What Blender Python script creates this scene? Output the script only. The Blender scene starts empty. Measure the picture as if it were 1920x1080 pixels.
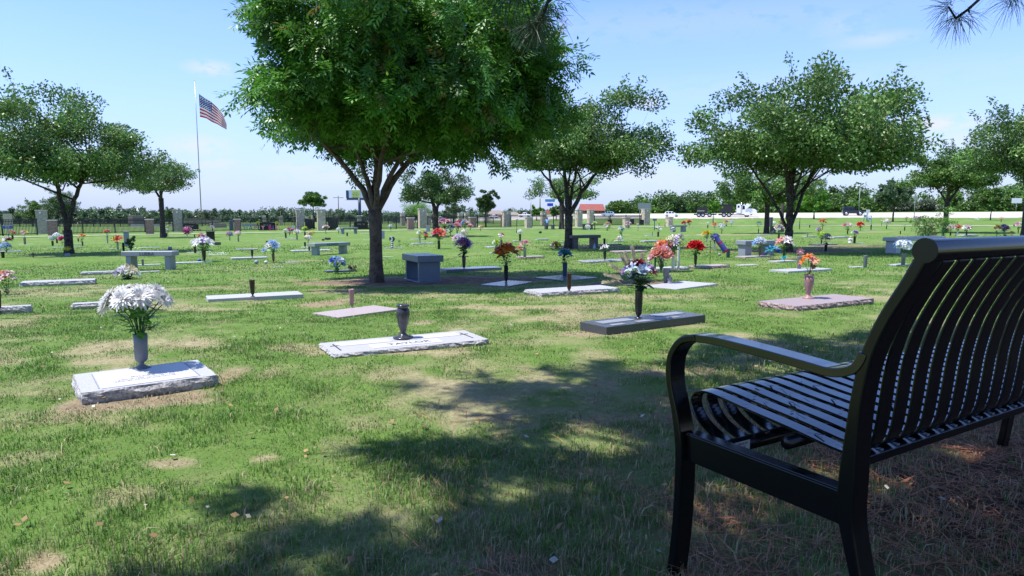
import bpy, math, random
import numpy as np
from mathutils import Vector, Matrix
R = math.radians
RNG = np.random.default_rng(7)
scene = bpy.context.scene
# ---------------------------------------------------------------- camera
CAM_H = 0.95
FPX = 1250.0
PITCH = math.atan(137 / 1250.0)
cd = bpy.data.cameras.new('camera'); cam = bpy.data.objects.new('camera', cd)
scene.collection.objects.link(cam)
cd.sensor_width = 36; cd.lens = FPX / 1920 * 36; cd.clip_start = 0.05; cd.clip_end = 8000
cam.location = (0, 0, CAM_H); cam.rotation_euler = (R(90) - PITCH, 0, 0)
scene.camera = cam
# ---------------------------------------------------------------- light
SUNV = Vector((-0.40, -0.10, 1.0)).normalized()
sd = bpy.data.lights.new('sun', 'SUN'); sd.energy = 4.3; sd.angle = R(0.5); sd.color = (1, .955, .89)
sun = bpy.data.objects.new('sun', sd); scene.collection.objects.link(sun)
sun.rotation_euler = SUNV.to_track_quat('Z', 'Y').to_euler()
world = bpy.data.worlds.new('World'); scene.world = world; world.use_nodes = True
wn, wl = world.node_tree.nodes, world.node_tree.links
bg = wn['Background']; bg.inputs[1].default_value = 0.13
sky = wn.new('ShaderNodeTexSky'); sky.sky_type = 'NISHITA'; sky.sun_disc = False
sky.sun_elevation = math.asin(SUNV.z); sky.sun_rotation = math.atan2(SUNV.x, SUNV.y) % (2 * math.pi)
sky.air_density = 1.0; sky.dust_density = 0.1; sky.ozone_density = 2.5; sky.altitude = 200
scene.view_settings.view_transform = 'Standard'; scene.view_settings.look = 'None'
scene.view_settings.exposure = 0.78; scene.view_settings.gamma = 1
try:
    scene.cycles.max_bounces = 6; scene.cycles.transparent_max_bounces = 4
    scene.cycles.diffuse_bounces = 3; scene.cycles.glossy_bounces = 3; scene.cycles.transmission_bounces = 3
except Exception: pass
# clouds live in the sky itself, by direction
def px_dir(u, v):
    x = (u - 960) / FPX; y = (540 - v) / FPX
    c, s = math.cos(PITCH), math.sin(PITCH)
    return Vector((x, c + y * s, -s + y * c))
tc = wn.new('ShaderNodeTexCoord')
nz = wn.new('ShaderNodeTexNoise'); nz.inputs['Scale'].default_value = 34; nz.inputs['Detail'].default_value = 6; nz.inputs['Roughness'].default_value = .6
mpn = wn.new('ShaderNodeMapping'); mpn.inputs['Scale'].default_value = (1, 1, 2.2)
wl.new(tc.outputs['Generated'], mpn.inputs[0]); wl.new(mpn.outputs[0], nz.inputs['Vector'])
acc = None
def mth(op, a, b=None, tree=None, clamp=False):
    n = wn.new('ShaderNodeMath') if tree is None else tree.nodes.new('ShaderNodeMath')
    l = wl if tree is None else tree.links
    n.operation = op; n.use_clamp = clamp
    for i, q in enumerate((a, b)):
        if q is None: continue
        if isinstance(q, (int, float)): n.inputs[i].default_value = q
        else: l.new(q, n.inputs[i])
    return n.outputs[0]
for (u, v, wpx, hpx, st) in [(395, 128, 45, 14, .6), (372, 273, 62, 20, .55), (395, 306, 60, 12, .5), (1756, 233, 85, 16, .75),
                             (1212, 192, 40, 14, .6), (1640, 74, 70, 14, .35), (1580, 45, 60, 30, .22), (560, 315, 90, 14, .4),
                             (620, 330, 130, 20, .35), (1830, 260, 120, 25, .4), (1180, 330, 200, 30, .35), (200, 330, 260, 40, .25), (1300, 40, 420, 40, .16),
                             (860, 60, 500, 30, .1), (1450, 160, 500, 25, .12)]:
    d = px_dir(u, v).normalized()
    sb = wn.new('ShaderNodeVectorMath'); sb.operation = 'SUBTRACT'; wl.new(tc.outputs['Generated'], sb.inputs[0]); sb.inputs[1].default_value = d
    ml = wn.new('ShaderNodeVectorMath'); ml.operation = 'MULTIPLY'; wl.new(sb.outputs[0], ml.inputs[0])
    ml.inputs[1].default_value = (FPX / wpx, FPX / wpx, FPX / hpx)
    ln = wn.new('ShaderNodeVectorMath'); ln.operation = 'LENGTH'; wl.new(ml.outputs[0], ln.inputs[0])
    f = mth('MULTIPLY', mth('SUBTRACT', 1.15, ln.outputs['Value'], clamp=True), st)
    acc = f if acc is None else mth('MAXIMUM', acc, f)
cf = mth('MULTIPLY', acc, mth('MULTIPLY', mth('SUBTRACT', nz.outputs['Fac'], .36, clamp=True), 8.0, clamp=True), clamp=True)
mixc = wn.new('ShaderNodeMix'); mixc.data_type = 'RGBA'; wl.new(cf, mixc.inputs[0])
tint = wn.new('ShaderNodeMix'); tint.data_type = 'RGBA'; tint.blend_type = 'MULTIPLY'; tint.inputs[0].default_value = 1
wl.new(sky.outputs[0], tint.inputs[6]); tint.inputs[7].default_value = (0.86, 0.97, 1.33, 1)
sxyz = wn.new('ShaderNodeSeparateXYZ'); wl.new(tc.outputs['Generated'], sxyz.inputs[0])
hf = mth('POWER', mth('SUBTRACT', 1.0, mth('MULTIPLY', mth('ABSOLUTE', sxyz.outputs[2]), 3.0), clamp=True), 1.6)
hz = wn.new('ShaderNodeMix'); hz.data_type = 'RGBA'; wl.new(mth('MULTIPLY', hf, .97), hz.inputs[0]); wl.new(tint.outputs[2], hz.inputs[6]); hz.inputs[7].default_value = (2.6, 3.05, 4.4, 1)
wl.new(hz.outputs[2], mixc.inputs[6]); mixc.inputs[7].default_value = (4.0, 4.05, 4.8, 1)
wl.new(mixc.outputs[2], bg.inputs[0])
# ---------------------------------------------------------------- terrain
def sst(a, b, x):
    t = np.clip((x - a) / (b - a), 0, 1); return t * t * (3 - 2 * t)
def gz(x, y):
    x = np.asarray(x, float); y = np.asarray(y, float)
    xc = np.clip(x, -120, 300); yc = np.clip(y, -60, 260)
    base = 0.0113 * xc * sst(2, 14, y) - 0.0072 * yc * sst(2, 14, y) - 0.13 * sst(4, 14, y)
    s = y + 0.3 * x
    a = -0.15 + 0.005 * np.clip(x, -150, 150)
    road = a + 1.2 * np.clip((s - 165) / 40, 0, 1.15)
    k = sst(118, 160, s) * sst(-70, 25, x)
    return base * (1 - k) + road * k
def G(x, y): return float(gz(x, y))
def P(u, v, lift=0.0):
    """the ground point seen at a pixel of the 1920 px photograph"""
    d = px_dir(u, v); o = Vector((0, 0, CAM_H)); t0 = .3; t = .3; step = 1.01
    while t < 3000:
        p = o + d * t
        if p.z < G(p.x, p.y) + lift: break
        t0 = t; t *= step
    lo, hi = t0, t
    for _ in range(24):
        m = (lo + hi) / 2; p = o + d * m
        if p.z < G(p.x, p.y) + lift: hi = m
        else: lo = m
    p = o + d * hi
    return Vector((p.x, p.y, G(p.x, p.y) + lift))
def depth(p):
    return p.y * math.cos(PITCH) - (p.z - CAM_H) * math.sin(PITCH)
def mpp(p): return depth(p) / FPX          # metres per photo pixel there
def air(u, v, y):
    d = px_dir(u, v); return Vector((0, 0, CAM_H)) + d * (y / d.y)
# ---------------------------------------------------------------- materials
MATS = {}
def new_mat(name):
    m = bpy.data.materials.new(name); m.use_nodes = True; return m
def mat(name, col, rough=.6, metal=0, var=0, vscale=8, col2=None, bump=0, bscale=40, spec=.5, transl=0, coat=0, detail=4, mixpos=(.4, .6)):
    if name in MATS: return MATS[name]
    m = new_mat(name); nt = m.node_tree; b = nt.nodes['Principled BSDF']
    b.inputs['Roughness'].default_value = rough; b.inputs['Metallic'].default_value = metal
    b.inputs['Specular IOR Level'].default_value = spec; b.inputs['Coat Weight'].default_value = coat
    b.inputs['Base Color'].default_value = (*col, 1)
    csock = None
    t = nt.nodes.new('ShaderNodeTexCoord')
    if var or col2:
        n = nt.nodes.new('ShaderNodeTexNoise'); n.inputs['Scale'].default_value = vscale; n.inputs['Detail'].default_value = detail
        nt.links.new(t.outputs['Object'], n.inputs['Vector'])
        mr = nt.nodes.new('ShaderNodeMapRange'); mr.inputs[1].default_value = mixpos[0]; mr.inputs[2].default_value = mixpos[1]
        nt.links.new(n.outputs['Fac'], mr.inputs[0])
        mx = nt.nodes.new('ShaderNodeMix'); mx.data_type = 'RGBA'; nt.links.new(mr.outputs[0], mx.inputs[0])
        c2 = col2 or tuple(c * (1 - var) for c in col)
        mx.inputs[6].default_value = (*col, 1); mx.inputs[7].default_value = (*c2, 1)
        nt.links.new(mx.outputs[2], b.inputs['Base Color']); csock = mx.outputs[2]
    if bump:
        n2 = nt.nodes.new('ShaderNodeTexNoise'); n2.inputs['Scale'].default_value = bscale; n2.inputs['Detail'].default_value = 5
        nt.links.new(t.outputs['Object'], n2.inputs['Vector'])
        bp = nt.nodes.new('ShaderNodeBump'); bp.inputs['Strength'].default_value = min(bump, 1); bp.inputs['Distance'].default_value = .02 * max(1, bump)
        nt.links.new(n2.outputs['Fac'], bp.inputs['Height']); nt.links.new(bp.outputs[0], b.inputs['Normal'])
    if transl:
        tr = nt.nodes.new('ShaderNodeBsdfTranslucent'); ms = nt.nodes.new('ShaderNodeMixShader'); ms.inputs[0].default_value = transl
        if csock: nt.links.new(csock, tr.inputs[0])
        else: tr.inputs[0].default_value = (*col, 1)
        nt.links.new(b.outputs[0], ms.inputs[1]); nt.links.new(tr.outputs[0], ms.inputs[2])
        nt.links.new(ms.outputs[0], nt.nodes['Material Output'].inputs[0])
    MATS[name] = m; return m
def attr_mat(name, rough=.6, transl=.25, spec=.3, bump=False):
    """colour comes from the mesh's own 'col' attribute (each blade or leaf has its own colour)"""
    if name in MATS: return MATS[name]
    m = new_mat(name); nt = m.node_tree; b = nt.nodes['Principled BSDF']; b.inputs['Roughness'].default_value = rough
    b.inputs['Specular IOR Level'].default_value = spec
    a = nt.nodes.new('ShaderNodeAttribute'); a.attribute_name = 'col'
    nt.links.new(a.outputs['Color'], b.inputs['Base Color'])
    if transl:
        tr = nt.nodes.new('ShaderNodeBsdfTranslucent'); ms = nt.nodes.new('ShaderNodeMixShader'); ms.inputs[0].default_value = transl
        nt.links.new(a.outputs['Color'], tr.inputs[0])
        nt.links.new(b.outputs[0], ms.inputs[1]); nt.links.new(tr.outputs[0], ms.inputs[2])
        nt.links.new(ms.outputs[0], nt.nodes['Material Output'].inputs[0])
    MATS[name] = m; return m
GR = lambda n, c, **k: mat(n, c, rough=k.pop('rough', .45), col2=tuple(q * .55 for q in c), vscale=k.pop('vscale', 260), detail=2, bump=k.pop('bump', .15), bscale=180, mixpos=(.45, .75), **k)
M_LG = GR('light_granite', (.46, .46, .48)); M_MG = GR('grey_granite', (.27, .29, .33)); M_DG = GR('dark_granite', (.07, .075, .085), rough=.22)
M_PG = GR('pink_granite', (.44, .37, .37)); M_BG = GR('blue_granite', (.14, .17, .22), rough=.2); M_BK = GR('black_granite', (.012, .012, .015), rough=.15, bump=.02)
M_RLG = mat('rough_light_granite', (.45, .44, .44), .85, col2=(.25, .24, .24), vscale=60, bump=.6, bscale=55)
M_RPG = mat('rough_pink_granite', (.42, .32, .31), .85, col2=(.2, .14, .13), vscale=50, bump=1, bscale=50)
M_BRZ = mat('bronze', (.075, .055, .045), .42, metal=.6, var=.4, vscale=30)
M_BLKV = mat('black_vase_plastic', (.018, .017, .018), .35); M_GRYV = mat('grey_vase_plastic', (.17, .185, .21), .5, var=.15, vscale=20)
M_SILV = mat('silver_vase_metal', (.35, .36, .38), .35, metal=.5, var=.2); M_BRNV = mat('brown_vase_plastic', (.12, .07, .055), .4, var=.2)
M_PNKV = mat('pink_granite_vase', (.36, .22, .21), .4, col2=(.25, .14, .14), vscale=200); M_DKURN = mat('dark_granite_urn', (.05, .055, .07), .18, col2=(.03, .03, .035), vscale=240)
M_GRNV = mat('green_vase_plastic', (.02, .09, .045), .4); M_WHTV = mat('white_vase_plastic', (.7, .68, .66), .4)
M_BLUV = mat('blue_grey_vase', (.06, .09, .15), .3, metal=.3)
VM = dict(black=M_BLKV, grey=M_GRYV, silver=M_SILV, brown=M_BRNV, pink=M_PNKV, urn=M_DKURN, green=M_GRNV, white=M_WHTV, blue=M_BLUV, bronze=M_BRZ)
M_STEM = mat('flower_stem', (.03, .11, .025), .55); M_LEAF = mat('silk_leaf', (.12, .34, .05), .45, var=.45, vscale=25, transl=.25)
M_LEAFD = mat('dark_silk_leaf', (.02, .085, .025), .5, var=.4, vscale=25, transl=.15)
M_BARK = mat('bark', (.085, .068, .055), .95, col2=(.028, .022, .019), vscale=14, bump=3.0, bscale=22, detail=8)
M_BARK2 = mat('smooth_bark', (.13, .10, .08), .85, col2=(.07, .05, .038), vscale=9, bump=2.2, bscale=24, detail=8)
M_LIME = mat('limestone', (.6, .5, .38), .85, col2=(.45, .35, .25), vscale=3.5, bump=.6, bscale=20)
M_LIMED = mat('tan_sandstone', (.50, .42, .32), .9, col2=(.36, .30, .23), vscale=4, bump=.6, bscale=20)  # darker tan stone for the left pillars and every pillar core
M_PINKST = mat('pink_brick', (.36, .22, .18), .9, col2=(.24, .14, .11), vscale=6)
M_IRON = mat('black_iron', (.012, .012, .013), .5)
M_CONC = mat('concrete', (.55, .52, .46), .9, var=.15, vscale=3); M_ROAD = mat('road_concrete', (.48, .44, .38), .95, var=.12, vscale=.15)
M_WHITE = mat('white_paint', (.8, .8, .8), .35); M_GLASS = mat('dark_glass', (.012, .018, .025), .25, spec=.2); M_RUB = mat('rubber', (.015, .015, .015), .8)
M_CHR = mat('bright_metal', (.6, .6, .62), .25, metal=.9); M_BLUSIGN = mat('blue_sign', (.015, .05, .2), .4)
M_GREYM = mat('grey_metal', (.28, .29, .3), .5, metal=.3); M_WOODP = mat('pole_wood', (.14, .11, .09), .9)
# ---------------------------------------------------------------- object helpers
C = scene.collection
def mesh_np(name, V, F, mats=(), smooth=False, mi=None, col=None):
    """V (n,3), F list of face-index arrays each (m,k)"""
    me = bpy.data.meshes.new(name); V = np.asarray(V, np.float32)
    me.vertices.add(len(V)); me.vertices.foreach_set('co', V.ravel())
    if not isinstance(F, (list, tuple)): F = [F]
    loops = np.concatenate([f.ravel() for f in F]).astype(np.int32)
    tot = np.concatenate([np.full(len(f), f.shape[1]) for f in F]).astype(np.int32)
    st = np.concatenate([[0], np.cumsum(tot)[:-1]]).astype(np.int32)
    me.loops.add(len(loops)); me.loops.foreach_set('vertex_index', loops)
    me.polygons.add(len(tot)); me.polygons.foreach_set('loop_start', st); me.polygons.foreach_set('loop_total', tot)
    if smooth: me.polygons.foreach_set('use_smooth', np.ones(len(tot), bool))
    if mi is not None: me.polygons.foreach_set('material_index', np.asarray(mi, np.int32))
    for m in mats: me.materials.append(m)
    if col is not None:
        a = me.attributes.new('col', 'FLOAT_COLOR', 'POINT')
        cc = np.ones((len(V), 4), np.float32); cc[:, :3] = col; a.data.foreach_set('color', cc.ravel())
    me.update(calc_edges=True); return me
def link(name, me, parent=None, loc=(0, 0, 0), rz=0):
    o = bpy.data.objects.new(name, me); C.objects.link(o); o.location = loc; o.rotation_euler = (0, 0, rz)
    if parent is not None: o.parent = parent
    return o
def tag(o, label=None, cat=None, group=None, kind=None):
    if label: o['label'] = label
    if cat: o['category'] = cat
    if group: o['group'] = group
    if kind: o['kind'] = kind
    return o
def thing(name, label, cat, loc=(0, 0, 0), rz=0, group=None):
    o = bpy.data.objects.new(name, None); C.objects.link(o); o.location = loc; o.rotation_euler = (0, 0, rz)
    o.empty_display_size = .1
    return tag(o, label, cat, group)
class MB:
    def __init__(s): s.v = []; s.f = []; s.m = []; s.sm = []
    def add(s, vs, fs, m=0, sm=False):
        o = len(s.v); s.v += [tuple(p) for p in vs]
        for f in fs: s.f.append([i + o for i in f]); s.m.append(m); s.sm.append(sm)
    def box(s, c, d, rz=0, m=0, rot=None):
        x, y, z = (q / 2 for q in d)
        vs = [Vector(p) for p in [(-x, -y, -z), (x, -y, -z), (x, y, -z), (-x, y, -z), (-x, -y, z), (x, -y, z), (x, y, z), (-x, y, z)]]
        Rm = rot if rot is not None else Matrix.Rotation(rz, 3, 'Z')
        s.add([Rm @ p + Vector(c) for p in vs], [(3, 2, 1, 0), (4, 5, 6, 7), (0, 1, 5, 4), (1, 2, 6, 5), (2, 3, 7, 6), (3, 0, 4, 7)], m)
    def tube(s, pts, rad, n=8, m=0, cap=True, flat=None):
        pts = [Vector(p) for p in pts]; rings = []; vs = []
        up = Vector((0, 0, 1)); prev = None
        for i, p in enumerate(pts):
            t = (pts[min(i + 1, len(pts) - 1)] - pts[max(i - 1, 0)])
            t = t.normalized() if t.length > 1e-9 else Vector((0, 0, 1))
            if prev is None:
                a = up if abs(t.z) < .9 else Vector((1, 0, 0)); x = t.cross(a).normalized()
            else:
                x = (prev - t * prev.dot(t)); x = x.normalized() if x.length > 1e-6 else t.orthogonal().normalized()
            prev = x; y = t.cross(x); r = rad[i] if hasattr(rad, '__len__') else rad
            for k in range(n):
                a = 2 * math.pi * k / n; vs.append(p + (x * math.cos(a) + y * math.sin(a)) * r)
        fs = [(i * n + k, i * n + (k + 1) % n, (i + 1) * n + (k + 1) % n, (i + 1) * n + k) for i in range(len(pts) - 1) for k in range(n)]
        if cap: fs += [tuple(range(n))[::-1], tuple((len(pts) - 1) * n + k for k in range(n))]
        s.add(vs, fs, m, True)
    def lathe(s, prof, n=16, c=(0, 0, 0), m=0):
        vs = [(c[0] + r * math.cos(2 * math.pi * k / n), c[1] + r * math.sin(2 * math.pi * k / n), c[2] + z) for r, z in prof for k in range(n)]
        fs = [(i * n + k, i * n + (k + 1) % n, (i + 1) * n + (k + 1) % n, (i + 1) * n + k) for i in range(len(prof) - 1) for k in range(n)]
        s.add(vs, fs, m, True)
    def prism(s, poly, a, b, axis='y', m=0):
        """2-D outline extruded from a to b along an axis"""
        def at(p, q): return {'y': (p[0], q, p[1]), 'x': (q, p[0], p[1]), 'z': (p[0], p[1], q)}[axis]
        n = len(poly); vs = [at(p, a) for p in poly] + [at(p, b) for p in poly]
        s.add(vs, [tuple(range(n))[::-1], tuple(range(n, 2 * n))] + [(i, (i + 1) % n, n + (i + 1) % n, n + i) for i in range(n)], m)
    def mesh(s, name, mats):
        me = bpy.data.meshes.new(name); me.from_pydata(s.v, [], s.f)
        for m in (mats if isinstance(mats, (list, tuple)) else [mats]): me.materials.append(m)
        me.polygons.foreach_set('material_index', s.m); me.polygons.foreach_set('use_smooth', s.sm); me.update(); return me
    def build(s, name, mats, parent=None, loc=(0, 0, 0), rz=0, bevel=0, seg=2):
        o = link(name, s.mesh(name, mats), parent, loc, rz)
        if bevel:
            md = o.modifiers.new('bevel', 'BEVEL'); md.width = bevel; md.segments = seg; md.limit_method = 'ANGLE'; md.angle_limit = R(40)
        else:
            pass
        return o
def text_mesh(txt, size, ext, m, name='lettering'):
    cu = bpy.data.curves.new('tmp', 'FONT'); cu.body = txt; cu.size = size; cu.extrude = ext; cu.align_x = 'CENTER'; cu.align_y = 'CENTER'
    cu.resolution_u = 3
    o = bpy.data.objects.new('tmp', cu); C.objects.link(o)
    bpy.context.view_layer.update()
    me = bpy.data.meshes.new_from_object(o.evaluated_get(bpy.context.evaluated_depsgraph_get())); me.name = name
    bpy.data.objects.remove(o); bpy.data.curves.remove(cu); me.materials.clear(); me.materials.append(m); return me
def vnoise(x, y, s, seed=0):
    """smooth value noise 0..1"""
    r = np.random.default_rng(seed).random((256, 256)); X = np.asarray(x) * s + 100.3; Y = np.asarray(y) * s + 77.7
    i = np.floor(X).astype(int); j = np.floor(Y).astype(int); fx = X - i; fy = Y - j; fx = fx * fx * (3 - 2 * fx); fy = fy * fy * (3 - 2 * fy)
    g = lambda a, b: r[a % 256, b % 256]
    return (g(i, j) * (1 - fx) + g(i + 1, j) * fx) * (1 - fy) + (g(i, j + 1) * (1 - fx) + g(i + 1, j + 1) * fx) * fy
# spots of bare soil / dry turf: (x, y, rx, ry, dry, dirt)
PATCH = []
def patch(u, v, wpx, ry, dry, dirt=0):
    p = P(u, v); PATCH.append((p.x, p.y, wpx / 2 * mpp(p), ry, dry, dirt))
for a in [(270, 745, 330, .22, .9, .5), (150, 755, 100, .2, .9, .6), (430, 705, 70, .3, .7, .3), (760, 660, 380, .14, .75), (1010, 640, 300, .25, .38), (1100, 625, 130, .3, .8, .2),
          (620, 568, 130, .5, .95, .55), (800, 603, 60, .3, .8), (560, 650, 120, .15, .6), (420, 580, 110, .2, .6), (320, 870, 110, .06, .8, .2), (500, 860, 70, .06, .75),
          (1150, 555, 330, .35, .7), (1300, 556, 160, .3, .4), (1290, 612, 130, .3, .5), (1460, 590, 120, .3, .4), (1030, 600, 80, .3, .5),
          (90, 1050, 90, .07, .9, .2), (240, 930, 130, .1, .5), (870, 545, 350, .5, .2), (640, 545, 120, .5, .7, .5), (1240, 700, 80, .12, .8, .3), (1245, 835, 60, .12, .8, .4), (1400, 670, 90, .15, .6, .2),
          (560, 489, 100, .8, .5), (1380, 440, 80, 1.4, .7, .5), (1330, 441, 140, 1.5, .5, .4), (1490, 484, 120, .8, .5, .2), (1640, 436, 110, 1, .6), (1230, 480, 120, .5, .4), (1500, 555, 120, .2, .4), (60, 860, 160, .1, .4)]:
    patch(*a)
MULCH = []
def mulch(u, v, wpx, ry):
    p = P(u, v); MULCH.append((p.x, p.y, wpx / 2 * mpp(p), ry))
mulch(800, 527, 440, 1.25); mulch(1180, 531, 180, .45); mulch(1100, 463, 110, 1.3); mulch(1220, 462, 210, 1.0); mulch(1490, 471, 250, 1.0); mulch(1590, 462, 150, .8)
def surf(x, y):
    """dryness and bareness of the turf"""
    x = np.asarray(x, float); y = np.asarray(y, float)
    n1 = vnoise(x, y, .9, 1); n2 = vnoise(x, y, 3.1, 2); n3 = vnoise(x, y, 9.0, 3)
    w = (n2 - .5) * .8 + (n3 - .5) * .5
    dry = .75 * sst(.50, .86, .45 * n1 + .35 * n2 + .2 * n3 + .04) + .05; dirt = np.zeros_like(dry)
    far = sst(6, 16, y); dry = dry * (1 - .65 * far)
    for (px, py, rx, ry, d, s) in PATCH:
        q = 1.25 - np.sqrt(((x - px) / rx) ** 2 + ((y - py) / ry) ** 2) + w
        k = sst(0, .9, q); dry = np.maximum(dry, d * k); dirt = np.maximum(dirt, s * sst(.25, 1.1, q))
    for (px, py, rx, ry) in MULCH:
        q = 1.2 - np.sqrt(((x - px) / rx) ** 2 + ((y - py) / ry) ** 2) + w * .5
        dirt = np.maximum(dirt, sst(.05, .45, q)); dry = np.maximum(dry, .8 * sst(0, .3, q))
    # needle litter under the pine, around the bench
    q = 1.15 - np.sqrt(((x - 2.6) / 2.35) ** 2 + ((y - 2.0) / 1.75) ** 2) + w * .8
    lit = sst(0, .8, q)
    dry = np.maximum(dry, .42 * sst(-1.6, .6, x - (y - 2.2)) * (1 - sst(5, 6.5, y)))
    return dry, dirt, lit
# ---------------------------------------------------------------- ground sheet
def build_ground():
    rad = [0.0] + list(np.geomspace(.35, 60, 420)) + list(np.geomspace(62, 6000, 70)); A = 900
    # finer angular spacing in front
    th = []
    k = np.arange(A) / A; th = (k + .0) * 2 * math.pi + .55 * np.sin((k) * 2 * math.pi)
    th = th + math.pi / 2 + math.pi     # densest ahead (+y)
    rr, tt = np.meshgrid(rad[1:], th, indexing='ij')
    x = rr * np.cos(tt); y = rr * np.sin(tt)
    z = gz(x, y) + (vnoise(x, y, 1.3, 5) - .5) * .02 + (vnoise(x, y, .15, 6) - .5) * .10 * sst(8, 30, rr) * (1 - sst(100, 130, rr))
    V = np.concatenate([[[0, 0, 0]], np.stack([x, y, z], -1).reshape(-1, 3)])
    n = len(rad) - 1
    i = np.arange(n - 1)[:, None] * A; j = np.arange(A)[None, :]; j2 = (j + 1) % A
    q = np.stack([1 + i + j, 1 + i + A + j, 1 + i + A + j2, 1 + i + j2], -1).reshape(-1, 4)
    t = np.stack([np.zeros(A, int), 1 + np.arange(A), 1 + (np.arange(A) + 1) % A], -1)
    dry, dirt, lit = surf(V[:, 0], V[:, 1])
    me = mesh_np('ground', V, [t, q], smooth=True, col=np.stack([dry, dirt, lit], -1))
    m = new_mat('turf'); nt = m.node_tree; N, L = nt.nodes, nt.links; b = N['Principled BSDF']; b.inputs['Roughness'].default_value = .95; b.inputs['Specular IOR Level'].default_value = .1
    a = N.new('ShaderNodeAttribute'); a.attribute_name = 'col'; sp = N.new('ShaderNodeSeparateColor'); L.new(a.outputs['Color'], sp.inputs[0])
    g = N.new('ShaderNodeNewGeometry')
    def noise(sc, det=4, stretch=None):
        n = N.new('ShaderNodeTexNoise'); n.inputs['Scale'].default_value = sc; n.inputs['Detail'].default_value = det; n.inputs['Roughness'].default_value = .65
        if stretch:
            mp = N.new('ShaderNodeMapping'); mp.inputs['Scale'].default_value = stretch; L.new(g.outputs['Position'], mp.inputs[0]); L.new(mp.outputs[0], n.inputs['Vector'])
        else: L.new(g.outputs['Position'], n.inputs['Vector'])
        return n.outputs['Fac']
    def mix(f, A_, B_):
        x = N.new('ShaderNodeMix'); x.data_type = 'RGBA'
        for s_, q_ in ((0, f), (6, A_), (7, B_)):
            if isinstance(q_, tuple): x.inputs[s_].default_value = (*q_, 1)
            elif isinstance(q_, (int, float)): x.inputs[s_].default_value = q_
            else: L.new(q_, x.inputs[s_])
        return x.outputs[2]
    def rng(f, lo, hi):
        r = N.new('ShaderNodeMapRange'); L.new(f, r.inputs[0]); r.inputs[1].default_value = lo; r.inputs[2].default_value = hi; return r.outputs[0]
    c = mix(rng(noise(.35, 5), .35, .65), (.105, .205, .034), (.145, .245, .052))
    c = mix(rng(noise(4.5, 6), .38, .68), c, (.09, .17, .03))
    c = mix(mth('MULTIPLY', rng(noise(38, 4), .45, .75), .75, tree=nt), c, (.08, .145, .03))
    c = mix(mth('MULTIPLY', rng(noise(11, 6, (1, .45, 1)), .55, .72), .5, tree=nt), c, (.29, .29, .14))
    c = mix(sp.outputs[0], c, mix(rng(noise(22, 5), .35, .7), (.46, .38, .25), (.27, .22, .12)))
    c = mix(sp.outputs[1], c, mix(rng(noise(7, 8), .38, .66), (.26, .18, .13), (.10, .065, .048)))
    c = mix(sp.outputs[2], c, mix(rng(noise(12, 8), .35, .65), (.16, .075, .045), (.05, .032, .024)))
    L.new(c, b.inputs['Base Color'])
    bp = N.new('ShaderNodeBump'); bp.inputs['Strength'].default_value = .9; bp.inputs['Distance'].default_value = .03; L.new(noise(30, 6), bp.inputs['Height']); L.new(bp.outputs[0], b.inputs['Normal'])
    me.materials.append(m)
    return tag(link('ground', me), kind='structure')
build_ground()
# ---------------------------------------------------------------- road and walk
def ribbon(name, left, right, m, kind='structure', dz=.012, sub=6):
    V = []
    def samp(P_, n):
        out = []
        for i in range(len(P_) - 1):
            for k in range(n): out.append(P_[i].lerp(P_[i + 1], k / n))
        return out + [P_[-1]]
    l = samp(left, sub); r = samp(right, sub); W = 4
    for p, q in zip(l, r):
        for k in range(W + 1):
            s = p.lerp(q, k / W); V.append((s.x, s.y, G(s.x, s.y) + dz))
    F = np.array([(i * (W + 1) + k, i * (W + 1) + k + 1, (i + 1) * (W + 1) + k + 1, (i + 1) * (W + 1) + k) for i in range(len(l) - 1) for k in range(W)])
    return tag(link(name, mesh_np(name, np.array(V), [F], [m])), kind=kind)
def sline(s, xs): return [Vector((x, s - .3 * x, 0)) for x in xs]
xs = list(range(-420, 421, 20))
xs = list(range(-30, 421, 15))
ribbon('road', sline(165, xs), sline(205, xs), M_ROAD, dz=.03, sub=2)
ribbon('road_shoulder', sline(162.5, xs), sline(164.9, xs), M_CONC, dz=.04, sub=2)
wp = [(-260, 452), (0, 445.5), (240, 441), (480, 437.2), (720, 433), (960, 429.2), (1200, 426), (1440, 423.3), (1680, 423.8), (1920, 425), (2250, 428)]
wc = [P(*q) for q in wp]; l = []; r = []
for i, p in enumerate(wc):
    t = (wc[min(i + 1, len(wc) - 1)] - wc[max(i - 1, 0)]); t.z = 0; t.normalize(); n = Vector((-t.y, t.x, 0)); l.append(p - n * .9); r.append(p + n * .9)
ribbon('footpath', l, r, M_CONC, dz=.06, sub=8)
gp = [P(583, 430), P(583, 424)]
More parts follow.
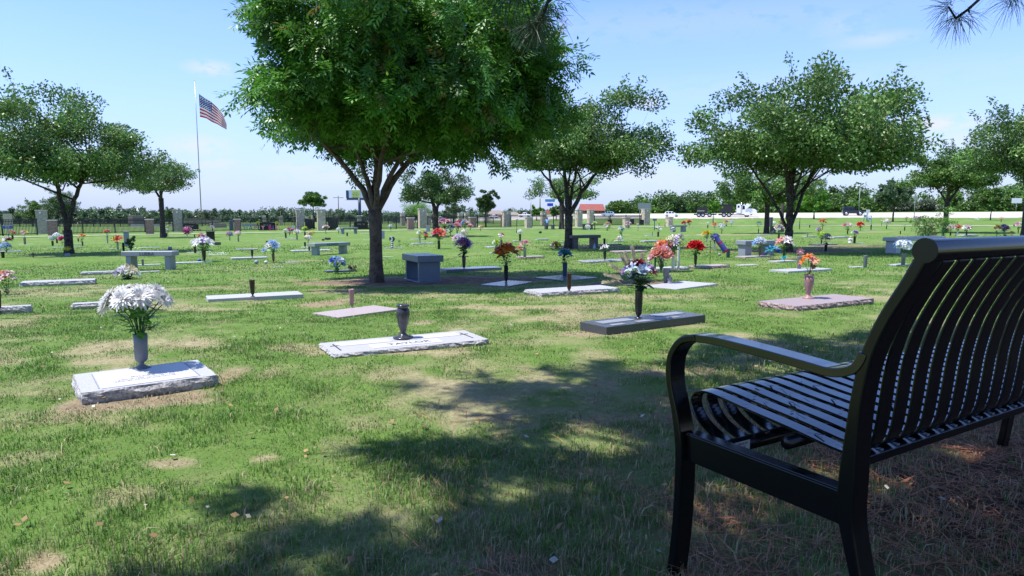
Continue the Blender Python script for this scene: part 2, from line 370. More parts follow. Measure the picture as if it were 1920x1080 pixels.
# ---------------------------------------------------------------- trees
M_LEAFT = attr_mat('leaf_foliage', rough=.42, transl=.28, spec=.45)
def leaf_quads(c, d, nrm, ln, wd):
    """rhombic leaves: c base (n,3), d unit direction, nrm rough normal"""
    s = np.cross(d, nrm); s /= np.linalg.norm(s, axis=1, keepdims=True) + 1e-9
    ln = np.reshape(ln, (-1, 1)); wd = np.reshape(wd, (-1, 1)); m = c + d * ln * .45; tip = c + d * ln
    V = np.stack([c, m + s * wd / 2, tip, m - s * wd / 2], 1)
    return V.reshape(-1, 3)
def unit(v): return v / (np.linalg.norm(v, axis=-1, keepdims=True) + 1e-9)
def crown_mesh(rng, cl, rc, per, ln, wd, cols, compound=False, droop=.25, sq=.7, name='crown', mats=None):
    """leaves gathered round clump centres cl (n,3); rc clump radius"""
    n = len(cl); k = per
    out = np.repeat(cl, k, 0); cen = cl.mean(0)
    # shell-biased offsets inside each clump
    o = unit(rng.normal(size=(n * k, 3))) * (rng.random((n * k, 1)) ** .45); o[:, 2] *= sq
    rcs = np.repeat(rc if hasattr(rc, '__len__') else np.full(n, rc), k)[:, None]
    p = out + o * rcs
    shade = rng.random((n, 1)) * .7 + .65
    sh = np.repeat(shade, k, 0) * (.62 + .76 * rng.random((n * k, 1)))
    base = np.array(cols[0])[None] * 1.0; alt = np.array(cols[1])[None]
    mixv = np.clip(rng.random((n * k, 1)) * .8 + np.repeat(rng.random((n, 1)), k, 0) * .4 - .1, 0, 1)
    col = (base * (1 - mixv) + alt * mixv) * sh
    old = rng.random((n * k, 1)) < .02; col = np.where(old, np.array([[.22, .17, .05]]), col)
    outd = unit(p - cen); d = unit(rng.normal(size=p.shape) * .8 + outd * .7 + np.array([0, 0, -droop])[None])
    if compound:
        L = .26 + .1 * rng.random((len(p), 1)); side = unit(np.cross(d, np.array([[0, 0, 1.]]) + rng.normal(size=p.shape) * .35)); up = np.cross(side, d)
        Vs = []; cs = []
        for i in range(5):
            for s in (-1, 1):
                bp = p + d * L * (.18 + .18 * i) - np.array([0, 0, 1.])[None] * L * .12 * (i / 4) ** 2
                dd = unit(side * s * .9 + d * .55 - np.array([[0, 0, .35]]) + rng.normal(size=p.shape) * .12)
                Vs.append(leaf_quads(bp, dd, up, ln * (.8 + .4 * rng.random(len(p))), wd)); cs.append(col)
        Vs.append(leaf_quads(p + d * L * .95, d, up, ln * 1.1, wd)); cs.append(col)
        V = np.concatenate(Vs); col = np.concatenate(cs)
    else:
        V = leaf_quads(p, d, unit(rng.normal(size=p.shape) + np.array([0, 0, .8])), ln * (.7 + .6 * rng.random(len(p))), wd)
    F = np.arange(len(V)).reshape(-1, 4)
    return mesh_np(name, V, [F], mats or [M_LEAFT], col=np.repeat(col, 4, 0))
def envelope(rng, n, rx, ry, rz, flat=.35, bias=.5, minup=-1):
    """points in an uneven crown, flattened underneath"""
    pts = []
    ph = rng.random(6) * 6.28
    while len(pts) < n:
        u = unit(rng.normal(size=3)); u = u / (np.sum(np.abs(u) ** 2.7) ** (1 / 2.7)) * .9; r = rng.random() ** bias
        lum = 1 + .13 * math.sin(3 * math.atan2(u[1], u[0]) + ph[0]) + .09 * math.sin(5 * math.atan2(u[1], u[0]) + 4 * u[2] + ph[1]) + .08 * math.sin(7 * u[2] + ph[2])
        z = u[2] * rz * r * lum
        if u[2] < 0: z *= flat
        pts.append((u[0] * rx * r * lum, u[1] * ry * r * lum, z))
    return np.array(pts)
LEAFC = dict(oak=((.065, .15, .028), (.15, .26, .065)), pist=((.045, .155, .016), (.12, .29, .04)), dark=((.035, .09, .02), (.085, .16, .04)),
             bright=((.09, .24, .02), (.17, .36, .04)), grey=((.09, .12, .07), (.16, .19, .12)), mid=((.06, .14, .022), (.13, .235, .05)), far=((.07, .125, .06), (.12, .19, .09)))
def make_tree(name, label, u, v, x0, x1, ytop, ybot, fork_v, stems, ncl=70, per=150, ln=.10, wd=.05, trunk_px=26, cols='oak', seed=1, compound=False, rc=None, yd=None, sprigs=14, bark=None, group='trees growing on the cemetery lawn', droop=.25, lean=0, ryf=1.0, base=None, flat=.35):
    rng = np.random.default_rng(seed); b = base or P(u, v); m = mpp(b)
    root = thing(name, label, 'tree', b, 0, group)
    rx = (x1 - x0) / 2 * m; cx = ((x0 + x1) / 2 - u) * m; H = (v - ytop) * m; hb = (v - ybot) * m; rzt = (H - hb) / (1 + flat); cz = hb + flat * rzt
    ncl = ncl if compound else int(ncl * 1.9); per = per if compound else int(per * .62)
    kx = .84 if compound else 1.0; cl = envelope(rng, ncl, rx * kx, rx * kx * ryf, rzt * .93, flat=flat)
    ln = ln * 1.15; wd = wd * 1.25
    cl += [cx, 0, cz]
    ncl = ncl; rc = rc or rx * .185
    tr = trunk_px * m / 2; fz = (v - fork_v) * m
    mb = MB()
    nodes = []
    # trunk
    T = [Vector((0, 0, -.1)), Vector((0, 0, .02)), Vector((lean * .2, 0, fz * .25)), Vector((lean * .5, .02, fz * .6)), Vector((lean, 0, fz))]
    mb.tube(T, [tr * 1.5, tr * 1.28, tr * 1.02, tr * .94, tr * 1.02], 14)
    for (su, sv, rk) in stems:           # big limbs, ends given in photo pixels
        e = Vector(((su - u) * m, rng.uniform(-.35, .35) * rx * (.7 if len(stems) > 2 else .3), (v - sv) * m))
        a = T[-1] - Vector((0, 0, tr * .8)); mid = a.lerp(e, .45) + Vector((-(e.x - a.x) * .14, rng.uniform(-.05, .05), .04 * (e.z - a.z)))
        ext = e + (e - mid) * .9 + Vector((0, 0, .1)); pts = []
        for i in range(10):
            t = i / 9; q0 = a.lerp(mid, t); q1 = mid.lerp(e, t); p = q0.lerp(q1, t)
            pts.append(p + Vector(rng.normal(size=3) * tr * .12 * (i > 0)))
        pts.append(ext.lerp(e, .45)); pts.append(ext)
        rr = [tr * rk * (1 - .55 * i / 11) for i in range(12)]
        mb.tube(pts, rr, 9); nodes += [(p, r) for p, r in list(zip(pts, rr))[4:]]
        for q in range(3):   # second order
            i0 = rng.integers(5, 10); s0 = pts[i0]; tgt = Vector(cl[rng.integers(len(cl))]); pm = s0.lerp(tgt, .5) + Vector(rng.normal(size=3) * .06 * rx)
            sp = [s0, s0.lerp(pm, .5), pm, pm.lerp(tgt, .5), tgt]; r0 = rr[i0] * .6
            mb.tube(sp, [r0, r0 * .8, r0 * .6, r0 * .45, r0 * .25], 6); nodes += [(sp[k], r0 * (.8 - .15 * k)) for k in (1, 2, 3)]
    NP = np.array([list(n[0]) for n in nodes])
    for c in cl:
        d = np.linalg.norm(NP - c, axis=1) + (NP[:, 2] > c[2]) * rx * .4; i = int(d.argmin()); s0 = nodes[i][0]; e = Vector(c); r0 = min(nodes[i][1] * .45, tr * .16)
        pm = s0.lerp(e, .5) + Vector((0, 0, -.04 * rx)) + Vector(rng.normal(size=3) * .03 * rx)
        mb.tube([s0, pm, e], [r0, r0 * .7, r0 * .3], 4, cap=False)
    # sprigs beyond the outline: small elongated leaf runs on thin twigs
    extra = []; erc = []
    for c in cl[:sprigs * 3]:
        o = Vector(c) - Vector((cx, 0, cz)); 
        if o.z < -.1 * rzt and rng.random() < .5: continue
        if len(extra) >= sprigs * 4: break
        o.normalize(); o = (o + Vector((0, 0, .35))).normalized(); e = Vector(c) + o * rx * rng.uniform(.16, .34)
        mb.tube([Vector(c), e], [tr * .06, tr * .03], 3, cap=False)
        for t in (.55, .75, .95): extra.append(Vector(c).lerp(e, t)); erc.append(rc * .28)
    mb.build('trunk', bark or M_BARK, root)
    if extra:
        ex = np.array([list(e) for e in extra]); k = max(1, int(per * .09))
        me = crown_mesh(rng, cl, rc, int(per * (1 if compound else 2.1)), ln, wd, LEAFC[cols], compound, droop)
        me2 = crown_mesh(rng, ex, np.array(erc), k + 2, ln, wd, LEAFC[cols], compound, droop, sq=1)
        def arr(q):
            v = np.empty(len(q.vertices) * 3, np.float32); q.vertices.foreach_get('co', v); c_ = np.empty(len(q.vertices) * 4, np.float32); q.attributes['col'].data.foreach_get('color', c_); return v.reshape(-1, 3), c_.reshape(-1, 4)[:, :3]
        (v1, c1), (v2, c2) = arr(me), arr(me2); bpy.data.meshes.remove(me2); bpy.data.meshes.remove(me); V = np.concatenate([v1, v2])
        link('crown', mesh_np('crown', V, [np.arange(len(V)).reshape(-1, 4)], [M_LEAFT], col=np.concatenate([c1, c2])), root)
    else:
        link('crown', crown_mesh(rng, cl, rc, int(per * 1.5), ln, wd, LEAFC[cols], compound, droop), root)
    return root
make_tree('pistache_tree', 'large bright green tree with narrow leaves and many limbs, beside the blue-grey granite pedestal bench', 706, 530, 454, 1085, -60, 288, 395,
          [(600, 262, .55), (668, 262, .5), (706, 235, .62), (745, 262, .5), (778, 262, .5), (822, 240, .58)], ncl=420, per=52, ln=.088, wd=.028, trunk_px=24, cols='pist', seed=3, compound=True, rc=.36, bark=M_BARK2, sprigs=20, droop=.5, group=None, flat=.52)
make_tree('oak_tree', 'twin-trunked oak with a wide crown at the left edge, boxed yellow flowers at its foot', 130, 477, -45, 292, 180, 340, 432, [(113, 345, .8), (158, 345, .75)], ncl=85, per=230, ln=.095, wd=.05, trunk_px=15, seed=5, sprigs=26)
make_tree('oak_tree', 'slender oak beside the flagpole and the second tall stone pillar', 306, 446, 222, 372, 283, 362, 372, [(285, 350, .55), (303, 345, .6), (322, 345, .6)], ncl=45, per=150, ln=.12, wd=.06, trunk_px=9, seed=6, sprigs=18)
make_tree('oak_tree', 'round dark oak right behind the big pistache tree', 817, 444, 755, 892, 302, 382, 392, [(808, 370, .8), (838, 365, .55)], ncl=50, per=150, ln=.12, wd=.06, trunk_px=11, seed=7, cols='dark')
make_tree('oak_tree', 'broad olive-green oak shading the dark granite bench', 1066, 466, 925, 1245, 162, 322, 405, [(1020, 332, .45), (1060, 320, .75), (1078, 325, .5), (1122, 322, .65)], ncl=85, per=230, ln=.095, wd=.05, trunk_px=15, seed=8, sprigs=30)
make_tree('oak_tree', 'lower oak seen behind the trunk of the broad olive-green oak', 1053, 430, 996, 1132, 325, 372, 375, [(1040, 352, .7), (1068, 352, .6)], ncl=40, per=110, ln=.16, wd=.08, trunk_px=9, seed=9)
make_tree('oak_tree', 'broad oak with several upright stems right of the white tractor truck', 1478, 472, 1308, 1695, 138, 322, 432, [(1462, 345, .75), (1480, 320, .8), (1496, 335, .7), (1540, 300, .5), (1420, 320, .4)], ncl=105, per=240, ln=.095, wd=.05, trunk_px=15, seed=10, sprigs=34)
make_tree('oak_tree', 'oak whose trunk stands just left of the multi-stemmed broad oak', 1437, 437, 1345, 1500, 312, 378, 380, [(1410, 350, .5), (1434, 350, .7), (1452, 352, .5)], ncl=45, per=120, ln=.15, wd=.075, trunk_px=9, seed=11)
make_tree('oak_tree', 'thin-trunked oak behind the right side of the multi-stemmed broad oak', 1466, 423, 1455, 1545, 322, 370, 375, [(1466, 350, .7), (1490, 350, .5)], ncl=35, per=110, ln=.17, wd=.085, trunk_px=6, seed=12)
make_tree('oak_tree', 'small spreading oak behind the rose bush and bench back', 1772, 437, 1696, 1858, 268, 355, 382, [(1752, 350, .5), (1768, 345, .65), (1775, 345, .5), (1792, 348, .6)], ncl=55, per=160, ln=.12, wd=.065, trunk_px=9, seed=13, cols='mid', sprigs=18)
make_tree('oak_tree', 'oak cut off by the right edge of the photo', 1921, 446, 1808, 2060, 172, 335, 372, [(1895, 320, .5), (1921, 310, .7), (1950, 320, .6)], ncl=80, per=190, ln=.105, wd=.055, trunk_px=12, seed=14, sprigs=26)
# unseen trees added behind the photographer to deepen shade and darken the bench reflections
for (x_, y_, sd_, lb_) in [(-5.5, -8, 71, 'unseen oak added behind the photographer, to the left'), (3.5, -7, 72, 'unseen oak added behind the photographer, nearest the pine'), (10.5, -3.5, 73, 'unseen oak added beside the photographer, to the right'), (-1.5, -13, 74, 'unseen oak added far behind the photographer')]:
    b_ = Vector((x_, y_, G(x_, y_))); u_ = 960; m_ = 10 / FPX
    def _mp(p, m_=m_): return m_
    sv_ = mpp; mpp = _mp
    make_tree('oak_tree', lb_, 960, 600, 700, 1220, 20, 420, 470, [(900, 330, .7), (960, 300, .7), (1030, 330, .7)], ncl=60, per=110, ln=.16, wd=.09, trunk_px=30, seed=sd_, base=b_, sprigs=4)
    mpp = sv_
# smaller and farther trees
def small(label, u, v, x0, x1, yt, yb, cols, seed, tpx=3, name='young_tree', ncl=22, per=90, ln=.3, wd=.17, fork=None):
    ncl = int(ncl * 1.6)
    make_tree(name, label, u, v, x0, x1, yt, yb, fork or (yb + v) / 2, [(u, yb - 3, .8)], ncl=ncl, per=per, ln=ln, wd=wd, trunk_px=tpx, cols=cols, seed=seed, sprigs=3, flat=.75, group='small trees around the lawn')
small('small round tree between the two tallest gate pillars', 589, 429, 567, 614, 360, 389, 'mid', 21, 3.2, per=110, ln=.22, wd=.12)
small('small tree inside the fence, left of the rightmost left-group pillar', 911, 426, 890, 933, 352, 400, 'dark', 22, 3.6, per=120, ln=.2, wd=.11)
small('bright green sapling in front of the dump truck', 1337, 418, 1326, 1350, 372, 402, 'bright', 23, 1.6, ncl=14, per=60, ln=.2, wd=.12)
small('bright light-green tree right of the broad oak, at the road', 1526, 411, 1500, 1555, 348, 397, 'bright', 24, 3)
small('grey-green tree left of the diamond road sign', 1674, 416, 1642, 1706, 338, 384, 'far', 25, 3, ncl=30)
small('thin-trunked tree by the road near the pale pole sign', 1857, 413, 1832, 1884, 350, 390, 'mid', 26, 2)
small('tiny conifer left of the gate, beyond the fence', 497, 414, 488, 506, 390, 408, 'dark', 27, 2, ncl=10, per=50)
small('pale feathery tree just left of the gate pillars', 541, 412, 531, 551, 386, 406, 'grey', 28, 2, ncl=12, per=40)
small('dark leafy tree behind the leftmost tall pillar', 108, 424, 82, 150, 352, 408, 'dark', 29, 4, ncl=34, per=120)
small('low bushy tree left of the leftmost tall pillar', 62, 424, 40, 92, 372, 416, 'mid', 30, 4, ncl=34, per=110)
small('round tree behind the second tall stone pillar', 318, 420, 302, 336, 386, 412, 'dark', 31, 3)
small('green tree by the fence left of the seated visitor', 1006, 413, 994, 1018, 388, 405, 'bright', 32, 2, ncl=14)
small('green tree by the fence right of the seated visitor', 1043, 413, 1030, 1058, 386, 405, 'mid', 33, 2, ncl=14)
small('bright tree beyond the fence behind the round dark oak', 778, 413, 752, 815, 372, 404, 'bright', 34, 3, ncl=40, per=100)
small('olive tree beyond the fence, right of the round dark oak', 852, 411, 836, 872, 380, 403, 'far', 35, 3, ncl=26)
small('grey-leaved shrub at the foot of the flagpole', 386, 422, 372, 400, 393, 412, 'grey', 36, 1.5, ncl=16, per=70)
# distant woods (one mass each) and nearer clumps that can be told apart
def wood(name, label, rows, cols, seed, leaf=(.9, .5), per=150, tall=1.0):
    rng = np.random.default_rng(seed); cl = []; rcs = []
    for (u0, u1, Y, top_fn, step) in rows:
        u = u0
        while u < u1:
            d = px_dir(u, 400); x = d.x / d.y * Y; yy = Y + rng.uniform(-4, 4); z0 = G(x, yy); m = Y / FPX; top = top_fn(u) + rng.normal() * 2.6 * tall
            h = max((CAM_H + (403 - top) * m) - z0, 2.0); r = step * m * rng.uniform(.5, .95)
            k = max(2, int(h / (r * .8)))
            for i in range(k):
                cl.append((x + rng.uniform(-.3, .3) * r, yy + rng.uniform(-1, 1) * r * .6 + i * .12 * r, z0 + r * .5 + (h - r * 1.2) * i / max(1, k - 1))); rcs.append(r * rng.uniform(.8, 1.15))
            u += step * rng.uniform(.7, 1.1)
    me = crown_mesh(rng, np.array(cl), np.array(rcs), per, leaf[0], leaf[1], LEAFC[cols], sq=.85, name=name)
    return tag(link(name, me), label, 'woodland', kind='stuff')
def top_r(u):
    X = [1130, 1170, 1190, 1230, 1290, 1360, 1430, 1500, 1560, 1600, 1640, 1700, 1760, 1800, 1860, 1920, 2300]; Y = [392, 382, 366, 360, 362, 356, 362, 352, 352, 345, 352, 372, 360, 352, 348, 344, 340]
    return float(np.interp(u, X, Y))
wood('roadside_wood', 'dense green woodland along the far side of the road', [(1165, 2300, 222, top_r, 20), (1180, 2300, 214, lambda u: top_r(u) + 14, 16), (1180, 2300, 211, lambda u: top_r(u) + 28, 13)], 'mid', 41, per=170)
wood('distant_wood', 'low blue-green tree line on the horizon', [(-700, 1300, 560, lambda u: 395 + 3 * math.sin(u * .02), 9), (-700, 1300, 520, lambda u: 399 + 2 * math.sin(u * .03), 8)], 'far', 42, leaf=(1.6, .9), per=70)
wood('distant_wood', 'rolling dark tree line behind the left fence', [(-300, 300, 330, lambda u: float(np.interp(u, [-300, 0, 130, 180, 230, 300], [396, 397, 394, 392, 394, 398])), 9), (-300, 300, 322, lambda u: 402, 8), (300, 720, 420, lambda u: 397 - 3 * math.sin(u * .05), 8), (-300, 760, 410, lambda u: 404, 8)], 'far', 43, leaf=(1.2, .7), per=90)
def bush(label, u, Y, w, top, cols, seed, name='bush', bot=None):
    rng = np.random.default_rng(seed); d = px_dir(u, 400); x = d.x / d.y * Y; z0 = G(x, Y); m = Y / FPX; h = CAM_H + (403 - top) * m - z0; r = w * m / 2
    root = thing(name, label, 'bush', (x, Y, z0), 0, 'round trees along the road')
    cl = envelope(rng, 26, r * .8, r * .8, h * .42, flat=1); cl[:, 2] += h * .52
    link('crown', crown_mesh(rng, cl, r * .35, 150, .7, .4, LEAFC[cols]), root)
    mb = MB(); mb.tube([(0, 0, -.2), (0, 0, h * .5)], [.3, .15], 6)
    for c in cl[:6]: mb.tube([(0, 0, h * .35), tuple(c)], [.12, .05], 4)
    mb.build('trunk', M_BARK, root)
bush('smooth rounded light-green tree left of the black off-road car', 1515, 206, 60, 364, 'bright', 51)
bush('lower rounded light-green tree behind the black off-road car', 1577, 206, 52, 374, 'mid', 52)
bush('dark rounded tree left of the black off-road car, between two lighter ones', 1545, 209, 34, 372, 'dark', 53)
bush('bushy dark tree behind the white car', 1262, 207, 60, 368, 'dark', 54)
bush('tall light-green tree right of the red roof', 1160, 208, 46, 378, 'mid', 55)
bush('greyish thicket tree between the thin road signs', 1690, 207, 40, 378, 'grey', 56)
bush('reddish-grey leafless thicket right of the small spreading oak', 1740, 207, 46, 376, 'grey', 57)
# ---------------------------------------------------------------- pine overhead
M_NEED = mat('pine_needle', (.035, .075, .022), .5, var=.4, vscale=6, transl=.15)
def pine():
    rng = np.random.default_rng(17); base = Vector((1.9, -1.3, G(1.9, -1.3)))
    root = thing('pine_tree', 'long-needled pine overhanging the black metal bench, its needle tufts hanging at the top edge', 'tree', base)
    mb = MB(); mb.tube([(0, 0, -.1), (0, 0, 1.5), (.1, 0, 4), (0, .1, 7), (0, 0, 9.5)], [.27, .22, .18, .12, .04], 14)
    tufts = []
    def branch(a, tgt, r):
        a = Vector(a); t = Vector(tgt); mid = a.lerp(t, .5) + Vector((0, 0, .25)); pts = [a, a.lerp(mid, .5), mid, mid.lerp(t, .55) + Vector((0, 0, .05)), t]
        mb.tube(pts, [r, r * .8, r * .6, r * .4, r * .2], 6); return pts
    SUN_GAPS = [(P(u_, v_).x, P(u_, v_).y, r_ * .8) for u_, v_, r_ in [(655, 920, .2), (1130, 825, .34), (1040, 900, .16), (1475, 690, .3), (1700, 790, .36), (1560, 905, .26), (1760, 930, .3), (1300, 960, .2), (1850, 860, .26), (850, 975, .1), (900, 850, .1), (1240, 760, .22), (1330, 720, .2), (1640, 830, .14), (480, 1010, .12), (1120, 990, .1), (760, 1040, .08)]]  # gaps shaped into the canopy so sun patches reach the lawn
    # canopy tufts (world coordinates minus base), kept above the view
    for k in range(400):
        while True:      # canopy shaped to cast the wanted shade outline on the ground
            z = rng.uniform(3.4, 7.2); gx = rng.uniform(-.98, 6.2); gy = rng.uniform(-1.2, 6.2)
            if gy > np.interp(gx, [-1.0, -.8, -.45, .3, 1.0, 1.8, 3.4, 6.2], [1.0, 1.9, 2.75, 3.85, 4.1, 4.9, 5.6, 6.1]): continue
            if gy < 0 and rng.random() < .5: continue
            if any((gx - a_) ** 2 + (gy - b_) ** 2 < (r_ + .06) ** 2 for a_, b_, r_ in SUN_GAPS): continue
            break
        w = Vector((gx - .4 * z, gy - .1 * z, z))
        if w.z < CAM_H + max(w.y, 0) * .34 + .75: w.z = CAM_H + max(w.y, 0) * .34 + .75 + rng.random() * .8; w.x = gx - .4 * w.z
        t = w - base; pts = branch((0, .02, max(2.2, t.z - 1.2)), t, .03)
        for q in range(15):
            o = pts[3].lerp(t, .5 + .5 * rng.random()) + Vector(rng.normal(size=3) * [.3, .3, .2])
            if (o + base).z < CAM_H + max((o + base).y, 0) * .34 + .35: continue
            q_ = o + base; sx_, sy_ = q_.x + .4 * q_.z, q_.y + .1 * q_.z
            if any((sx_ - a_) ** 2 + (sy_ - b_) ** 2 < r_ * r_ for a_, b_, r_ in SUN_GAPS): continue
            mb.tube([pts[3], o], [.012, .006], 4, cap=False); tufts.append((o, 56, -.2))
    # boughs that dip into the picture
    def visible(path, tw):
        pts = [p - base for p in path]; mb.tube(pts, [.016, .012, .010, .008][:len(pts)], 6)
        for (p, n, ln) in tw: mb.tube([min(pts, key=lambda q: (q - (p - base)).length), p - base], [.008, .006], 5); tufts.append((p - base, n, ln))
    Y = 5.0
    visible([air(2050, -420, 3.4), air(1900, -60, 4.4), air(1815, 18, Y), air(1792, 34, Y)], [(air(1794, 34, Y), 90, .17), (air(1778, 12, Y), 75, .16), (air(1818, 24, Y), 26, .15)])
    visible([air(2050, -420, 3.4), air(1960, -80, 4.4), air(1905, -8, Y)], [(air(1902, -4, Y), 90, .19), (air(1880, -22, Y), 60, .18)])
    Y = 4.0
    visible([air(1100, -520, 2.6), air(1050, -60, 3.6), air(1026, 6, Y), air(1016, 32, Y)], [(air(1024, 20, Y), 60, .16), (air(1012, 38, Y), 110, .17), (air(1000, 44, Y), 80, .15), (air(1040, -6, Y), 50, .17)])
    visible([air(960, -520, 2.4), air(950, -90, 2.8), air(940, -30, 3.0)], [(air(944, -28, 3.0), 130, .15), (air(905, -34, 3.0), 110, .14), (air(975, -22, 3.0), 90, .14)])
    mb.build('trunk', M_BARK, root)
    V = []; nn = 0
    for (c, n, ln) in tufts:
        hw = .0013 if ln > 0 else .0062; ln = abs(ln)  # canopy needles out of view are widened for denser shade
        ax = Vector(rng.normal(size=3) * .5 + np.array([0, 0, -.35])).normalized()
        d = unit(np.array(list(ax))[None] * .8 + unit(rng.normal(size=(n, 3)))); c0 = np.array(list(c))[None] + rng.normal(size=(n, 3)) * .018
        L = ln * (.75 + .4 * rng.random((n, 1))); s = unit(np.cross(d, rng.normal(size=(n, 3)))) * hw
        mid = c0 + d * L * .55 + np.array([[0, 0, -.012]]); tip = c0 + d * L + np.array([[0, 0, -.045]])
        V.append((np.stack([c0 - s, c0 + s, mid + s, mid - s, mid - s, mid + s, tip + s * .5, tip - s * .5], 1) if hw < .002 else np.stack([c0 - s, c0 + s, tip + s, tip - s], 1)).reshape(-1, 3))
    V = np.concatenate(V); link('needles', mesh_np('needles', V, [np.arange(len(V)).reshape(-1, 4)], [M_NEED]), root)
pine()
# ---------------------------------------------------------------- the black strap bench
M_BLK = mat('black_powder_coat', (.005, .005, .006), .22, spec=.42, coat=0)
M_BLKS = mat('sky_sheen_black_coat', (.006, .006, .008), .13, spec=.65, coat=.3)  # same paint, sheen raised so seat and armrests mirror more sky
def bench():
    a = R(31.5); Lx = Vector((math.cos(a), math.sin(a), 0)); o = Vector((.424, 1.663, 0))
    root = thing('park_bench', 'glossy black metal bench with curved straps, its back turned to the camera', 'bench', o, a)
    LEN = 1.90
    # local: x along the seat, y towards the front, z up
    def bar(mb, prof, x0, x1, th):
        """a flat bar following a side-view path (y, z), thickness across the path"""
        n = len(prof); P_ = [Vector((p[0], p[1])) for p in prof]; up = []; dn = []
        for i, p in enumerate(P_):
            t = (P_[min(i + 1, n - 1)] - P_[max(i - 1, 0)]).normalized(); nn = Vector((-t.y, t.x)); h = th[i] / 2 if hasattr(th, '__len__') else th / 2
            up.append(p + nn * h); dn.append(p - nn * h)
        vs = []
        for x in (x0, x1): vs += [(x, q.x, q.y) for q in up] + [(x, q.x, q.y) for q in dn]
        U0, D0, U1, D1 = 0, n, 2 * n, 3 * n; fs = []
        for i in range(n - 1):
            fs += [(U0 + i, U0 + i + 1, U1 + i + 1, U1 + i), (D0 + i + 1, D0 + i, D1 + i, D1 + i + 1), (D0 + i, D0 + i + 1, U0 + i + 1, U0 + i), (U1 + i, U1 + i + 1, D1 + i + 1, D1 + i)]
        fs += [(U0, U1, D1, D0), (D0 + n - 1, D1 + n - 1, U1 + n - 1, U0 + n - 1)]
        mb.add(vs, fs, 0, False)
    def smooth(pts, k=6):
        out = []; n = len(pts)
        for i in range(n - 1):
            p0 = Vector(pts[max(i - 1, 0)]); p1 = Vector(pts[i]); p2 = Vector(pts[i + 1]); p3 = Vector(pts[min(i + 2, n - 1)])
            for j in range(k):
                t = j / k; out.append(tuple(.5 * ((2 * p1) + (p2 - p0) * t + (2 * p0 - 5 * p1 + 4 * p2 - p3) * t * t + (3 * p1 - p0 - 3 * p2 + p3) * t ** 3)))
        out.append(tuple(pts[-1])); return out
    W = .054
    for k, x in enumerate((0, LEN - W)):
        sf = thing('side_frame', None, None, (0, 0, 0)); sf.parent = root
        x0, x1 = x, x + W; st = .022
        mb = MB(); pr = smooth([(.018, -.03), (.0, .12), (-.006, .26), (-.004, .36), (.012, .44), (.036, .52), (.034, .585), (.0, .632), (-.05, .647)])
        bar(mb, pr, x0, x1, [.024 if z < .36 else .024 - .004 * min(1, (z - .36) / .1) for y, z in pr]); mb.build('leg', M_BLK, sf, bevel=.004)
        mb = MB(); bar(mb, smooth([(-.0505, .647), (-.12, .65), (-.24, .645), (-.35, .638), (-.41, .635), (-.452, .648), (-.468, .668), (-.474, .685)]), x0 + .001, x1 + .001, .019); mb.build('armrest', M_BLKS, sf, bevel=.004)
        mb = MB(); pr = smooth([(-.545, -.03), (-.515, .12), (-.474, .27), (-.456, .35), (-.455, .43), (-.459, .52), (-.466, .60), (-.480, .68), (-.508, .755), (-.548, .83), (-.574, .885)])
        bar(mb, pr, x0 + .003, x1 + .003, [.024 + .012 * math.exp(-((z - .40) / .1) ** 2) for y, z in pr]); mb.build('leg', M_BLK, sf, bevel=.004)
        mb = MB(); mb.prism([(-.018, .392), (-.445, .392), (-.445, .322), (-.018, .322)], x0 + .018, x0 + .030, axis='x')
        mb.box((x0 + .036, -.23, .394), (.036, .42, .006)); mb.build('side_rail', M_BLK, sf, bevel=.002)
    seat = MB(); back = MB(); n = 29; p = .061
    spf = smooth([(-.085, .372), (-.045, .380), (.005, .405), (.034, .442), (.030, .474), (.0, .490), (-.05, .489), (-.14, .478), (-.26, .465), (-.38, .449), (-.43, .452)], 5)
    bpf = smooth([(-.415, .462), (-.442, .470), (-.458, .50), (-.466, .56), (-.474, .64), (-.492, .72), (-.528, .80), (-.566, .866)], 5)
    for i in range(n):
        x = .075 + p * (i + .5); w = .041; wb = .044
        bar(seat, spf, x - w / 2, x + w / 2, .006); bar(back, bpf, x - wb / 2, x + wb / 2, .006)
    seat.build('seat', M_BLKS, root, bevel=.0015, seg=1); back.build('backrest', M_BLK, root, bevel=.0015, seg=1)
    mb = MB(); N = 36; mb.tube([(.003, -.578, .888), (LEN - .003, -.578, .888)], [.0205, .0205], N, cap=False); tr = mb.build('top_rail', M_BLK, root)
    for xe, s in ((.003, -1), (LEN - .003, 1)):
        mb = MB(); mb.tube([(xe, -.578, .888), (xe + s * .006, -.578, .888)], [.0222, .0222], N, cap=False); mb.add([(xe + s * .006, -.578 + .0222 * math.cos(k * 6.28319 / N), .888 + .0222 * math.sin(k * 6.28319 / N)) for k in range(N)], [tuple(range(N))]); mb.build('end_cap', M_BLK, tr)
    mb = MB(); mb.box((LEN / 2, -.435, .458), (LEN - 2 * W - .002, .040, .006)); mb.box((LEN / 2, -.456, .452), (LEN - 2 * W - .002, .005, .018))
    o2 = mb.build('back_rail', M_BLK, root, bevel=.001, seg=1)
    mb = MB()
    for i in range(n):
        mb = MB(); mb.box((.075 + p * (i + 1.0), -.445, .462), (.012, .010, .002)); mb.build('rivet', mat('bare_rivet', (.3, .34, .4), .3, metal=.6), root)
    mb = MB(); mb.tube([(W, -.085, .362), (LEN - W, -.085, .362)], .019, 14); mb.tube([(W, -.28, .44), (LEN - W, -.28, .44)], .015, 12); mb.build('cross_tube', M_BLK, root)
    # maker's sticker on the tube
    mb = MB(); mb.box((.125, -.1045, .366), (.055, .0014, .026)); st = mb.build('sticker', mat('sticker_paper', (.6, .6, .6), .5), root)
    for (t, z, s) in (('MADE IN', .373, .009), ('USA', .362, .013)):
        tm = link('lettering', text_mesh(t, s, .0002, M_BLKV), st, (.125, -.1055, z)); tm.rotation_euler = (R(90), 0, 0)
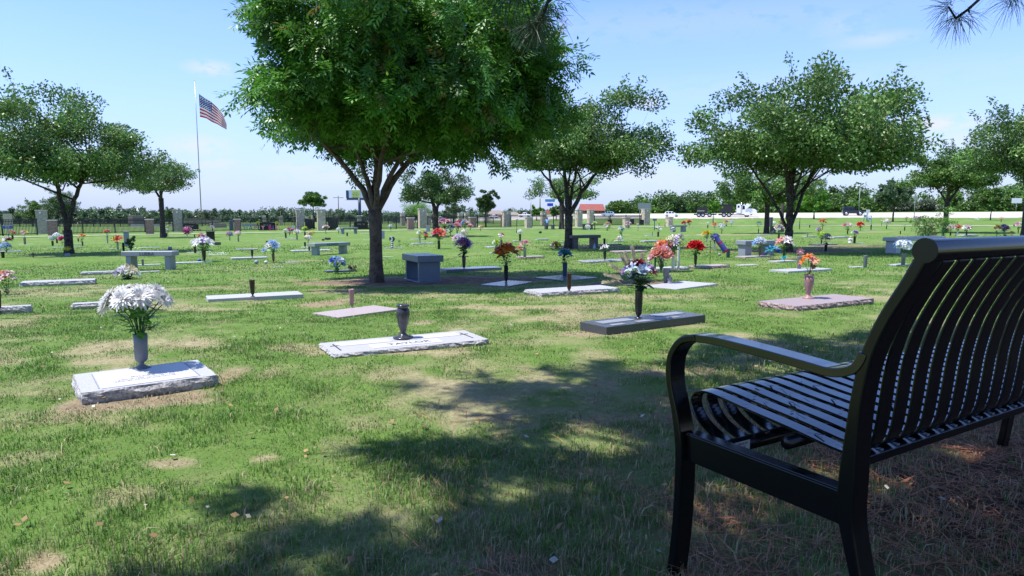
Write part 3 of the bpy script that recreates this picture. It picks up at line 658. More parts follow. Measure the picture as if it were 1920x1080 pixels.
    # a third leg pair in the middle carries the long seat
    # needles fallen on the seat
    rng = np.random.default_rng(4); V = []
    for i in range(240):
        x = .075 + p * (rng.integers(n) + .5) + rng.uniform(-.014, .014); y = rng.uniform(-.38, -.03); z = float(np.interp(-y, [.03, .06, .16, .28, .40], [.4935, .490, .478, .465, .449])) + .0045
        an = rng.uniform(0, 6.28); l = rng.uniform(.008, .03); w = .0011 if rng.random() < .8 else .003; d = np.array([math.cos(an) * .6, math.sin(an)]); q = np.array([-d[1], d[0]]) * w; d = d * l
        for s_, t_ in ((-1, -1), (1, -1), (1, 1), (-1, 1)):
            xx = x + d[0] * s_ * .5 + q[0] * t_; V.append((xx, y + d[1] * s_ * .5 + q[1] * t_, z + (y + d[1] * s_ * .5 + .2) * 0 - d[1] * s_ * .5 * .12))
    me = mesh_np('fallen_needles', np.array(V), [np.arange(len(V)).reshape(-1, 4)], [mat('dead_needle', (.03, .018, .012), .8)])
    lo = tag(link('fallen_needles', me, None, o, a), 'dark dead pine needles scattered on the black bench seat', 'needles', kind='stuff')
bench()
# ---------------------------------------------------------------- graves, vases, flowers
GRID = R(28)
RECTS = []   # keep grass off the stones
def slab(pc, Lg, W, T, rough, top, side, lettering=None, ang=GRID, name='grave_marker', label='', seed=0, group='flat granite grave markers', sink=.02):
    """pc = centre on the ground"""
    rng = np.random.default_rng(seed + 11); root = thing(name, label, 'grave marker', (pc.x, pc.y, G(pc.x, pc.y)), ang, group)
    RECTS.append((pc.x, pc.y, Lg / 2, W / 2, ang))
    z1 = T
    if rough:
        # pitched rock sides: a ring of facets standing out beneath the flat top
        nx = max(10, int(Lg / .035)); ny = max(4, int(W / .035)); ring = []
        for i in range(nx): ring.append((-Lg / 2 + Lg * i / nx, -W / 2, 0, -1))
        for i in range(ny): ring.append((Lg / 2, -W / 2 + W * i / ny, 1, 0))
        for i in range(nx): ring.append((Lg / 2 - Lg * i / nx, W / 2, 0, 1))
        for i in range(ny): ring.append((-Lg / 2, W / 2 - W * i / ny, -1, 0))
        n = len(ring); vs = []; lev = [(z1, 0, .003), (z1 * .8, .006, .006), (z1 * .5, .012, .009), (z1 * .2, .008, .008), (-sink, .0, .004)]
        for (z, out, jit) in lev:
            for (x, y, nx_, ny_) in ring:
                q = out + rng.uniform(-1, 1) * jit; vs.append((x + nx_ * q, y + ny_ * q, z + (rng.uniform(-.006, .006) if 0 < z < z1 else 0)))
        fs = [(a * n + k, (a + 1) * n + k, (a + 1) * n + (k + 1) % n, a * n + (k + 1) % n) for a in range(len(lev) - 1) for k in range(n)]
        sm = MB(); sm.add(vs, fs, 0, False); sm.add([vs[k] for k in range(n)], [tuple(range(n))], 1, False)
        o = sm.build('stone', [side, top], root)
    else:
        sm = MB(); sm.box((0, 0, (z1 - sink) / 2), (Lg, W, z1 + sink)); o = sm.build('stone', [top], root, bevel=.003, seg=1)
    return root, z1
def vase_prof(kind, h):
    r = h * .5
    if kind == 'cone': return [(.0, 0), (.34 * r, 0), (.34 * r, .012 * h), (.14 * r, .05 * h), (.1 * r, .09 * h), (.2 * r, .14 * h), (.3 * r, .2 * h), (.36 * r, .5 * h), (.42 * r, .93 * h), (.46 * r, 1 * h), (.40 * r, 1 * h), (.36 * r, .9 * h), (0, .88 * h)]
    if kind == 'cup': return [(0, 0), (.62 * r, 0), (.6 * r, .025 * h), (.34 * r, .07 * h), (.16 * r, .13 * h), (.17 * r, .18 * h), (.36 * r, .24 * h), (.42 * r, .32 * h), (.43 * r, .65 * h), (.45 * r, 1 * h), (.41 * r, 1 * h), (.38 * r, .8 * h), (0, .78 * h)]
    if kind == 'urn': return [(0, 0), (.62 * r, 0), (.64 * r, .03 * h), (.55 * r, .065 * h), (.3 * r, .11 * h), (.2 * r, .17 * h), (.24 * r, .22 * h), (.3 * r, .3 * h), (.44 * r, .5 * h), (.53 * r, .68 * h), (.55 * r, .8 * h), (.5 * r, .86 * h), (.42 * r, .89 * h), (.4 * r, .92 * h), (.52 * r, .945 * h), (.54 * r, .97 * h), (.5 * r, 1 * h), (.38 * r, 1 * h), (.32 * r, .93 * h), (0, .91 * h)]
    if kind == 'bullet': return [(0, 0), (.36 * r, 0), (.36 * r, .012 * h), (.14 * r, .03 * h), (.13 * r, .07 * h), (.24 * r, .13 * h), (.32 * r, .24 * h), (.35 * r, .5 * h), (.36 * r, .97 * h), (.39 * r, .975 * h), (.39 * r, 1 * h), (.33 * r, 1 * h), (.31 * r, .9 * h), (0, .88 * h)]
    if kind == 'cyl': return [(0, 0), (.26 * r, 0), (.3 * r, .04 * h), (.34 * r, .96 * h), (.36 * r, 1 * h), (.31 * r, 1 * h), (.3 * r, .9 * h), (0, .88 * h)]
def vase(p, h, kind, colr, label, fat=1.0, name='flower_vase'):
    fat = fat * {'cone': .58, 'bullet': .62, 'cup': .68, 'cyl': .85, 'urn': .74}[kind]
    mb = MB(); mb.lathe([(r * fat, z) for r, z in vase_prof(kind, h)], 20 if h > .15 else 12); o = mb.build(name, VM[colr], None, p)
    o.rotation_euler = (RNG.uniform(-.02, .02), RNG.uniform(-.02, .02), RNG.uniform(0, 6))
    return tag(o, label, 'vase', 'vases standing on the graves')
FC = dict(white=(.86, .85, .84), cream=(.72, .66, .5), pink=(.72, .28, .36), palepink=(.78, .52, .56), magenta=(.55, .03, .22), red=(.6, .015, .02), darkred=(.16, .006, .015), coral=(.75, .16, .10), salmon=(.8, .35, .28),
          orange=(.75, .2, .02), rust=(.38, .10, .025), yellow=(.75, .6, .03), lime=(.42, .6, .03), blue=(.03, .12, .5), skyblue=(.22, .42, .75), paleblue=(.5, .62, .78), teal=(.02, .35, .38), purple=(.2, .09, .36), lilac=(.5, .38, .68), darkblue=(.03, .06, .16), greyblue=(.28, .36, .42), peach=(.8, .45, .25), black=(.02, .02, .02))
def fmat(c): return mat('petal_' + c, FC[c], .6, var=.25, vscale=60, transl=.3)
BL = {}
def blossom_mesh(kind, c, lod, k):
    key = (kind, c, lod, k)
    if key in BL: return BL[key]
    rng = np.random.default_rng(abs(hash((kind, lod))) % 1000 + k * 7 if False else {'daisy': 1, 'rose': 2, 'lily': 3, 'puff': 4}[kind] * 31 + lod * 5 + k)
    mb = MB()
    def petal(az, el, ln, w, curl, r0=.05, segs=3, base=0.0):
        dx, dy = math.cos(az), math.sin(az); sx, sy = -dy, dx; vs = []; e = el; x = r0; z = base
        for i in range(segs + 1):
            t = i / segs; ww = w * (math.sin(math.pi * min(.98, .18 + .78 * t)) ** .7) / 2
            vs += [(dx * x + sx * ww, dy * x + sy * ww, z), (dx * x - sx * ww, dy * x - sy * ww, z)]
            x += math.cos(e) * ln / segs; z += math.sin(e) * ln / segs; e -= curl / segs
        mb.add(vs, [(2 * i, 2 * i + 1, 2 * i + 3, 2 * i + 2) for i in range(segs)], 0, True)
    if kind == 'daisy':
        L_ = ((19, .12, 1.0, .27, .45), (17, .45, .85, .25, .5), (14, .8, .66, .22, .5), (11, 1.1, .46, .2, .5), (7, 1.35, .3, .16, .3)) if lod else ((10, .2, 1, .48, .6), (8, .7, .8, .42, .5), (4, 1.2, .4, .36, .3))
        for (n, el, ln, w, cu) in L_:
            for i in range(n): petal(2 * math.pi * (i + rng.random() * .5) / n, el + rng.normal() * .08, ln * rng.uniform(.88, 1.08), w, cu, segs=3 if lod else 1)
    elif kind == 'rose':
        L_ = ((6, .25, .95, .75, -.5), (6, .7, .8, .7, -.6), (5, 1.05, .65, .6, -.7), (4, 1.3, .5, .5, -.6)) if lod else ((5, .4, .95, .9, -.4), (4, .9, .75, .8, -.6), (3, 1.3, .5, .6, -.4))
        for (n, el, ln, w, cu) in L_:
            o = rng.random() * 6
            for i in range(n): petal(o + 2 * math.pi * i / n, el, ln * rng.uniform(.9, 1.1), w, cu, segs=3 if lod else 2)
    elif kind == 'lily':
        for i in range(6): petal(2 * math.pi * i / 6 + rng.normal() * .06, .85, 1.15 * rng.uniform(.9, 1.1), .42, 1.3, segs=4 if lod else 2)
        for i in range(5): petal(rng.random() * 6, 1.2, .6, .05, .2, segs=1)
    else:
        for i in range(34 if lod else 16):
            v = unit(rng.normal(size=3)); v[2] = abs(v[2]) * .8 + .1; az = math.atan2(v[1], v[0])
            for q in range(4 if lod else 2):
                a = q * math.pi / 2 + rng.random(); s = .22 if lod else .42; t1 = unit(np.cross(v, [0, 0, 1.01])); t2 = np.cross(v, t1); d = t1 * math.cos(a) + t2 * math.sin(a); e = np.cross(v, d); c0 = v * .75
                mb.add([tuple(c0), tuple(c0 + d * s * .6 + e * s * .35 + v * .04), tuple(c0 + d * s + v * .02), tuple(c0 + d * s * .6 - e * s * .35 + v * .04)], [(0, 1, 2, 3)], 0, True)
    if lod and kind in ('daisy', 'lily'):
        pass
    me = mb.mesh('blossom', [fmat(c)]); BL[key] = me; return me
def bouquet(p, w, h, cols, kind, label, n=9, lod=0, leafy=.6, dark=False, tall=.8, seed=0, neck=.0, leafs=None, bs=None, cat='bouquet', name='flower_bouquet', droop=0, spread=1.0):
    """p = vase mouth; w,h overall size in metres"""
    rng = np.random.default_rng(seed + 101); root = thing(name, label, cat, p, 0, 'flower bouquets on the graves')
    r = bs or w * (.38 if n <= 5 else .31 if n <= 9 else .25)
    R_ = w / 2 - r * .55; fol = MB(); heads = []
    for i in range(n):
        ga = i * 2.39996 + seed; q = math.sqrt((i + .35) / n) * spread; el = (1 - q * q) ** .5 if q < 1 else 0
        x = R_ * q * math.cos(ga); y = R_ * q * math.sin(ga) * .85; z = h * (1 - tall * .55) + el * h * tall * .42 - (1 - el) * h * .05 - droop * q * q * h + rng.normal() * h * .03 - r * .3
        hd = Vector((x, y, z)); heads.append(hd); d = Vector((x * 1.3, y * 1.3, max(.25 * w, z * .55))).normalized()
        o = link('blossom', blossom_mesh(kind if isinstance(kind, str) else kind[i % len(kind)], cols[i % len(cols)], lod, i % 2), root, hd)
        s = r * rng.uniform(.85, 1.15); o.scale = (s, s, s); o.rotation_euler = d.to_track_quat('Z', 'Y').to_euler()
        fol.tube([(0, 0, -h * .15), (x * .35, y * .35, z * .5), tuple(hd)], max(.0018, w * .008), 4, cap=False)
    L_ = leafs or (.055 if lod else w * .3)
    nl = int((46 if lod else 24) * leafy)
    for i in range(nl):
        az = rng.random() * 6.28; zz = rng.uniform(.05, .62) * h; rr = w * .5 * rng.uniform(.08, .62) * min(1, zz / h + .3); dr = Vector((math.cos(az), math.sin(az), rng.uniform(-.5, .8))).normalized(); s = dr.cross(Vector((0, 0, 1))).normalized()
        c = Vector((math.cos(az) * rr, math.sin(az) * rr, zz)); l = L_ * rng.uniform(.7, 1.2); up = s.cross(dr)
        fol.add([c, c + dr * l * .35 + s * l * .3, c + dr * l * .75 + s * l * .24 + up * l * -.05, c + dr * l + up * -l * .1, c + dr * l * .75 - s * l * .24 + up * l * -.05, c + dr * l * .35 - s * l * .3, c + dr * l * .55], [(0, 1, 6), (1, 2, 6), (2, 3, 6), (3, 4, 6), (4, 5, 6), (5, 0, 6)], 1, True)
    fo = fol.build('foliage', [M_STEM, M_LEAFD if dark else M_LEAF], root)
    return root, fol
def slab_px(bl, br, fr, fl, T, **k):
    q = [P(*a, lift=T) for a in (bl, br, fr, fl)]; c = sum(q, Vector()) / 4
    e = ((q[1] - q[0]) + (q[2] - q[3])) / 2; w = ((q[0] - q[3]) + (q[1] - q[2])) / 2; an = math.atan2(e.y, e.x)
    W = abs(w.dot(Vector((-math.sin(an), math.cos(an), 0))))
    return c, math.hypot(e.x, e.y), W, an
def slab_c(bl, br, fr, fl, T, rough, top, side, label, seed=0, **k):
    c, Lg, W, an = slab_px(bl, br, fr, fl, T); r, z = slab(c, Lg, W, T, rough, top, side, ang=an, label=label, seed=seed, **k); return r, z, Lg, W, an, c
def lay_text(root, txt, size, x, y, z, m, ext=.0006, name='lettering'):
    o = link(name, text_mesh(txt, size, ext, m), root, (x, y, z + ext * .9)); return o
M_LTX = mat('dark_lettering', (.03, .03, .035), .8); M_LTF = mat('faint_engraving', (.22, .22, .23), .8); M_FROST = GR('frosted_panel', (.58, .58, .60)); M_GOLDTX = mat('pale_letter_paint', (.45, .45, .45), .6)  # dark tone serves lettering, crosses and billboard text
# -- the near left stone with white daisies
r, z, Lg, W, an, c = slab_c((147, 702), (373, 674), (403, 704), (143, 737), .06, True, M_LG, M_RLG, 'thick light granite marker with rough edges, bearing the tall white daisy bouquet', 1)
mb = MB(); mb.box((0, -.01, .0615), (Lg * .72, W * .84, .003)); mb.build('panel', M_FROST, r)
for k in range(2): mb = MB(); mb.box(((-1) ** k * Lg * .375, -.01, .0612), (.006, W * .8, .0024)); mb.build('border_line', M_MG, r)
lay_text(r, 'KILLEEN', .042, .0, -.03, .063, M_LTF); lay_text(r, 'SONYA 1943   WALTER 1940', .022, 0, -.075, .063, M_LTF); lay_text(r, 'BELOVED MOTHER AND FATHER', .02, -.01, -.11, .063, M_LTF)
# -- the long flat stone with the dark urn
r, z, Lg, W, an, c = slab_c((599, 644), (873, 619.5), (913, 637), (628, 662), .035, True, M_LG, M_RLG, 'long flat light granite marker reading TAYLOR, with a cross at its left end', 2)
for (x, w, y, d) in ((-.25, Lg * .34, W * .2, W * .3), (.22, Lg * .36, W * .2, W * .3), (-.02, Lg * .46, -W * .2, W * .34)):
    mb = MB(); mb.box((x * Lg, y, .0362), (w, d, .0025)); mb.build('panel', M_FROST, r)
lay_text(r, 'TAYLOR', .085, .0, -W * .2, .0375, M_LTX)
for s, x in ((1, -.44), (1, .43)):
    mb = MB(); mb.box((x * Lg, .0, .0362), (.009, W * .55, .0024)); mb.box((x * Lg, W * .12, .0368), (.07, .009, .0024)); mb.build('cross', M_LTX, r)
# -- pink slab with its small pink vase
slab_c((600, 586), (705, 572.5), (748, 581), (620, 593), .02, False, M_PG, M_RPG, 'flat pinkish granite slab beneath the empty pink vase', 3)
vase(P(660, 577, .02), .20, 'cone', 'pink', 'empty slim pink vase on the flat pinkish slab', 1.15)
vase(P(756, 634, .038), .255, 'urn', 'urn', 'empty dark polished urn standing on the TAYLOR marker', 1.0, 'granite_urn')
mb = MB(); mb.lathe([(0, 0), (.073, 0), (.078, .006), (.074, .013), (.045, .016), (0, .016)], 24); tag(mb.build('urn_base_ring', M_DKURN, None, P(756, 634, .0385)), 'dark round granite ring around the foot of the polished urn', 'urn base')
# -- dark slab
r, z, Lg, W, an, c = slab_c((1088, 603), (1273, 583), (1320, 591), (1137, 612), .075, False, M_DG, M_DG, 'polished dark granite slab under the burgundy rose and pampas bouquet', 4)
for (x, y, w, d) in ((-.27, .1, .3, .34), (.28, .16, .3, .34), (-.36, -.34, .12, .16), (-.02, -.3, .3, .2), (.2, -.32, .12, .14)):
    mb = MB(); mb.box((x * Lg, y * W, .0765), (w * Lg, d * W, .0025)); mb.build('panel', M_MG, r)
# -- pink rough slab right
slab_c((1424, 565), (1555, 553), (1648, 559), (1493, 572), .065, True, GR('mauve_granite', (.36, .29, .30)), M_RPG, 'low mauve granite slab with rough pink edges under the orange lily vase', 5)
slab_c((1213, 535), (1284, 528.5), (1343, 531.5), (1262, 541), .03, False, M_LG, M_LG, 'pale slab beneath the salmon rose vase and the praying figure', 6)
slab_c((914, 531), (962, 526), (988, 529.5), (938, 537), .02, False, M_BG, M_BG, 'flat blue-grey slab in the shade beneath the rust lilies', 7)
slab_c((1017, 519), (1075, 515.5), (1108, 520), (1044, 526), .03, False, M_BG, M_BG, 'flat blue-grey slab under the teal bouquet, in the shade', 8)
# -- markers by their extent in the photo
def marker(x0, x1, vc, colr, label, T=.03, rough=False, seed=0, Wr=None, ang=GRID):
    c = P((x0 + x1) / 2, vc); z = mpp(c); t = ((x0 + x1) / 2 - 960) / FPX; W0 = .42
    ex = abs(math.cos(ang) - t * math.sin(ang)); ey = abs(math.sin(ang) + t * math.cos(ang))
    Lg = (x1 - x0) * z / (ex + .36 * ey); W = min(.45, Lg * .36)
    top, side = dict(light=(M_LG, M_RLG), grey=(M_MG, M_RLG), dark=(M_DG, M_DG), pink=(M_PG, M_RPG), blue=(M_BG, M_BG), white=(M_FROST, M_FROST), black=(M_BK, M_BK))[colr]
    slab(c, Lg, Wr or W, T, rough, top, side, label=label, seed=seed, ang=ang)
K = 0
for m_ in [
 (40, 183, 535, 'light', 'long light marker with a rough front, nearest the white-faced bouquet at left edge', .085, True),
 (0, 61, 586, 'light', 'light rough-edged marker cut by the left edge, under the peach bouquet', .07, True),
 (-60, -2, 590, 'light', 'light marker just off the left edge', .06, True),
 (137, 215, 577, 'light', 'light rough marker end showing left behind the white daisies', .06, True),
 (153, 222, 514, 'light', 'light rough marker left of the small purple and yellow bouquet', .06, True),
 (262, 300, 510, 'light', 'thin light marker just under the LUERA bench', .02, False),
 (387, 570, 561, 'light', 'long light marker with the empty bronze vase', .055, False),
 (985, 1162, 549.5, 'light', 'long rough-fronted marker with the empty brown vase, right of the big tree shade', .06, True),
 (822, 942, 508, 'blue', 'long blue-grey marker behind the pedestal bench in tree shade', .07, False),
 (608, 669, 509.5, 'dark', 'low dark marker under the blue and white teddy flowers', .035, False),
 (545, 621, 471, 'light', 'pale marker behind the HOWELL bench', .05, True),
 (1084, 1192, 490.5, 'grey', 'long grey marker under the single pale lily', .045, True),
 (1144, 1215, 473, 'pink', 'pinkish marker right of the single pale lily', .05, True),
 (1210, 1292, 507.5, 'light', 'grey rough marker behind the salmon roses', .07, True),
 (1292, 1368, 502.5, 'pink', 'pinkish-grey marker under the red roses', .06, True),
 (1441, 1494, 491, 'light', 'pale marker under the pink and white bouquet with a teal bow', .03, False),
 (1442, 1562, 508.5, 'light', 'long pale marker under the pink daisy vase', .04, False),
 (968, 1021, 483.5, 'pink', 'pinkish rough marker under the cascading pink flowers', .05, True),
 (909, 962, 464, 'light', 'thin pale marker behind the coral flower', .04, True),
 (916, 945, 474.5, 'light', 'thin pale marker under the lime and white bouquet', .02, False),
 (770, 815, 457.5, 'light', 'pale marker left of the pink and red mixed bouquet', .04, False),
 (790, 832, 469.2, 'grey', 'thin grey marker under the pink and red mixed bouquet', .015, False),
 (720, 758, 466, 'grey', 'grey marker under the stars-and-stripes figure', .03, False),
 (718, 739, 481.8, 'light', 'narrow pale marker just right of the big trunk', .02, False),
 (432, 502, 485.5, 'light', 'pale marker under the upright black vase, left of the blue and white spray', .05, False),
 (442, 484, 468, 'light', 'thin pale marker far behind the white bouquet', .03, False),
 (328, 398, 492.5, 'light', 'thin pale marker under the big white bouquet', .02, False),
 (350, 396, 473.2, 'light', 'thin pale marker behind the big white bouquet', .015, False),
 (391, 428, 478, 'light', 'marker strewn with white petals', .02, False),
 (254, 302, 497, 'light', 'thin marker beneath the LUERA bench', .02, False),
 (264, 300, 465, 'light', 'pinkish-white marker above the LUERA bench', .03, False),
 (204, 226, 467, 'light', 'small pale marker under the red and orange flowers', .02, False),
 (0, 41, 472.5, 'light', 'pale marker under the blue hydrangeas', .04, False),
 (34, 64, 458.2, 'light', 'pale marker under the pink flowers in a pinkish vase', .02, False),
 (96, 119, 464.5, 'light', 'small pale marker left of the twin-trunked oak', .02, False),
 (138, 155, 458.2, 'light', 'small pale marker right of the twin-trunked oak, upper', .02, False),
 (142, 157, 463.5, 'pink', 'small pinkish marker right of the twin-trunked oak, lower', .02, False),
 (60, 98, 485.5, 'light', 'low pale marker beside the black cross', .01, False),
 (516, 550, 446.5, 'light', 'thin pale marker under the row of white and purple flowers', .02, False),
 (536, 558, 449, 'light', 'thin pale marker under the white and pink tuft', .02, False),
 (535, 561, 491.7, 'light', 'flush pale marker in open grass below the HOWELL bench', .01, False),
 (512, 532, 501, 'light', 'flush yellowish marker in open grass left of the teddy flowers', .008, False),
 (632, 650, 443.3, 'light', 'pale marker under the small grey bench', .02, False),
 (769, 800, 448.6, 'light', 'thin pale marker under the green and white bouquet', .02, False),
 (961, 986, 451.4, 'light', 'thin pale marker under the white puff in a black vase', .015, False),
 (1003, 1029, 449.2, 'light', 'bare pale marker left of the dark granite bench', .03, False),
 (1036, 1058, 454.4, 'light', 'pale marker behind the red and yellow ground flowers', .02, False),
 (1151, 1172, 451.6, 'white', 'white marker under the sunflower figure', .02, False),
 (1120, 1166, 458.6, 'dark', 'dark marker in the shade behind the pale lily', .03, False),
 (1200, 1237, 453, 'light', 'long pale marker left of the tall mixed arrangement', .05, False),
 (1208, 1232, 441.8, 'light', 'thin pale marker with a tiny grey vase', .02, False),
 (1377, 1424, 497, 'light', 'flush pale marker right of the pinkish-grey marker', .01, False),
 (1378, 1448, 482, 'pink', 'pinkish base slab under the light granite bench', .03, False),
 (1502, 1533, 443.2, 'light', 'pale marker with a tiny silver vase right of the broad oak', .02, False),
 (1552, 1591, 446.2, 'light', 'thick pale marker in open grass, centre right', .06, False),
 (1515, 1570, 460, 'dark', 'dark marker in the oak shade under the olive bouquet', .05, False),
 (1590, 1623, 501.2, 'light', 'thin pale marker under the bare grey vase', .015, False),
 (1600, 1622, 456.2, 'light', 'thin marker under the purple and white bouquet', .015, False),
 (1619, 1641, 431.6, 'pink', 'pinkish marker under the slim dark vase', .03, False),
 (1665, 1705, 497.6, 'light', 'pale marker under the pale blue hydrangeas', .03, False),
 (1415, 1450, 440.2, 'pink', 'sandy marker left of the oak trunk', .02, False),
 (675, 696, 438.4, 'light', 'pale marker left of the big trunk, near the walk', .03, False),
 (1446, 1466, 449.5, 'pink', 'small pinkish marker under the cream bouquet', .02, False),
 (1790, 1835, 441.6, 'light', 'pale marker right of the rose bush', .04, False)]:
    K += 1; marker(*m_[:5], T=m_[5], rough=m_[6], seed=K)
# -- vases and bouquets: (u, v of the vase foot, lift, (h px, kind, colour, fat), (w px, h px, colours, kind, n, words), where)
NB = [0]
def vlabel(c, where, bq):
    if not bq: return 'empty %s vase %s' % (c, where)
    for t in ('%s vase %s, holding the %s' % (c, where, bq[5]), '%s vase under the %s %s' % (c, bq[5], where), '%s vase %s' % (c, where)):
        if len(t.split()) <= 16: return t
    return t
def spot(u, v, lift, vs, bq, where, leafy=.6, dark=False, lod=0, tall=.8, lean=0, **k):
    NB[0] += 1; p = P(u, v, lift); m = mpp(p); top = 0
    if vs:
        h = vs[0] * m; top = h * .97
        vase(p, h, vs[1], vs[2], vlabel(vs[2], where, bq), vs[3] if len(vs) > 3 else 1)
    if bq:
        gsc = 1.0 if lod else 1.2
        return bouquet(p + Vector((lean * m, 0, top)), bq[0] * m * gsc, bq[1] * m * (1 + (gsc - 1) * .6), bq[2], bq[3], '%s %s' % (bq[5], where), n=bq[4], lod=lod, leafy=leafy, dark=dark, tall=tall, seed=NB[0], **k)
# near bouquets
spot(266, 691, .06, (66, 'cup', 'grey', 1.2), (137, 96, ['white'], 'daisy', 15, 'big round white daisy bouquet with broad leaves'), 'on the thick light marker', leafy=1.6, lod=1, tall=.5, bs=.072, leafs=.075, spread=1.04)
ro, fo = spot(1197, 596, .08, (52, 'bullet', 'black', 1.25), (72, 60, ['lilac', 'darkred', 'paleblue', 'darkred', 'lilac', 'darkred', 'paleblue'], ['lily', 'rose', 'lily', 'rose'], 14, 'burgundy rose and lilac bouquet with pale pampas plumes'), 'on the polished dark slab', leafy=1.1, dark=True, lod=1, bs=.062, leafs=.085)
def plumes(root, sc, dirs, colname, w=.012, seed=0):
    rng = np.random.default_rng(seed); mb = MB()
    for (dx, dy, dz, l) in dirs:
        d = Vector((dx, dy, dz)).normalized() * l * sc; pts = [Vector((0, 0, 0)), d * .5 + Vector((0, 0, .02 * sc)), d + Vector((0, 0, -.02 * sc))]; mb.tube(pts, .0012, 3, cap=False)
        for i in range(260):
            t = rng.uniform(.4, 1); c = pts[1].lerp(pts[2], (t - .4) / .6); q = Vector(unit(rng.normal(size=3))) * .5 + d.normalized(); q.normalize(); s = q.orthogonal().normalized() * .0038; e = c + q * sc * .065 * (1.2 - t * .6)
            mb.add([c - s, c + s, e], [(0, 1, 2)], 0)
    mb.build('plumes', fmat(colname), root)
plumes(ro, 1, [(-1.0, -.1, .55, .33), (-.9, .1, .9, .33), (-.6, 0, 1.2, .36), (-.2, .1, 1.3, .40), (-1, 0, .3, .31), (-.4, .2, 1.2, .36), (.1, .1, 1.3, .33)], 'cream', seed=3)
ro, fo = spot(1515, 560, .065, (46, 'urn', 'pink', 1.0), (40, 40, ['orange', 'salmon', 'palepink', 'orange', 'yellow'], 'lily', 9, 'orange and pink lily bunch'), 'on the low mauve slab', lod=1, leafy=.35, bs=.06)
plumes(ro, .6, [(.5, 0, 1.1, .2), (.2, 0, 1.2, .22), (.7, .1, 1, .2)], 'salmon', seed=5)
spot(949, 530, .02, (32, 'bullet', 'black', 1.1), (50, 42, ['rust', 'coral', 'rust', 'orange'], 'lily', 8, 'rust and red lily bouquet'), 'on the flat blue-grey slab in the shade', leafy=1.4, dark=True, lod=1)
spot(1059, 518, .03, (26, 'cyl', 'blue', 1.2), (24, 24, ['greyblue', 'paleblue', 'teal'], 'rose', 12, 'teal and pale blue bouquet'), 'on the shaded blue-grey slab', leafy=.8, dark=True)
spot(1067, 546, .06, (34, 'bullet', 'bronze', 1.2), None, 'on the rough marker right of the big tree shade')
spot(474, 556, .055, (32, 'cone', 'bronze', 1.3), None, 'on the long light marker left of the big tree')
ro, fo = spot(870, 505, .07, (24, 'cone', 'brown', 1.3), (32, 34, ['purple', 'lilac', 'purple', 'pink', 'purple', 'lilac'], 'daisy', 14, 'round purple and lilac bouquet'), 'behind the pedestal bench', leafy=1.3, dark=True)
ro, fo = spot(1249, 531, .03, (28, 'cyl', 'grey', 1.35), (48, 42, ['salmon', 'palepink', 'salmon'], 'rose', 17, 'full salmon rose bouquet'), 'on the pale slab with the praying figure', leafy=1.4, lod=1, lean=-10)
spot(1304, 499, .06, (20, 'cone', 'black', 1.3), (31, 26, ['red'], 'rose', 13, 'bright red rose bouquet'), 'on the pinkish-grey marker', leafy=1.0)
spot(1240, 504, .07, (26, 'cyl', 'white', 1), (30, 26, ['orange', 'coral', 'peach', 'yellow'], 'lily', 7, 'orange and peach top spray'), 'high behind the salmon roses', lean=3)
spot(1262, 504, .07, (24, 'cyl', 'white', 1), (34, 36, ['white', 'lime', 'white', 'magenta', 'white', 'lilac'], ['daisy', 'puff'], 16, 'tall white, lime and magenta spray'), 'right behind the salmon roses', leafy=.9)
spot(1272, 502, .07, (44, 'cyl', 'white', .4), (16, 20, ['lilac', 'white', 'greyblue'], 'puff', 6, 'lilac and white tip spray'), 'topmost behind the salmon roses')
spot(1228, 505, .07, (22, 'cyl', 'green', .6), (18, 18, ['lime', 'white', 'lime'], 'puff', 6, 'lime green puff spray'), 'left behind the salmon roses')
spot(1134, 488, .045, (18, 'cone', 'black', 1.4), (13, 9, ['palepink', 'white'], 'lily', 4, 'single pale pink lily cluster'), 'on the long grey marker')
spot(1133, 459, .03, (12, 'cyl', 'black', 1.2), None, 'in the shade above the pale pink lily')
spot(984, 482, .05, (17, 'cyl', 'silver', 1.3), (15, 14, ['pink', 'palepink', 'pink'], 'lily', 6, 'pink lily top of a cascade'), 'on the pinkish rough marker')
spot(975, 483, .05, None, (12, 22, ['palepink', 'pink', 'salmon'], 'rose', 7, 'pink roses cascading down'), 'left of the silver vase', leafy=.3)
spot(513, 492, 0, (16, 'cone', 'brown', 1.4), (27, 24, ['paleblue', 'white', 'skyblue', 'white'], 'daisy', 12, 'pale blue and white spray'), 'left of the HOWELL bench')
spot(497, 479, 0, None, (12, 12, ['skyblue', 'skyblue', 'white'], 'lily', 5, 'sky blue flower hanging low'), 'at the left of the pale blue spray', leafy=.1)
spot(632, 510, .035, None, (30, 28, ['blue', 'skyblue', 'white', 'blue', 'paleblue', 'white'], ['rose', 'puff'], 11, 'blue and white teddy flower heap'), 'lying on the low dark marker', leafy=.9)
spot(383, 490, .02, (20, 'cone', 'black', 1.6), (32, 22, ['white', 'white', 'lilac', 'white'], 'lily', 14, 'big white lily bouquet'), 'in the black vase right of the LUERA bench', leafy=1.0)
spot(366, 474, .015, (12, 'cyl', 'black', 1.4), (14, 12, ['white', 'lilac'], 'daisy', 5, 'small white and lilac bunch'), 'left behind the big white lilies')
ro, fo = spot(238, 524, 0, None, (40, 24, ['white', 'lilac', 'white', 'yellow', 'lilac', 'white'], 'daisy', 12, 'low white, lilac and yellow bouquet'), 'just above the white daisies', leafy=1, dark=True)
spot(250, 503, 0, None, (11, 20, ['skyblue', 'blue', 'skyblue'], 'lily', 4, 'sky blue butterfly-like silk flower'), 'leaning in front of the LUERA bench', leafy=.1)
spot(268, 498, .02, (12, 'cyl', 'grey', 1.2), None, 'seen between the LUERA bench legs')
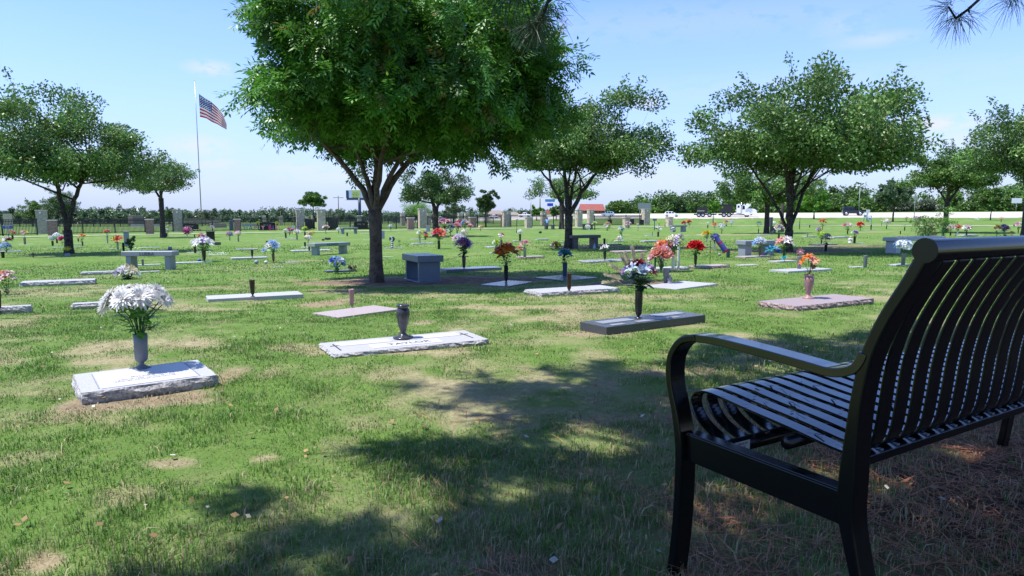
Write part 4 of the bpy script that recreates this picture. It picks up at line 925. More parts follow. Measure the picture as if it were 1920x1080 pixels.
spot(14, 552, 0, None, (38, 48, ['palepink', 'salmon', 'cream', 'peach', 'palepink'], 'lily', 12, 'peach and cream lily bouquet'), 'cut by the left edge', leafy=.8, lod=1)
spot(-2, 585, .07, (40, 'cone', 'black', 1.2), None, 'under the peach lilies at the left edge')
spot(6, 486, 0, (14, 'cyl', 'black', 1.4), (18, 16, ['skyblue', 'blue', 'paleblue'], 'puff', 6, 'round blue hydrangea bouquet'), 'near the left edge', lean=7, dark=True)
spot(-1, 470, 0, None, (14, 14, ['purple', 'lilac'], 'puff', 4, 'purple bunch'), 'at the very left edge')
spot(14, 456, 0, None, (14, 10, ['darkred', 'palepink', 'white'], 'daisy', 5, 'burgundy and white bunch'), 'behind the blue hydrangeas')
spot(24, 449, 0, (8, 'cyl', 'black', 1.5), (9, 8, ['pink', 'coral'], 'rose', 4, 'small pink and coral bunch'), 'right of the blue section sign')
spot(47, 458, .02, (12, 'cyl', 'pink', 1.2), (10, 13, ['pink', 'palepink', 'yellow'], 'lily', 5, 'pink and yellow bunch'), 'in a pinkish vase on the small pale marker')
spot(127, 483, 0, None, (13, 18, ['lime', 'yellow', 'orange', 'lime'], 'puff', 6, 'lime and orange boxed bunch'), 'against the foot of the twin-trunked oak', leafy=.1, tall=.4)
spot(107, 456, 0, (8, 'cyl', 'black', 1.4), (13, 10, ['white'], 'puff', 5, 'white hydrangea bunch'), 'left of the twin-trunked oak')
spot(99, 461, .02, (9, 'cyl', 'black', 1.5), (11, 9, ['greyblue', 'teal', 'white'], 'puff', 4, 'teal and white bunch'), 'below the white hydrangea bunch', dark=True)
spot(117, 459, 0, None, (12, 15, ['magenta', 'pink', 'magenta'], 'rose', 5, 'hot pink bunch'), 'touching the left of the twin trunk')
spot(155, 461, .02, (8, 'cyl', 'brown', 1.3), (11, 14, ['orange', 'salmon', 'orange'], 'lily', 5, 'orange and salmon bunch'), 'right of the twin trunk', leafy=1)
spot(147, 453, 0, (6, 'cyl', 'black', 1.4), (6, 5, ['cream'], 'puff', 2, 'tiny cream bunch'), 'behind the orange and salmon bunch')
spot(202, 458, 0, (16, 'cone', 'silver', .8), (10, 11, ['pink', 'coral'], 'rose', 4, 'pink rose bunch'), 'in a slim silver vase, left of the grey pedestal')
spot(221, 468, .02, (12, 'cyl', 'silver', 1.1), (17, 12, ['orange', 'red', 'coral', 'lime'], 'lily', 7, 'red and orange spray'), 'in a silver vase left of the dark shrub')
spot(232, 471, 0, (16, 'cyl', 'black', .9), None, 'at the left foot of the dark shrub')
spot(316, 444, 0, None, (8, 20, ['lime', 'yellow'], 'puff', 3, 'yellow-green bunch high on a stem'), 'right of the slender oak', tall=.3, leafy=.1)
spot(313, 444, 0, (7, 'cyl', 'black', 1.4), (9, 8, ['white', 'greyblue'], 'puff', 4, 'grey-white bunch'), 'right of the slender oak trunk')
spot(351, 446, 0, (6, 'cyl', 'white', 1.2), (18, 13, ['magenta', 'palepink', 'pink', 'magenta'], 'puff', 8, 'magenta and pale pink arch'), 'before the black family headstone at left', dark=True, leafy=1.2)
spot(365, 445, 0, (5, 'cone', 'black', 2), None, 'tiny, left of the black granite pedestal')
spot(378, 453, 0, (6, 'cyl', 'black', 1.2), (12, 8, ['coral', 'palepink', 'white'], 'rose', 5, 'coral and white bunch'), 'left of the black granite pedestal')
spot(398, 434, 0, (4, 'cyl', 'black', 1.3), (7, 6, ['lilac', 'white'], 'puff', 3, 'lilac bunch'), 'behind the black granite pedestal')
spot(431, 451, 0, (6, 'cyl', 'silver', 1.3), (12, 9, ['purple', 'skyblue', 'pink'], 'puff', 5, 'purple, blue and pink bunch'), 'right of the black granite pedestal')
spot(447, 454, 0, (10, 'cyl', 'silver', 1.1), (11, 10, ['palepink', 'white'], 'lily', 5, 'white and pale pink bunch'), 'below the short brick pillar by the HAPPY letters')
spot(473, 483, .05, (15, 'cone', 'black', 1.3), None, 'on the pale marker left of the blue and white spray')
spot(536, 446, .02, (9, 'cyl', 'black', 1.3), (8, 7, ['white'], 'puff', 3, 'small white bunch'), 'first in the row below the birthday letters')
spot(543, 441, .02, None, (12, 13, ['purple', 'pink', 'magenta', 'blue'], 'daisy', 6, 'purple and magenta bunch'), 'second in the row below the birthday letters')
spot(549, 439, 0, (4, 'cyl', 'black', 1.3), (7, 6, ['pink', 'coral'], 'rose', 3, 'little pink bunch'), 'third in the row below the birthday letters')
spot(557, 449, .02, (9, 'cyl', 'silver', 1.3), (13, 9, ['white', 'palepink', 'cream'], 'daisy', 6, 'white and pink tuft'), 'fourth in the row below the birthday letters')
spot(572, 443, 0, (8, 'cyl', 'black', 1.4), (9, 9, ['lime', 'yellow'], 'lily', 5, 'yellow-green bunch'), 'left of the gate drive', leafy=1)
spot(585, 441, 0, None, (10, 6, ['yellow', 'lime'], 'puff', 4, 'low yellow-green heap'), 'on the gate drive side', dark=True)
spot(582, 448, 0, None, (9, 13, ['pink', 'palepink', 'greyblue'], 'daisy', 4, 'dusty pink sprig'), 'above the white puff left of the HOWELL bench')
spot(578, 461, 0, (8, 'cyl', 'green', .6), (15, 11, ['white', 'cream'], 'puff', 6, 'white puff bouquet'), 'left above the HOWELL bench', dark=True)
spot(572, 463, 0, (9, 'cyl', 'black', 1.4), None, 'left of the white puff by the HOWELL bench')
spot(580, 470, .05, (14, 'cyl', 'brown', 1.0), None, 'at the left end of the HOWELL bench')
spot(611, 438, 0, (5, 'cyl', 'silver', 1), (11, 10, ['palepink', 'pink', 'white'], 'rose', 5, 'pale pink bunch'), 'beside the right gate pillar')
spot(635, 438, 0, (4, 'cyl', 'black', 1), (9, 6, ['white'], 'puff', 4, 'white bunch'), 'at the left end of the small grey bench')
spot(651, 443, 0, (7, 'cyl', 'black', 1.5), None, 'under the small grey bench')
spot(733, 434, 0, (4, 'cyl', 'black', .6), (9, 8, ['paleblue', 'white', 'greyblue'], 'puff', 4, 'pale blue bunch'), 'just right of the big trunk, by the walk', dark=True)
spot(787, 456, .04, (11, 'cyl', 'silver', 1.2), (10, 12, ['white', 'lime', 'palepink'], 'daisy', 5, 'green and white sprig'), 'in a silver vase on the pale marker')
spot(797, 449, 0, None, (12, 15, ['blue', 'coral', 'lime', 'purple'], 'daisy', 7, 'blue, red and green bunch'), 'right of the green and white sprig')
spot(798, 449, .02, None, (9, 8, ['coral', 'orange', 'lime'], 'rose', 4, 'coral and lime ground bunch'), 'below the blue, red and green bunch')
spot(823, 468, 0, (16, 'cyl', 'black', 1.1), (27, 20, ['coral', 'pink', 'red', 'peach', 'palepink'], 'lily', 12, 'wide pink and red mixed bouquet'), 'on the thin grey marker', leafy=.9)
spot(836, 450, 0, (5, 'cyl', 'white', 1), (10, 14, ['pink', 'palepink', 'lilac'], 'lily', 5, 'dusty pink bunch'), 'behind the wide pink and red bouquet')
spot(845, 444, 0, (6, 'cyl', 'silver', 1), (13, 15, ['darkblue', 'greyblue', 'darkblue'], 'puff', 6, 'dark blue bunch'), 'in the crowded cluster near the oak shade', dark=True)
spot(834, 441, 0, (12, 'cyl', 'black', .5), (18, 17, ['magenta', 'pink', 'palepink', 'purple'], 'lily', 9, 'magenta and pink bouquet'), 'at the left of the crowded cluster', leafy=.8, dark=True)
spot(857, 440, 0, (8, 'cyl', 'black', 1), (14, 13, ['pink', 'palepink', 'lilac'], 'rose', 7, 'pink rose bunch'), 'in the middle of the crowded cluster')
spot(860, 433, 0, (9, 'cyl', 'black', .5), (8, 10, ['red'], 'rose', 4, 'upright red bunch'), 'rising out of the crowded cluster')
spot(872, 437, 0, (8, 'cyl', 'black', .6), (13, 16, ['palepink', 'yellow', 'blue', 'pink', 'white'], 'lily', 8, 'many-coloured bunch'), 'at the right of the crowded cluster', leafy=.9)
spot(870, 441, 0, None, (13, 9, ['white', 'palepink'], 'puff', 6, 'white and pale pink heap'), 'below the many-coloured bunch')
spot(861, 451, 0, None, (24, 9, ['white', 'lilac', 'palepink', 'white'], 'daisy', 9, 'low white and lilac row'), 'lying below the crowded cluster', leafy=.2)
spot(846, 450, 0, None, (7, 5, ['lime', 'yellow'], 'puff', 3, 'lime ground bunch'), 'left of the low white and lilac row')
spot(870, 466, 0, None, (5, 14, ['lilac'], 'puff', 2, 'lilac spike'), 'standing above the round purple bouquet', tall=.3, leafy=.2)
spot(882, 432, 0, None, (10, 11, ['palepink', 'salmon', 'pink'], 'rose', 5, 'pink bunch'), 'by the short pillar right of the cluster', leafy=.5)
spot(901, 434, 0, (3, 'cyl', 'black', 1), (9, 8, ['salmon', 'orange', 'palepink'], 'lily', 4, 'salmon bunch'), 'with a dark base right of the cluster')
spot(930, 474, .02, (13, 'cyl', 'silver', 1.1), (13, 11, ['lime', 'white', 'lime'], 'daisy', 6, 'lime and white bouquet'), 'in a silver vase right of the purple bouquet')
spot(940, 461, .04, (11, 'cyl', 'brown', 1.3), (11, 12, ['red', 'white', 'red'], 'rose', 5, 'red and white bouquet'), 'in a brown vase')
spot(954, 471, 0, (8, 'cyl', 'brown', 1.3), (10, 8, ['coral', 'palepink'], 'rose', 4, 'coral rose bunch'), 'behind the rust lilies')
spot(975, 451, .015, (12, 'cyl', 'black', 1.2), (10, 7, ['white'], 'puff', 4, 'white puff'), 'in a black vase left of the olive-green oak')
spot(1042, 467, 0, None, (17, 12, ['red', 'palepink', 'yellow', 'lime'], 'rose', 7, 'red and yellow ground flowers'), 'at the foot of the olive-green oak', leafy=.8)
spot(1054, 465, 0, None, (5, 4, ['white'], 'puff', 2, 'tiny white heap'), 'between the ground flowers and the oak trunk')
spot(1139, 433, 0, None, (14, 16, ['palepink', 'lime', 'pink', 'white'], 'daisy', 8, 'pink, green and white bush-like bunch'), 'right of the bench with white flowers')
spot(1178, 429, 0, None, (9, 14, ['pink', 'palepink', 'white'], 'rose', 5, 'pink and white bunch'), 'beside a low brick pillar')
spot(1196, 434, 0, None, (6, 14, ['palepink', 'greyblue'], 'puff', 3, 'dusty pale bunch'), 'left of the rightmost tall pillar')
spot(1165, 443, 0, None, (13, 18, ['skyblue', 'yellow', 'teal', 'white'], 'daisy', 7, 'blue bunch with one sunflower'), 'on the white marker', leafy=.8)
spot(1163, 452, .02, None, (11, 9, ['white', 'blue', 'palepink'], 'puff', 4, 'white and blue ground ornament flowers'), 'below the sunflower bunch')
spot(1141, 431, 0, None, (5, 7, ['lime'], 'puff', 2, 'lime tuft'), 'within the bush-like bunch')
spot(1236, 426, 0, (4, 'cyl', 'black', 1), (6, 6, ['lime', 'yellow'], 'puff', 3, 'lime bunch'), 'left of two near the rightmost pillar')
spot(1247, 426, 0, (5, 'cyl', 'black', 1), (5, 6, ['lime'], 'puff', 3, 'green bunch'), 'right of two near the rightmost pillar')
spot(1234, 444, 0, (9, 'cyl', 'black', 1.4), (11, 10, ['purple', 'white', 'palepink'], 'lily', 5, 'purple and white bunch'), 'left of the far grey bench')
spot(1223, 442, .02, (8, 'cyl', 'silver', .8), None, 'tiny, on the thin pale marker at centre right')
spot(1283, 422, 0, None, (9, 6, ['red', 'pink'], 'rose', 4, 'red and pink bunch'), 'at the right end of the far grey bench')
spot(1292, 427, 0, (3, 'cyl', 'pink', 1), (9, 11, ['coral', 'pink', 'orange'], 'rose', 5, 'orange and pink bunch'), 'right of the far grey bench')
spot(1327, 428, 0, (6, 'cyl', 'black', 1.2), (6, 5, ['white'], 'puff', 2, 'tiny white bunch'), 'left of the sapling trunk')
spot(1340, 432, 0, (4, 'cyl', 'white', 1), (9, 9, ['orange', 'coral', 'pink'], 'lily', 5, 'orange bunch'), 'right of the sapling trunk')
spot(1353, 439, 0, (7, 'cyl', 'green', .7), (11, 12, ['greyblue', 'white', 'paleblue'], 'puff', 5, 'blue-white bunch'), 'below the tractor truck')
spot(1362, 425, 0, None, (9, 12, ['peach', 'palepink', 'white'], 'rose', 4, 'peach bunch'), 'below the tractor truck, left of the lilac one')
spot(1372, 425, 0, None, (8, 11, ['lilac', 'paleblue'], 'puff', 4, 'lilac bunch'), 'below the tractor truck')
spot(1422, 437, 0, (7, 'cyl', 'black', .9), (9, 13, ['white'], 'puff', 4, 'white bunch on a tall stem'), 'left of the oak trunk', tall=.35, leafy=.2)
spot(1325, 453, 0, (6, 'cyl', 'white', 1.5), (17, 14, ['yellow', 'lime', 'orange', 'yellow'], 'daisy', 9, 'yellow, lime and orange bouquet'), 'left of the blue scarf', leafy=.9)
spot(1339, 469, 0, (12, 'cyl', 'white', 1.2), (18, 18, ['teal', 'skyblue', 'palepink', 'paleblue'], 'daisy', 9, 'teal and sky blue bouquet'), 'behind the blue scarf', leafy=.9, dark=True)
spot(1365, 483, 0, (17, 'cyl', 'blue', 1.5), None, 'empty, right of the hanging scarf')
spot(1424, 480, .03, (14, 'cone', 'brown', 1.5), (24, 20, ['paleblue', 'white', 'skyblue'], 'daisy', 12, 'pale blue and white bouquet'), 'in front of the light granite bench')
spot(1448, 487, 0, None, (25, 24, ['blue', 'skyblue', 'blue', 'teal'], 'lily', 6, 'vivid blue butterfly flowers'), 'right of the light granite bench', leafy=.1)
spot(1470, 484, .03, (14, 'cyl', 'green', 1.3), (28, 24, ['salmon', 'white', 'palepink', 'white', 'coral'], 'lily', 13, 'pink and white bouquet with a yellow tip'), 'at the foot of the broad oak')
spot(1471, 490, .03, None, (11, 8, ['teal', 'teal'], 'lily', 3, 'turquoise bow'), 'tied at the foot of the green vase', leafy=.05)
spot(1498, 504, .04, (23, 'cyl', 'grey', 1.2), (15, 8, ['pink'], 'daisy', 1, 'single upright pink daisy pinwheel'), 'in a grey vase', leafy=.05) if False else None
spot(1460, 450, .02, (10, 'cyl', 'brown', 1.3), (16, 17, ['cream', 'palepink', 'greyblue', 'white'], 'rose', 9, 'cream and pale pink bouquet'), 'left of the broad oak trunk', leafy=.9)
spot(1450, 438, 0, None, (5, 5, ['white'], 'puff', 2, 'white ball of flowers'), 'beside the cream bouquet', leafy=.1)
spot(1452, 424, 0, None, (7, 8, ['white'], 'puff', 3, 'white bunch'), 'on the dark low monument by the oak')
spot(1461, 424, 0, None, (6, 11, ['yellow'], 'daisy', 3, 'yellow bunch'), 'on the dark low monument by the oak', leafy=.3)
spot(1542, 431, 0, (5, 'cyl', 'black', .8), (12, 14, ['orange', 'coral', 'red'], 'lily', 7, 'orange and red bunch'), 'upright in open lawn right of the broad oak')
spot(1535, 440, 0, None, (9, 13, ['lilac', 'pink'], 'rose', 4, 'lilac bunch'), 'under the orange and red bunch', dark=True, leafy=1.2)
spot(1541, 449, 0, None, (13, 13, ['lime'], 'puff', 3, 'leafy green bunch'), 'above the olive bouquet', leafy=1.6)
spot(1548, 472, 0, (13, 'cyl', 'black', 1.4), (15, 20, ['greyblue', 'cream', 'purple'], 'puff', 7, 'olive, cream and grey bouquet'), 'in the oak shade', dark=True, leafy=1.5)
spot(1540, 458, 0, (8, 'cyl', 'black', 1.2), None, 'left behind the olive bouquet')
spot(1514, 443, .02, (8, 'cyl', 'silver', 1), None, 'small, right of the broad oak')
spot(1589, 439, 0, (7, 'cyl', 'black', 1.2), (14, 13, ['palepink', 'white', 'magenta'], 'lily', 7, 'white and pink bouquet'), 'in open lawn below the black off-road car', leafy=.9)
spot(1613, 433, 0, (5, 'cyl', 'silver', 1), (13, 10, ['red', 'coral'], 'rose', 6, 'red bunch'), 'in open lawn below the black off-road car')
spot(1602, 456, .015, (13, 'cyl', 'black', 1.2), (12, 11, ['lilac', 'white', 'purple'], 'daisy', 6, 'purple and white bouquet'), 'beside the white angel figure')
spot(1622, 501, .015, (22, 'cyl', 'grey', 1.15), None, 'bare in the open grass left of the bench back')
spot(1633, 431, .03, (9, 'cyl', 'black', .9), (5, 5, ['greyblue'], 'puff', 2, 'tiny grey bunch'), 'in a slim dark vase by the walk')
spot(1662, 430, 0, (6, 'cyl', 'black', .9), (11, 12, ['palepink', 'white'], 'puff', 5, 'white and pale pink puff'), 'by the walk, left of the rose bush')
spot(1653, 424, 0, (5, 'cyl', 'black', .5), (5, 6, ['cream'], 'puff', 2, 'tiny cream puff'), 'left of the white and pale pink puff')
spot(1693, 497, .03, (23, 'cyl', 'grey', 1.2), (33, 20, ['paleblue', 'skyblue', 'white'], 'puff', 10, 'pale blue hydrangea bouquet'), 'left of the bench back', leafy=.2, tall=.5)
spot(1699, 415, 0, (3, 'cyl', 'black', 1), (7, 5, ['palepink', 'darkred'], 'puff', 3, 'pink bunch'), 'beyond the walk, first from the rose bush')
spot(1718, 416, 0, (3, 'cyl', 'black', 1), (10, 6, ['pink', 'white', 'lilac'], 'puff', 4, 'pink and white bunch'), 'beyond the walk, above the rose bush')
spot(1696, 433, 0, (8, 'cyl', 'black', .9), (4, 5, ['greyblue'], 'puff', 2, 'tiny blue-grey bunch'), 'by the walk at the rose bush')
spot(1688, 439, 0, (6, 'cyl', 'black', 1.2), None, 'small, just left of the rose bush')
spot(1782, 442, 0, (7, 'cyl', 'black', 1.3), (13, 12, ['white', 'palepink'], 'rose', 7, 'white and pink bouquet'), 'right of the small spreading oak trunk')
spot(1795, 441, 0, (8, 'cyl', 'white', 1.3), (12, 10, ['pink', 'coral'], 'rose', 6, 'deep pink bouquet'), 'in a white vase above the top rail')
spot(1812, 442, 0, (8, 'cyl', 'black', 1.3), (16, 10, ['palepink', 'white', 'white'], 'rose', 7, 'white and blush bouquet'), 'right of the deep pink one above the top rail')
spot(1869, 446, 0, None, (14, 24, ['yellow', 'lime', 'orange', 'cream'], 'daisy', 8, 'yellow and orange bunch'), 'above the top rail at right', leafy=.5)
spot(1882, 446, 0, None, (17, 24, ['lilac', 'purple', 'darkblue', 'magenta'], 'daisy', 9, 'lilac and dark blue bunch'), 'above the top rail at right', leafy=.6)
spot(1896, 446, 0, None, (10, 12, ['yellow', 'yellow', 'palepink'], 'daisy', 4, 'yellow bunch'), 'above the top rail, nearest the right edge', leafy=.5)
spot(1909, 437, 0, (6, 'cyl', 'black', 1), (14, 14, ['palepink', 'white', 'greyblue'], 'rose', 6, 'pale pink and white bunch'), 'at the right edge by the oak trunk')
spot(1877, 417, 0, (5, 'cyl', 'black', .8), (6, 4, ['coral'], 'puff', 2, 'tiny coral bunch'), 'beyond the walk at the right')
spot(1832, 413, 0, None, (8, 5, ['white'], 'puff', 3, 'white heap'), 'lying beyond the walk at the right', leafy=.1)
spot(1518, 427, 0, (5, 'cyl', 'black', 1.2), None, 'tiny, at the walk right of the broad oak')
# ---------------------------------------------------------------- single upright daisy pinwheel in its vase
p = P(1498, 504, .04); m = mpp(p); vase(p, 23 * m, 'cyl', 'grey', 'grey vase holding one big pink daisy, on the long pale marker', 1.2)
t = thing('daisy_pinwheel', 'single big pink and white daisy facing the camera above a grey vase', 'pinwheel', p + Vector((0, 0, 22 * m)))
mb = MB(); mb.tube([(0, 0, -.05), (0, 0, 11 * m)], .004, 6); mb.build('stem', M_STEM, t)
o = link('petals', blossom_mesh('daisy', 'pink', 0, 0), t, (0, -.01, 10 * m)); o.scale = [8 * m] * 3; o.rotation_euler = (R(80), 0, 0)
mb = MB(); mb.lathe([(0, .02), (.014, .016), (.02, 0)], 10); o = mb.build('centre', fmat('cream'), t, (0, -.03, 10 * m)); o.rotation_euler = (R(80), 0, 0)
# ---------------------------------------------------------------- granite benches
def gbench(a, b, hpx, mt, label, txt=None, over=.16, legw=.12, W=.36, th=.11, legd=.30, txtcol=None, group='granite memorial benches'):
    """a, b = pixels at the feet of the two legs"""
    pa, pb = P(*a), P(*b); c = (pa + pb) / 2; e = pb - pa; an = math.atan2(e.y, e.x); d = math.hypot(e.x, e.y); h = hpx * mpp(c)
    z0 = min(pa.z, pb.z); root = thing('granite_bench', label, 'bench', (c.x, c.y, z0), an, group); RECTS.append((c.x, c.y, d / 2, W / 2, an))
    tilt = pb.z - pa.z
    for s, q in ((-1, pa), (1, pb)):
        mb = MB(); mb.box((s * d / 2, 0, (h - th) / 2), (legw, legd, h - th)); mb.build('leg', mt, root, bevel=.006, seg=1)
    mb = MB(); mb.box((0, 0, h - th / 2 + .002), (d + 2 * over, W, th)); o = mb.build('seat', mt, root, bevel=.008, seg=1)
    if txt:
        s = link('lettering', text_mesh(txt, th * 1.05, .002, txtcol or M_LTX), root, (0, -W / 2 - .001, h - th / 2 - .004)); s.rotation_euler = (R(90), 0, 0)
    return root
gbench((248, 506), (320, 505), 35, M_MG, 'grey granite bench with LUERA carved on its edge', 'LUERA', over=.14)
gbench((592, 479), (643, 476), 22.5, GR('greenish_granite', (.25, .30, .30)), 'grey-green granite bench with HOWELL carved on its edge', 'HOWELL', over=.17, W=.4)
gbench((1075.5, 466), (1113, 464.5), 24.5, GR('brown_granite', (.10, .09, .10)), 'dark brown-grey granite bench against the trunk of the olive-green oak', over=.2, legw=.2)
gbench((1396, 480.5), (1438, 479), 29, M_MG, 'light blue-grey granite bench behind the pale blue bouquet', over=.16, legw=.22, W=.42)
gbench((1674, 475), (1752, 470), 29, M_LG, 'pale grey granite bench half hidden by the rose bush', over=.2, legw=.25, W=.42)
gbench((642.5, 439), (666.5, 438), 12, GR('green_grey_granite', (.22, .27, .29)), 'small grey bench by the walk, left of the big trunk', over=.2)
gbench((1096, 431), (1108, 430.5), 11.5, M_DG, 'dark far bench carrying a white flower bunch', over=.3, legw=.3)
gbench((1261.5, 435.5), (1281, 435), 13, M_MG, 'far grey bench left of the orange and pink bunch', over=.25, legw=.3)
gbench((1024, 430.5), (1036.5, 430.5), 9.5, M_DG, 'far dark bench with a visitor sitting on it', over=.2, legw=.25)
# flowers standing on / at the far dark bench
spot(1105, 432, 0, (6, 'cyl', 'white', 1.1), None, 'under the far dark bench'); spot(1102, 430, .45, None, (10, 7, ['white', 'cream'], 'puff', 5, 'white bunch'), 'on the seat of the far dark bench')
spot(1115, 431, .0, (7, 'cyl', 'green', 1), (8, 8, ['white', 'lime'], 'lily', 4, 'white and green bunch'), 'right of the far dark bench')
spot(1263, 435, .45, None, (9, 8, ['white', 'greyblue'], 'lily', 4, 'white bunch'), 'on the far grey bench')
# the pedestal bench under the big tree, seen across a corner
def pedestal():
    c0 = P(786, 531); an = R(28); ex = Vector((math.cos(an), math.sin(an), 0)); ey = Vector((-math.sin(an), math.cos(an), 0)); h = .46
    root = thing('granite_bench', 'blue-grey polished granite pedestal bench on two slabs, beside the pistache trunk', 'bench', (c0.x, c0.y, c0.z), an, 'granite memorial benches')
    RECTS.append((c0.x + ex.x * .2 + ey.x * .35, c0.y + ex.y * .2 + ey.y * .35, .24, .42, an))
    mt = GR('slate_blue_granite', (.13, .18, .24), rough=.25)
    for y in (.03, .66):
        mb = MB(); mb.box((.19, y, .17), (.38, .06, .36)); mb.build('leg', mt, root, bevel=.004, seg=1)
    mb = MB(); mb.box((.19, .345, .012), (.42, .76, .03)); mb.build('base', mt, root, bevel=.003, seg=1)
    mb = MB(); mb.box((.19, .345, .405), (.46, .82, .11)); mb.build('seat', mt, root, bevel=.008, seg=2)
pedestal()
# ---------------------------------------------------------------- pillars and fence
def pillar(u, vb, wpx, vt, label, tall=True, lamp=False, mats=(M_LIME, M_LIMED), name='stone_pillar', base=None, an=R(22)):
    p = base or P(u, vb); m = mpp(p); w = wpx * m * .82; h = (vb - vt) * m
    root = thing(name, label, 'pillar', p, an, 'stone pillars along the iron fence')
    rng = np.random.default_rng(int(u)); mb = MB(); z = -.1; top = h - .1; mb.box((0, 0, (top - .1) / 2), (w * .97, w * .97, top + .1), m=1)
    # coursed blocks on every face
    z = 0.0
    while z < top - .02:
        ch = min(rng.uniform(.11, .22), top - z)
        for f in range(4):
            x = -w / 2
            while x < w / 2 - .01:
                bw = min(rng.uniform(.18, .42), w / 2 - x); 
                if w / 2 - x - bw < .08: bw = w / 2 - x
                t = rng.uniform(.012, .03); rot = Matrix.Rotation(f * math.pi / 2, 3, 'Z'); c = rot @ Vector((x + bw / 2, -w * .485 - t / 2 + .004, z + ch / 2))
                mb.box(c, (bw - .012, t, ch - .012), m=0 if f % 2 == 0 or True else 1, rot=rot); x += bw
        z += ch
    mb.build('shaft', list(mats), root)
    mb = MB(); mb.box((0, 0, h - .05), (w + .12, w + .12, .1)); mb.build('cap', M_CONC, root, bevel=.01, seg=1)
    if lamp:
        for f in (0, 3):
            rot = Matrix.Rotation(f * math.pi / 2, 3, 'Z'); mb = MB(); c = rot @ Vector((0, -w / 2 - .06, h - .32)); mb.box(c, (.16, .1, .2), rot=rot); mb.build('wall_lantern', M_WHITE, root)
    return root
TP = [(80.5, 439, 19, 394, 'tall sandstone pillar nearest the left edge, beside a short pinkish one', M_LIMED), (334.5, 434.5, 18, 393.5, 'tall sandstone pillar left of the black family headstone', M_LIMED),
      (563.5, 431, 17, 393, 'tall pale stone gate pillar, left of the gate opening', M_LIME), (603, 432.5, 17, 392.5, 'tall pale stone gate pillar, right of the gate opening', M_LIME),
      (792.5, 427.8, 17, 391.5, 'tall stone pillar left of the round dark oak trunk', M_LIME), (949, 425.3, 17, 396, 'tall stone pillar right of the small fence tree', M_LIME),
      (1019, 423.5, 11, 397, 'stone pillar behind the seated visitor', M_LIME), (1085, 425.5, 13, 393, 'stone pillar just right of the olive-green oak trunk', M_LIME),
      (1107, 423.5, 12, 393.5, 'stone pillar second right of the olive-green oak trunk', M_LIME), (1210, 421.5, 15, 392, 'tall stone pillar at the right end of the iron fence', M_LIME)]
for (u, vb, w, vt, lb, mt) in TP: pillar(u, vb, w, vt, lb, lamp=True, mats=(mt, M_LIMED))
for (u, vb, w, vt, lb) in [(99.5, 441, 16, 412.5, 'short pinkish brick pillar at the left'), (281.5, 439, 15, 411, 'short pinkish brick pillar left of the slender oak'), (445.5, 436, 14, 410.5, 'short pinkish brick pillar left of the HAPPY letters'),
                           (770, 431.5, 14, 408, 'short brick pillar left of the round dark oak'), (885.5, 427, 13, 407, 'short brick pillar right of the flower cluster'), (990.5, 427.5, 13, 407, 'short pale brick pillar left of the seated visitor'),
                           (1174, 427.5, 12, 407, 'short brick pillar behind the pink and white bunch'), (1254.5, 425, 12, 406.5, 'short brick pillar below the white car')]:
    pillar(u, vb, w, vt, lb, mats=(M_PINKST if u < 900 else M_LIME, M_LIMED))
for (u, w, vt, lb) in [(16, 14, 401, 'distant grey stone pillar beyond the fence at the far left'), (496, 7, 404, 'small far pillar left above the birthday letters'), (527, 7, 406, 'small far pillar right above the birthday letters'), (576, 7, 406, 'small far pillar just right of the left gate pillar'), (587, 6, 404, 'small far pillar inside the gate opening'),
                       (674, 8, 404, 'small far pillar behind the right black headstone'), (755.5, 9, 401, 'far pillar left of the round dark oak'), (804.5, 9, 400, 'far pillar beside the round dark oak trunk'), (863, 9, 399.5, 'left one of the twin far pillars'), (875.5, 10, 399, 'right one of the twin far pillars')]:
    pillar(u, 423 if u > 400 else 428, w, vt, lb)
def fence_run(a, b, hm, label, sp=.14, post=2.4, r=.024, postr=.055):
    pa, pb = P(*a), P(*b); e = pb - pa; L_ = math.hypot(e.x, e.y); an = math.atan2(e.y, e.x); root = thing('iron_fence', label, 'fence', pa, an, 'black iron fence runs')
    n = max(2, int(L_ / sp)); mb = MB(); zz = lambda t: G(pa.x + e.x * t, pa.y + e.y * t) - pa.z
    for i in range(n + 1):
        t = i / n; z = zz(t); mb.box((t * L_, 0, z + hm / 2 + .02), (r * 2, r * 2, hm - .04))
    mb.build('pickets', M_IRON, root); mb = MB(); k = max(1, int(L_ / post))
    for h in (hm - .04, hm - .22, .14):
        for i in range(k):
            t0, t1 = i / k, (i + 1) / k; mb.tube([(t0 * L_, 0, zz(t0) + h), (t1 * L_, 0, zz(t1) + h)], .034, 4)
    mb.build('rails', M_IRON, root)
    for i in range(k + 1):
        t = i / k; mb = MB(); mb.box((t * L_, 0, zz(t) + hm / 2), (postr * 2, postr * 2, hm + .12)); mb.build('post', M_IRON, root)
    return root
fpt = [((-220, 447), (70, 440.5), 'iron fence run left of the leftmost tall pillar'), ((91, 440), (325, 435), 'iron fence run between the two left sandstone pillars'), ((344, 434.5), (555, 431.5), 'iron fence run behind the birthday letters'),
       ((612, 431.5), (783, 428.5), 'iron fence run behind the big trunk'), ((802, 428), (940, 425.8), 'iron fence run behind the flower cluster'), ((958, 425.3), (1078, 424), 'iron fence run behind the seated visitor'), ((1114, 423.3), (1202, 421.8), 'iron fence run ending at the rightmost pillar')]
for a, b, lb in fpt: fence_run(a, b, 1.76 if b[0] < 1100 else 1.6, lb, post=3.2 if b[0] < 500 else 3.0)
fence_run((-150, 425), (560, 422.5), 1.3, 'farther iron fence beyond the left lawn', sp=.22); fence_run((620, 422), (940, 419.5), 1.3, 'farther iron fence beyond the centre lawn', sp=.25)
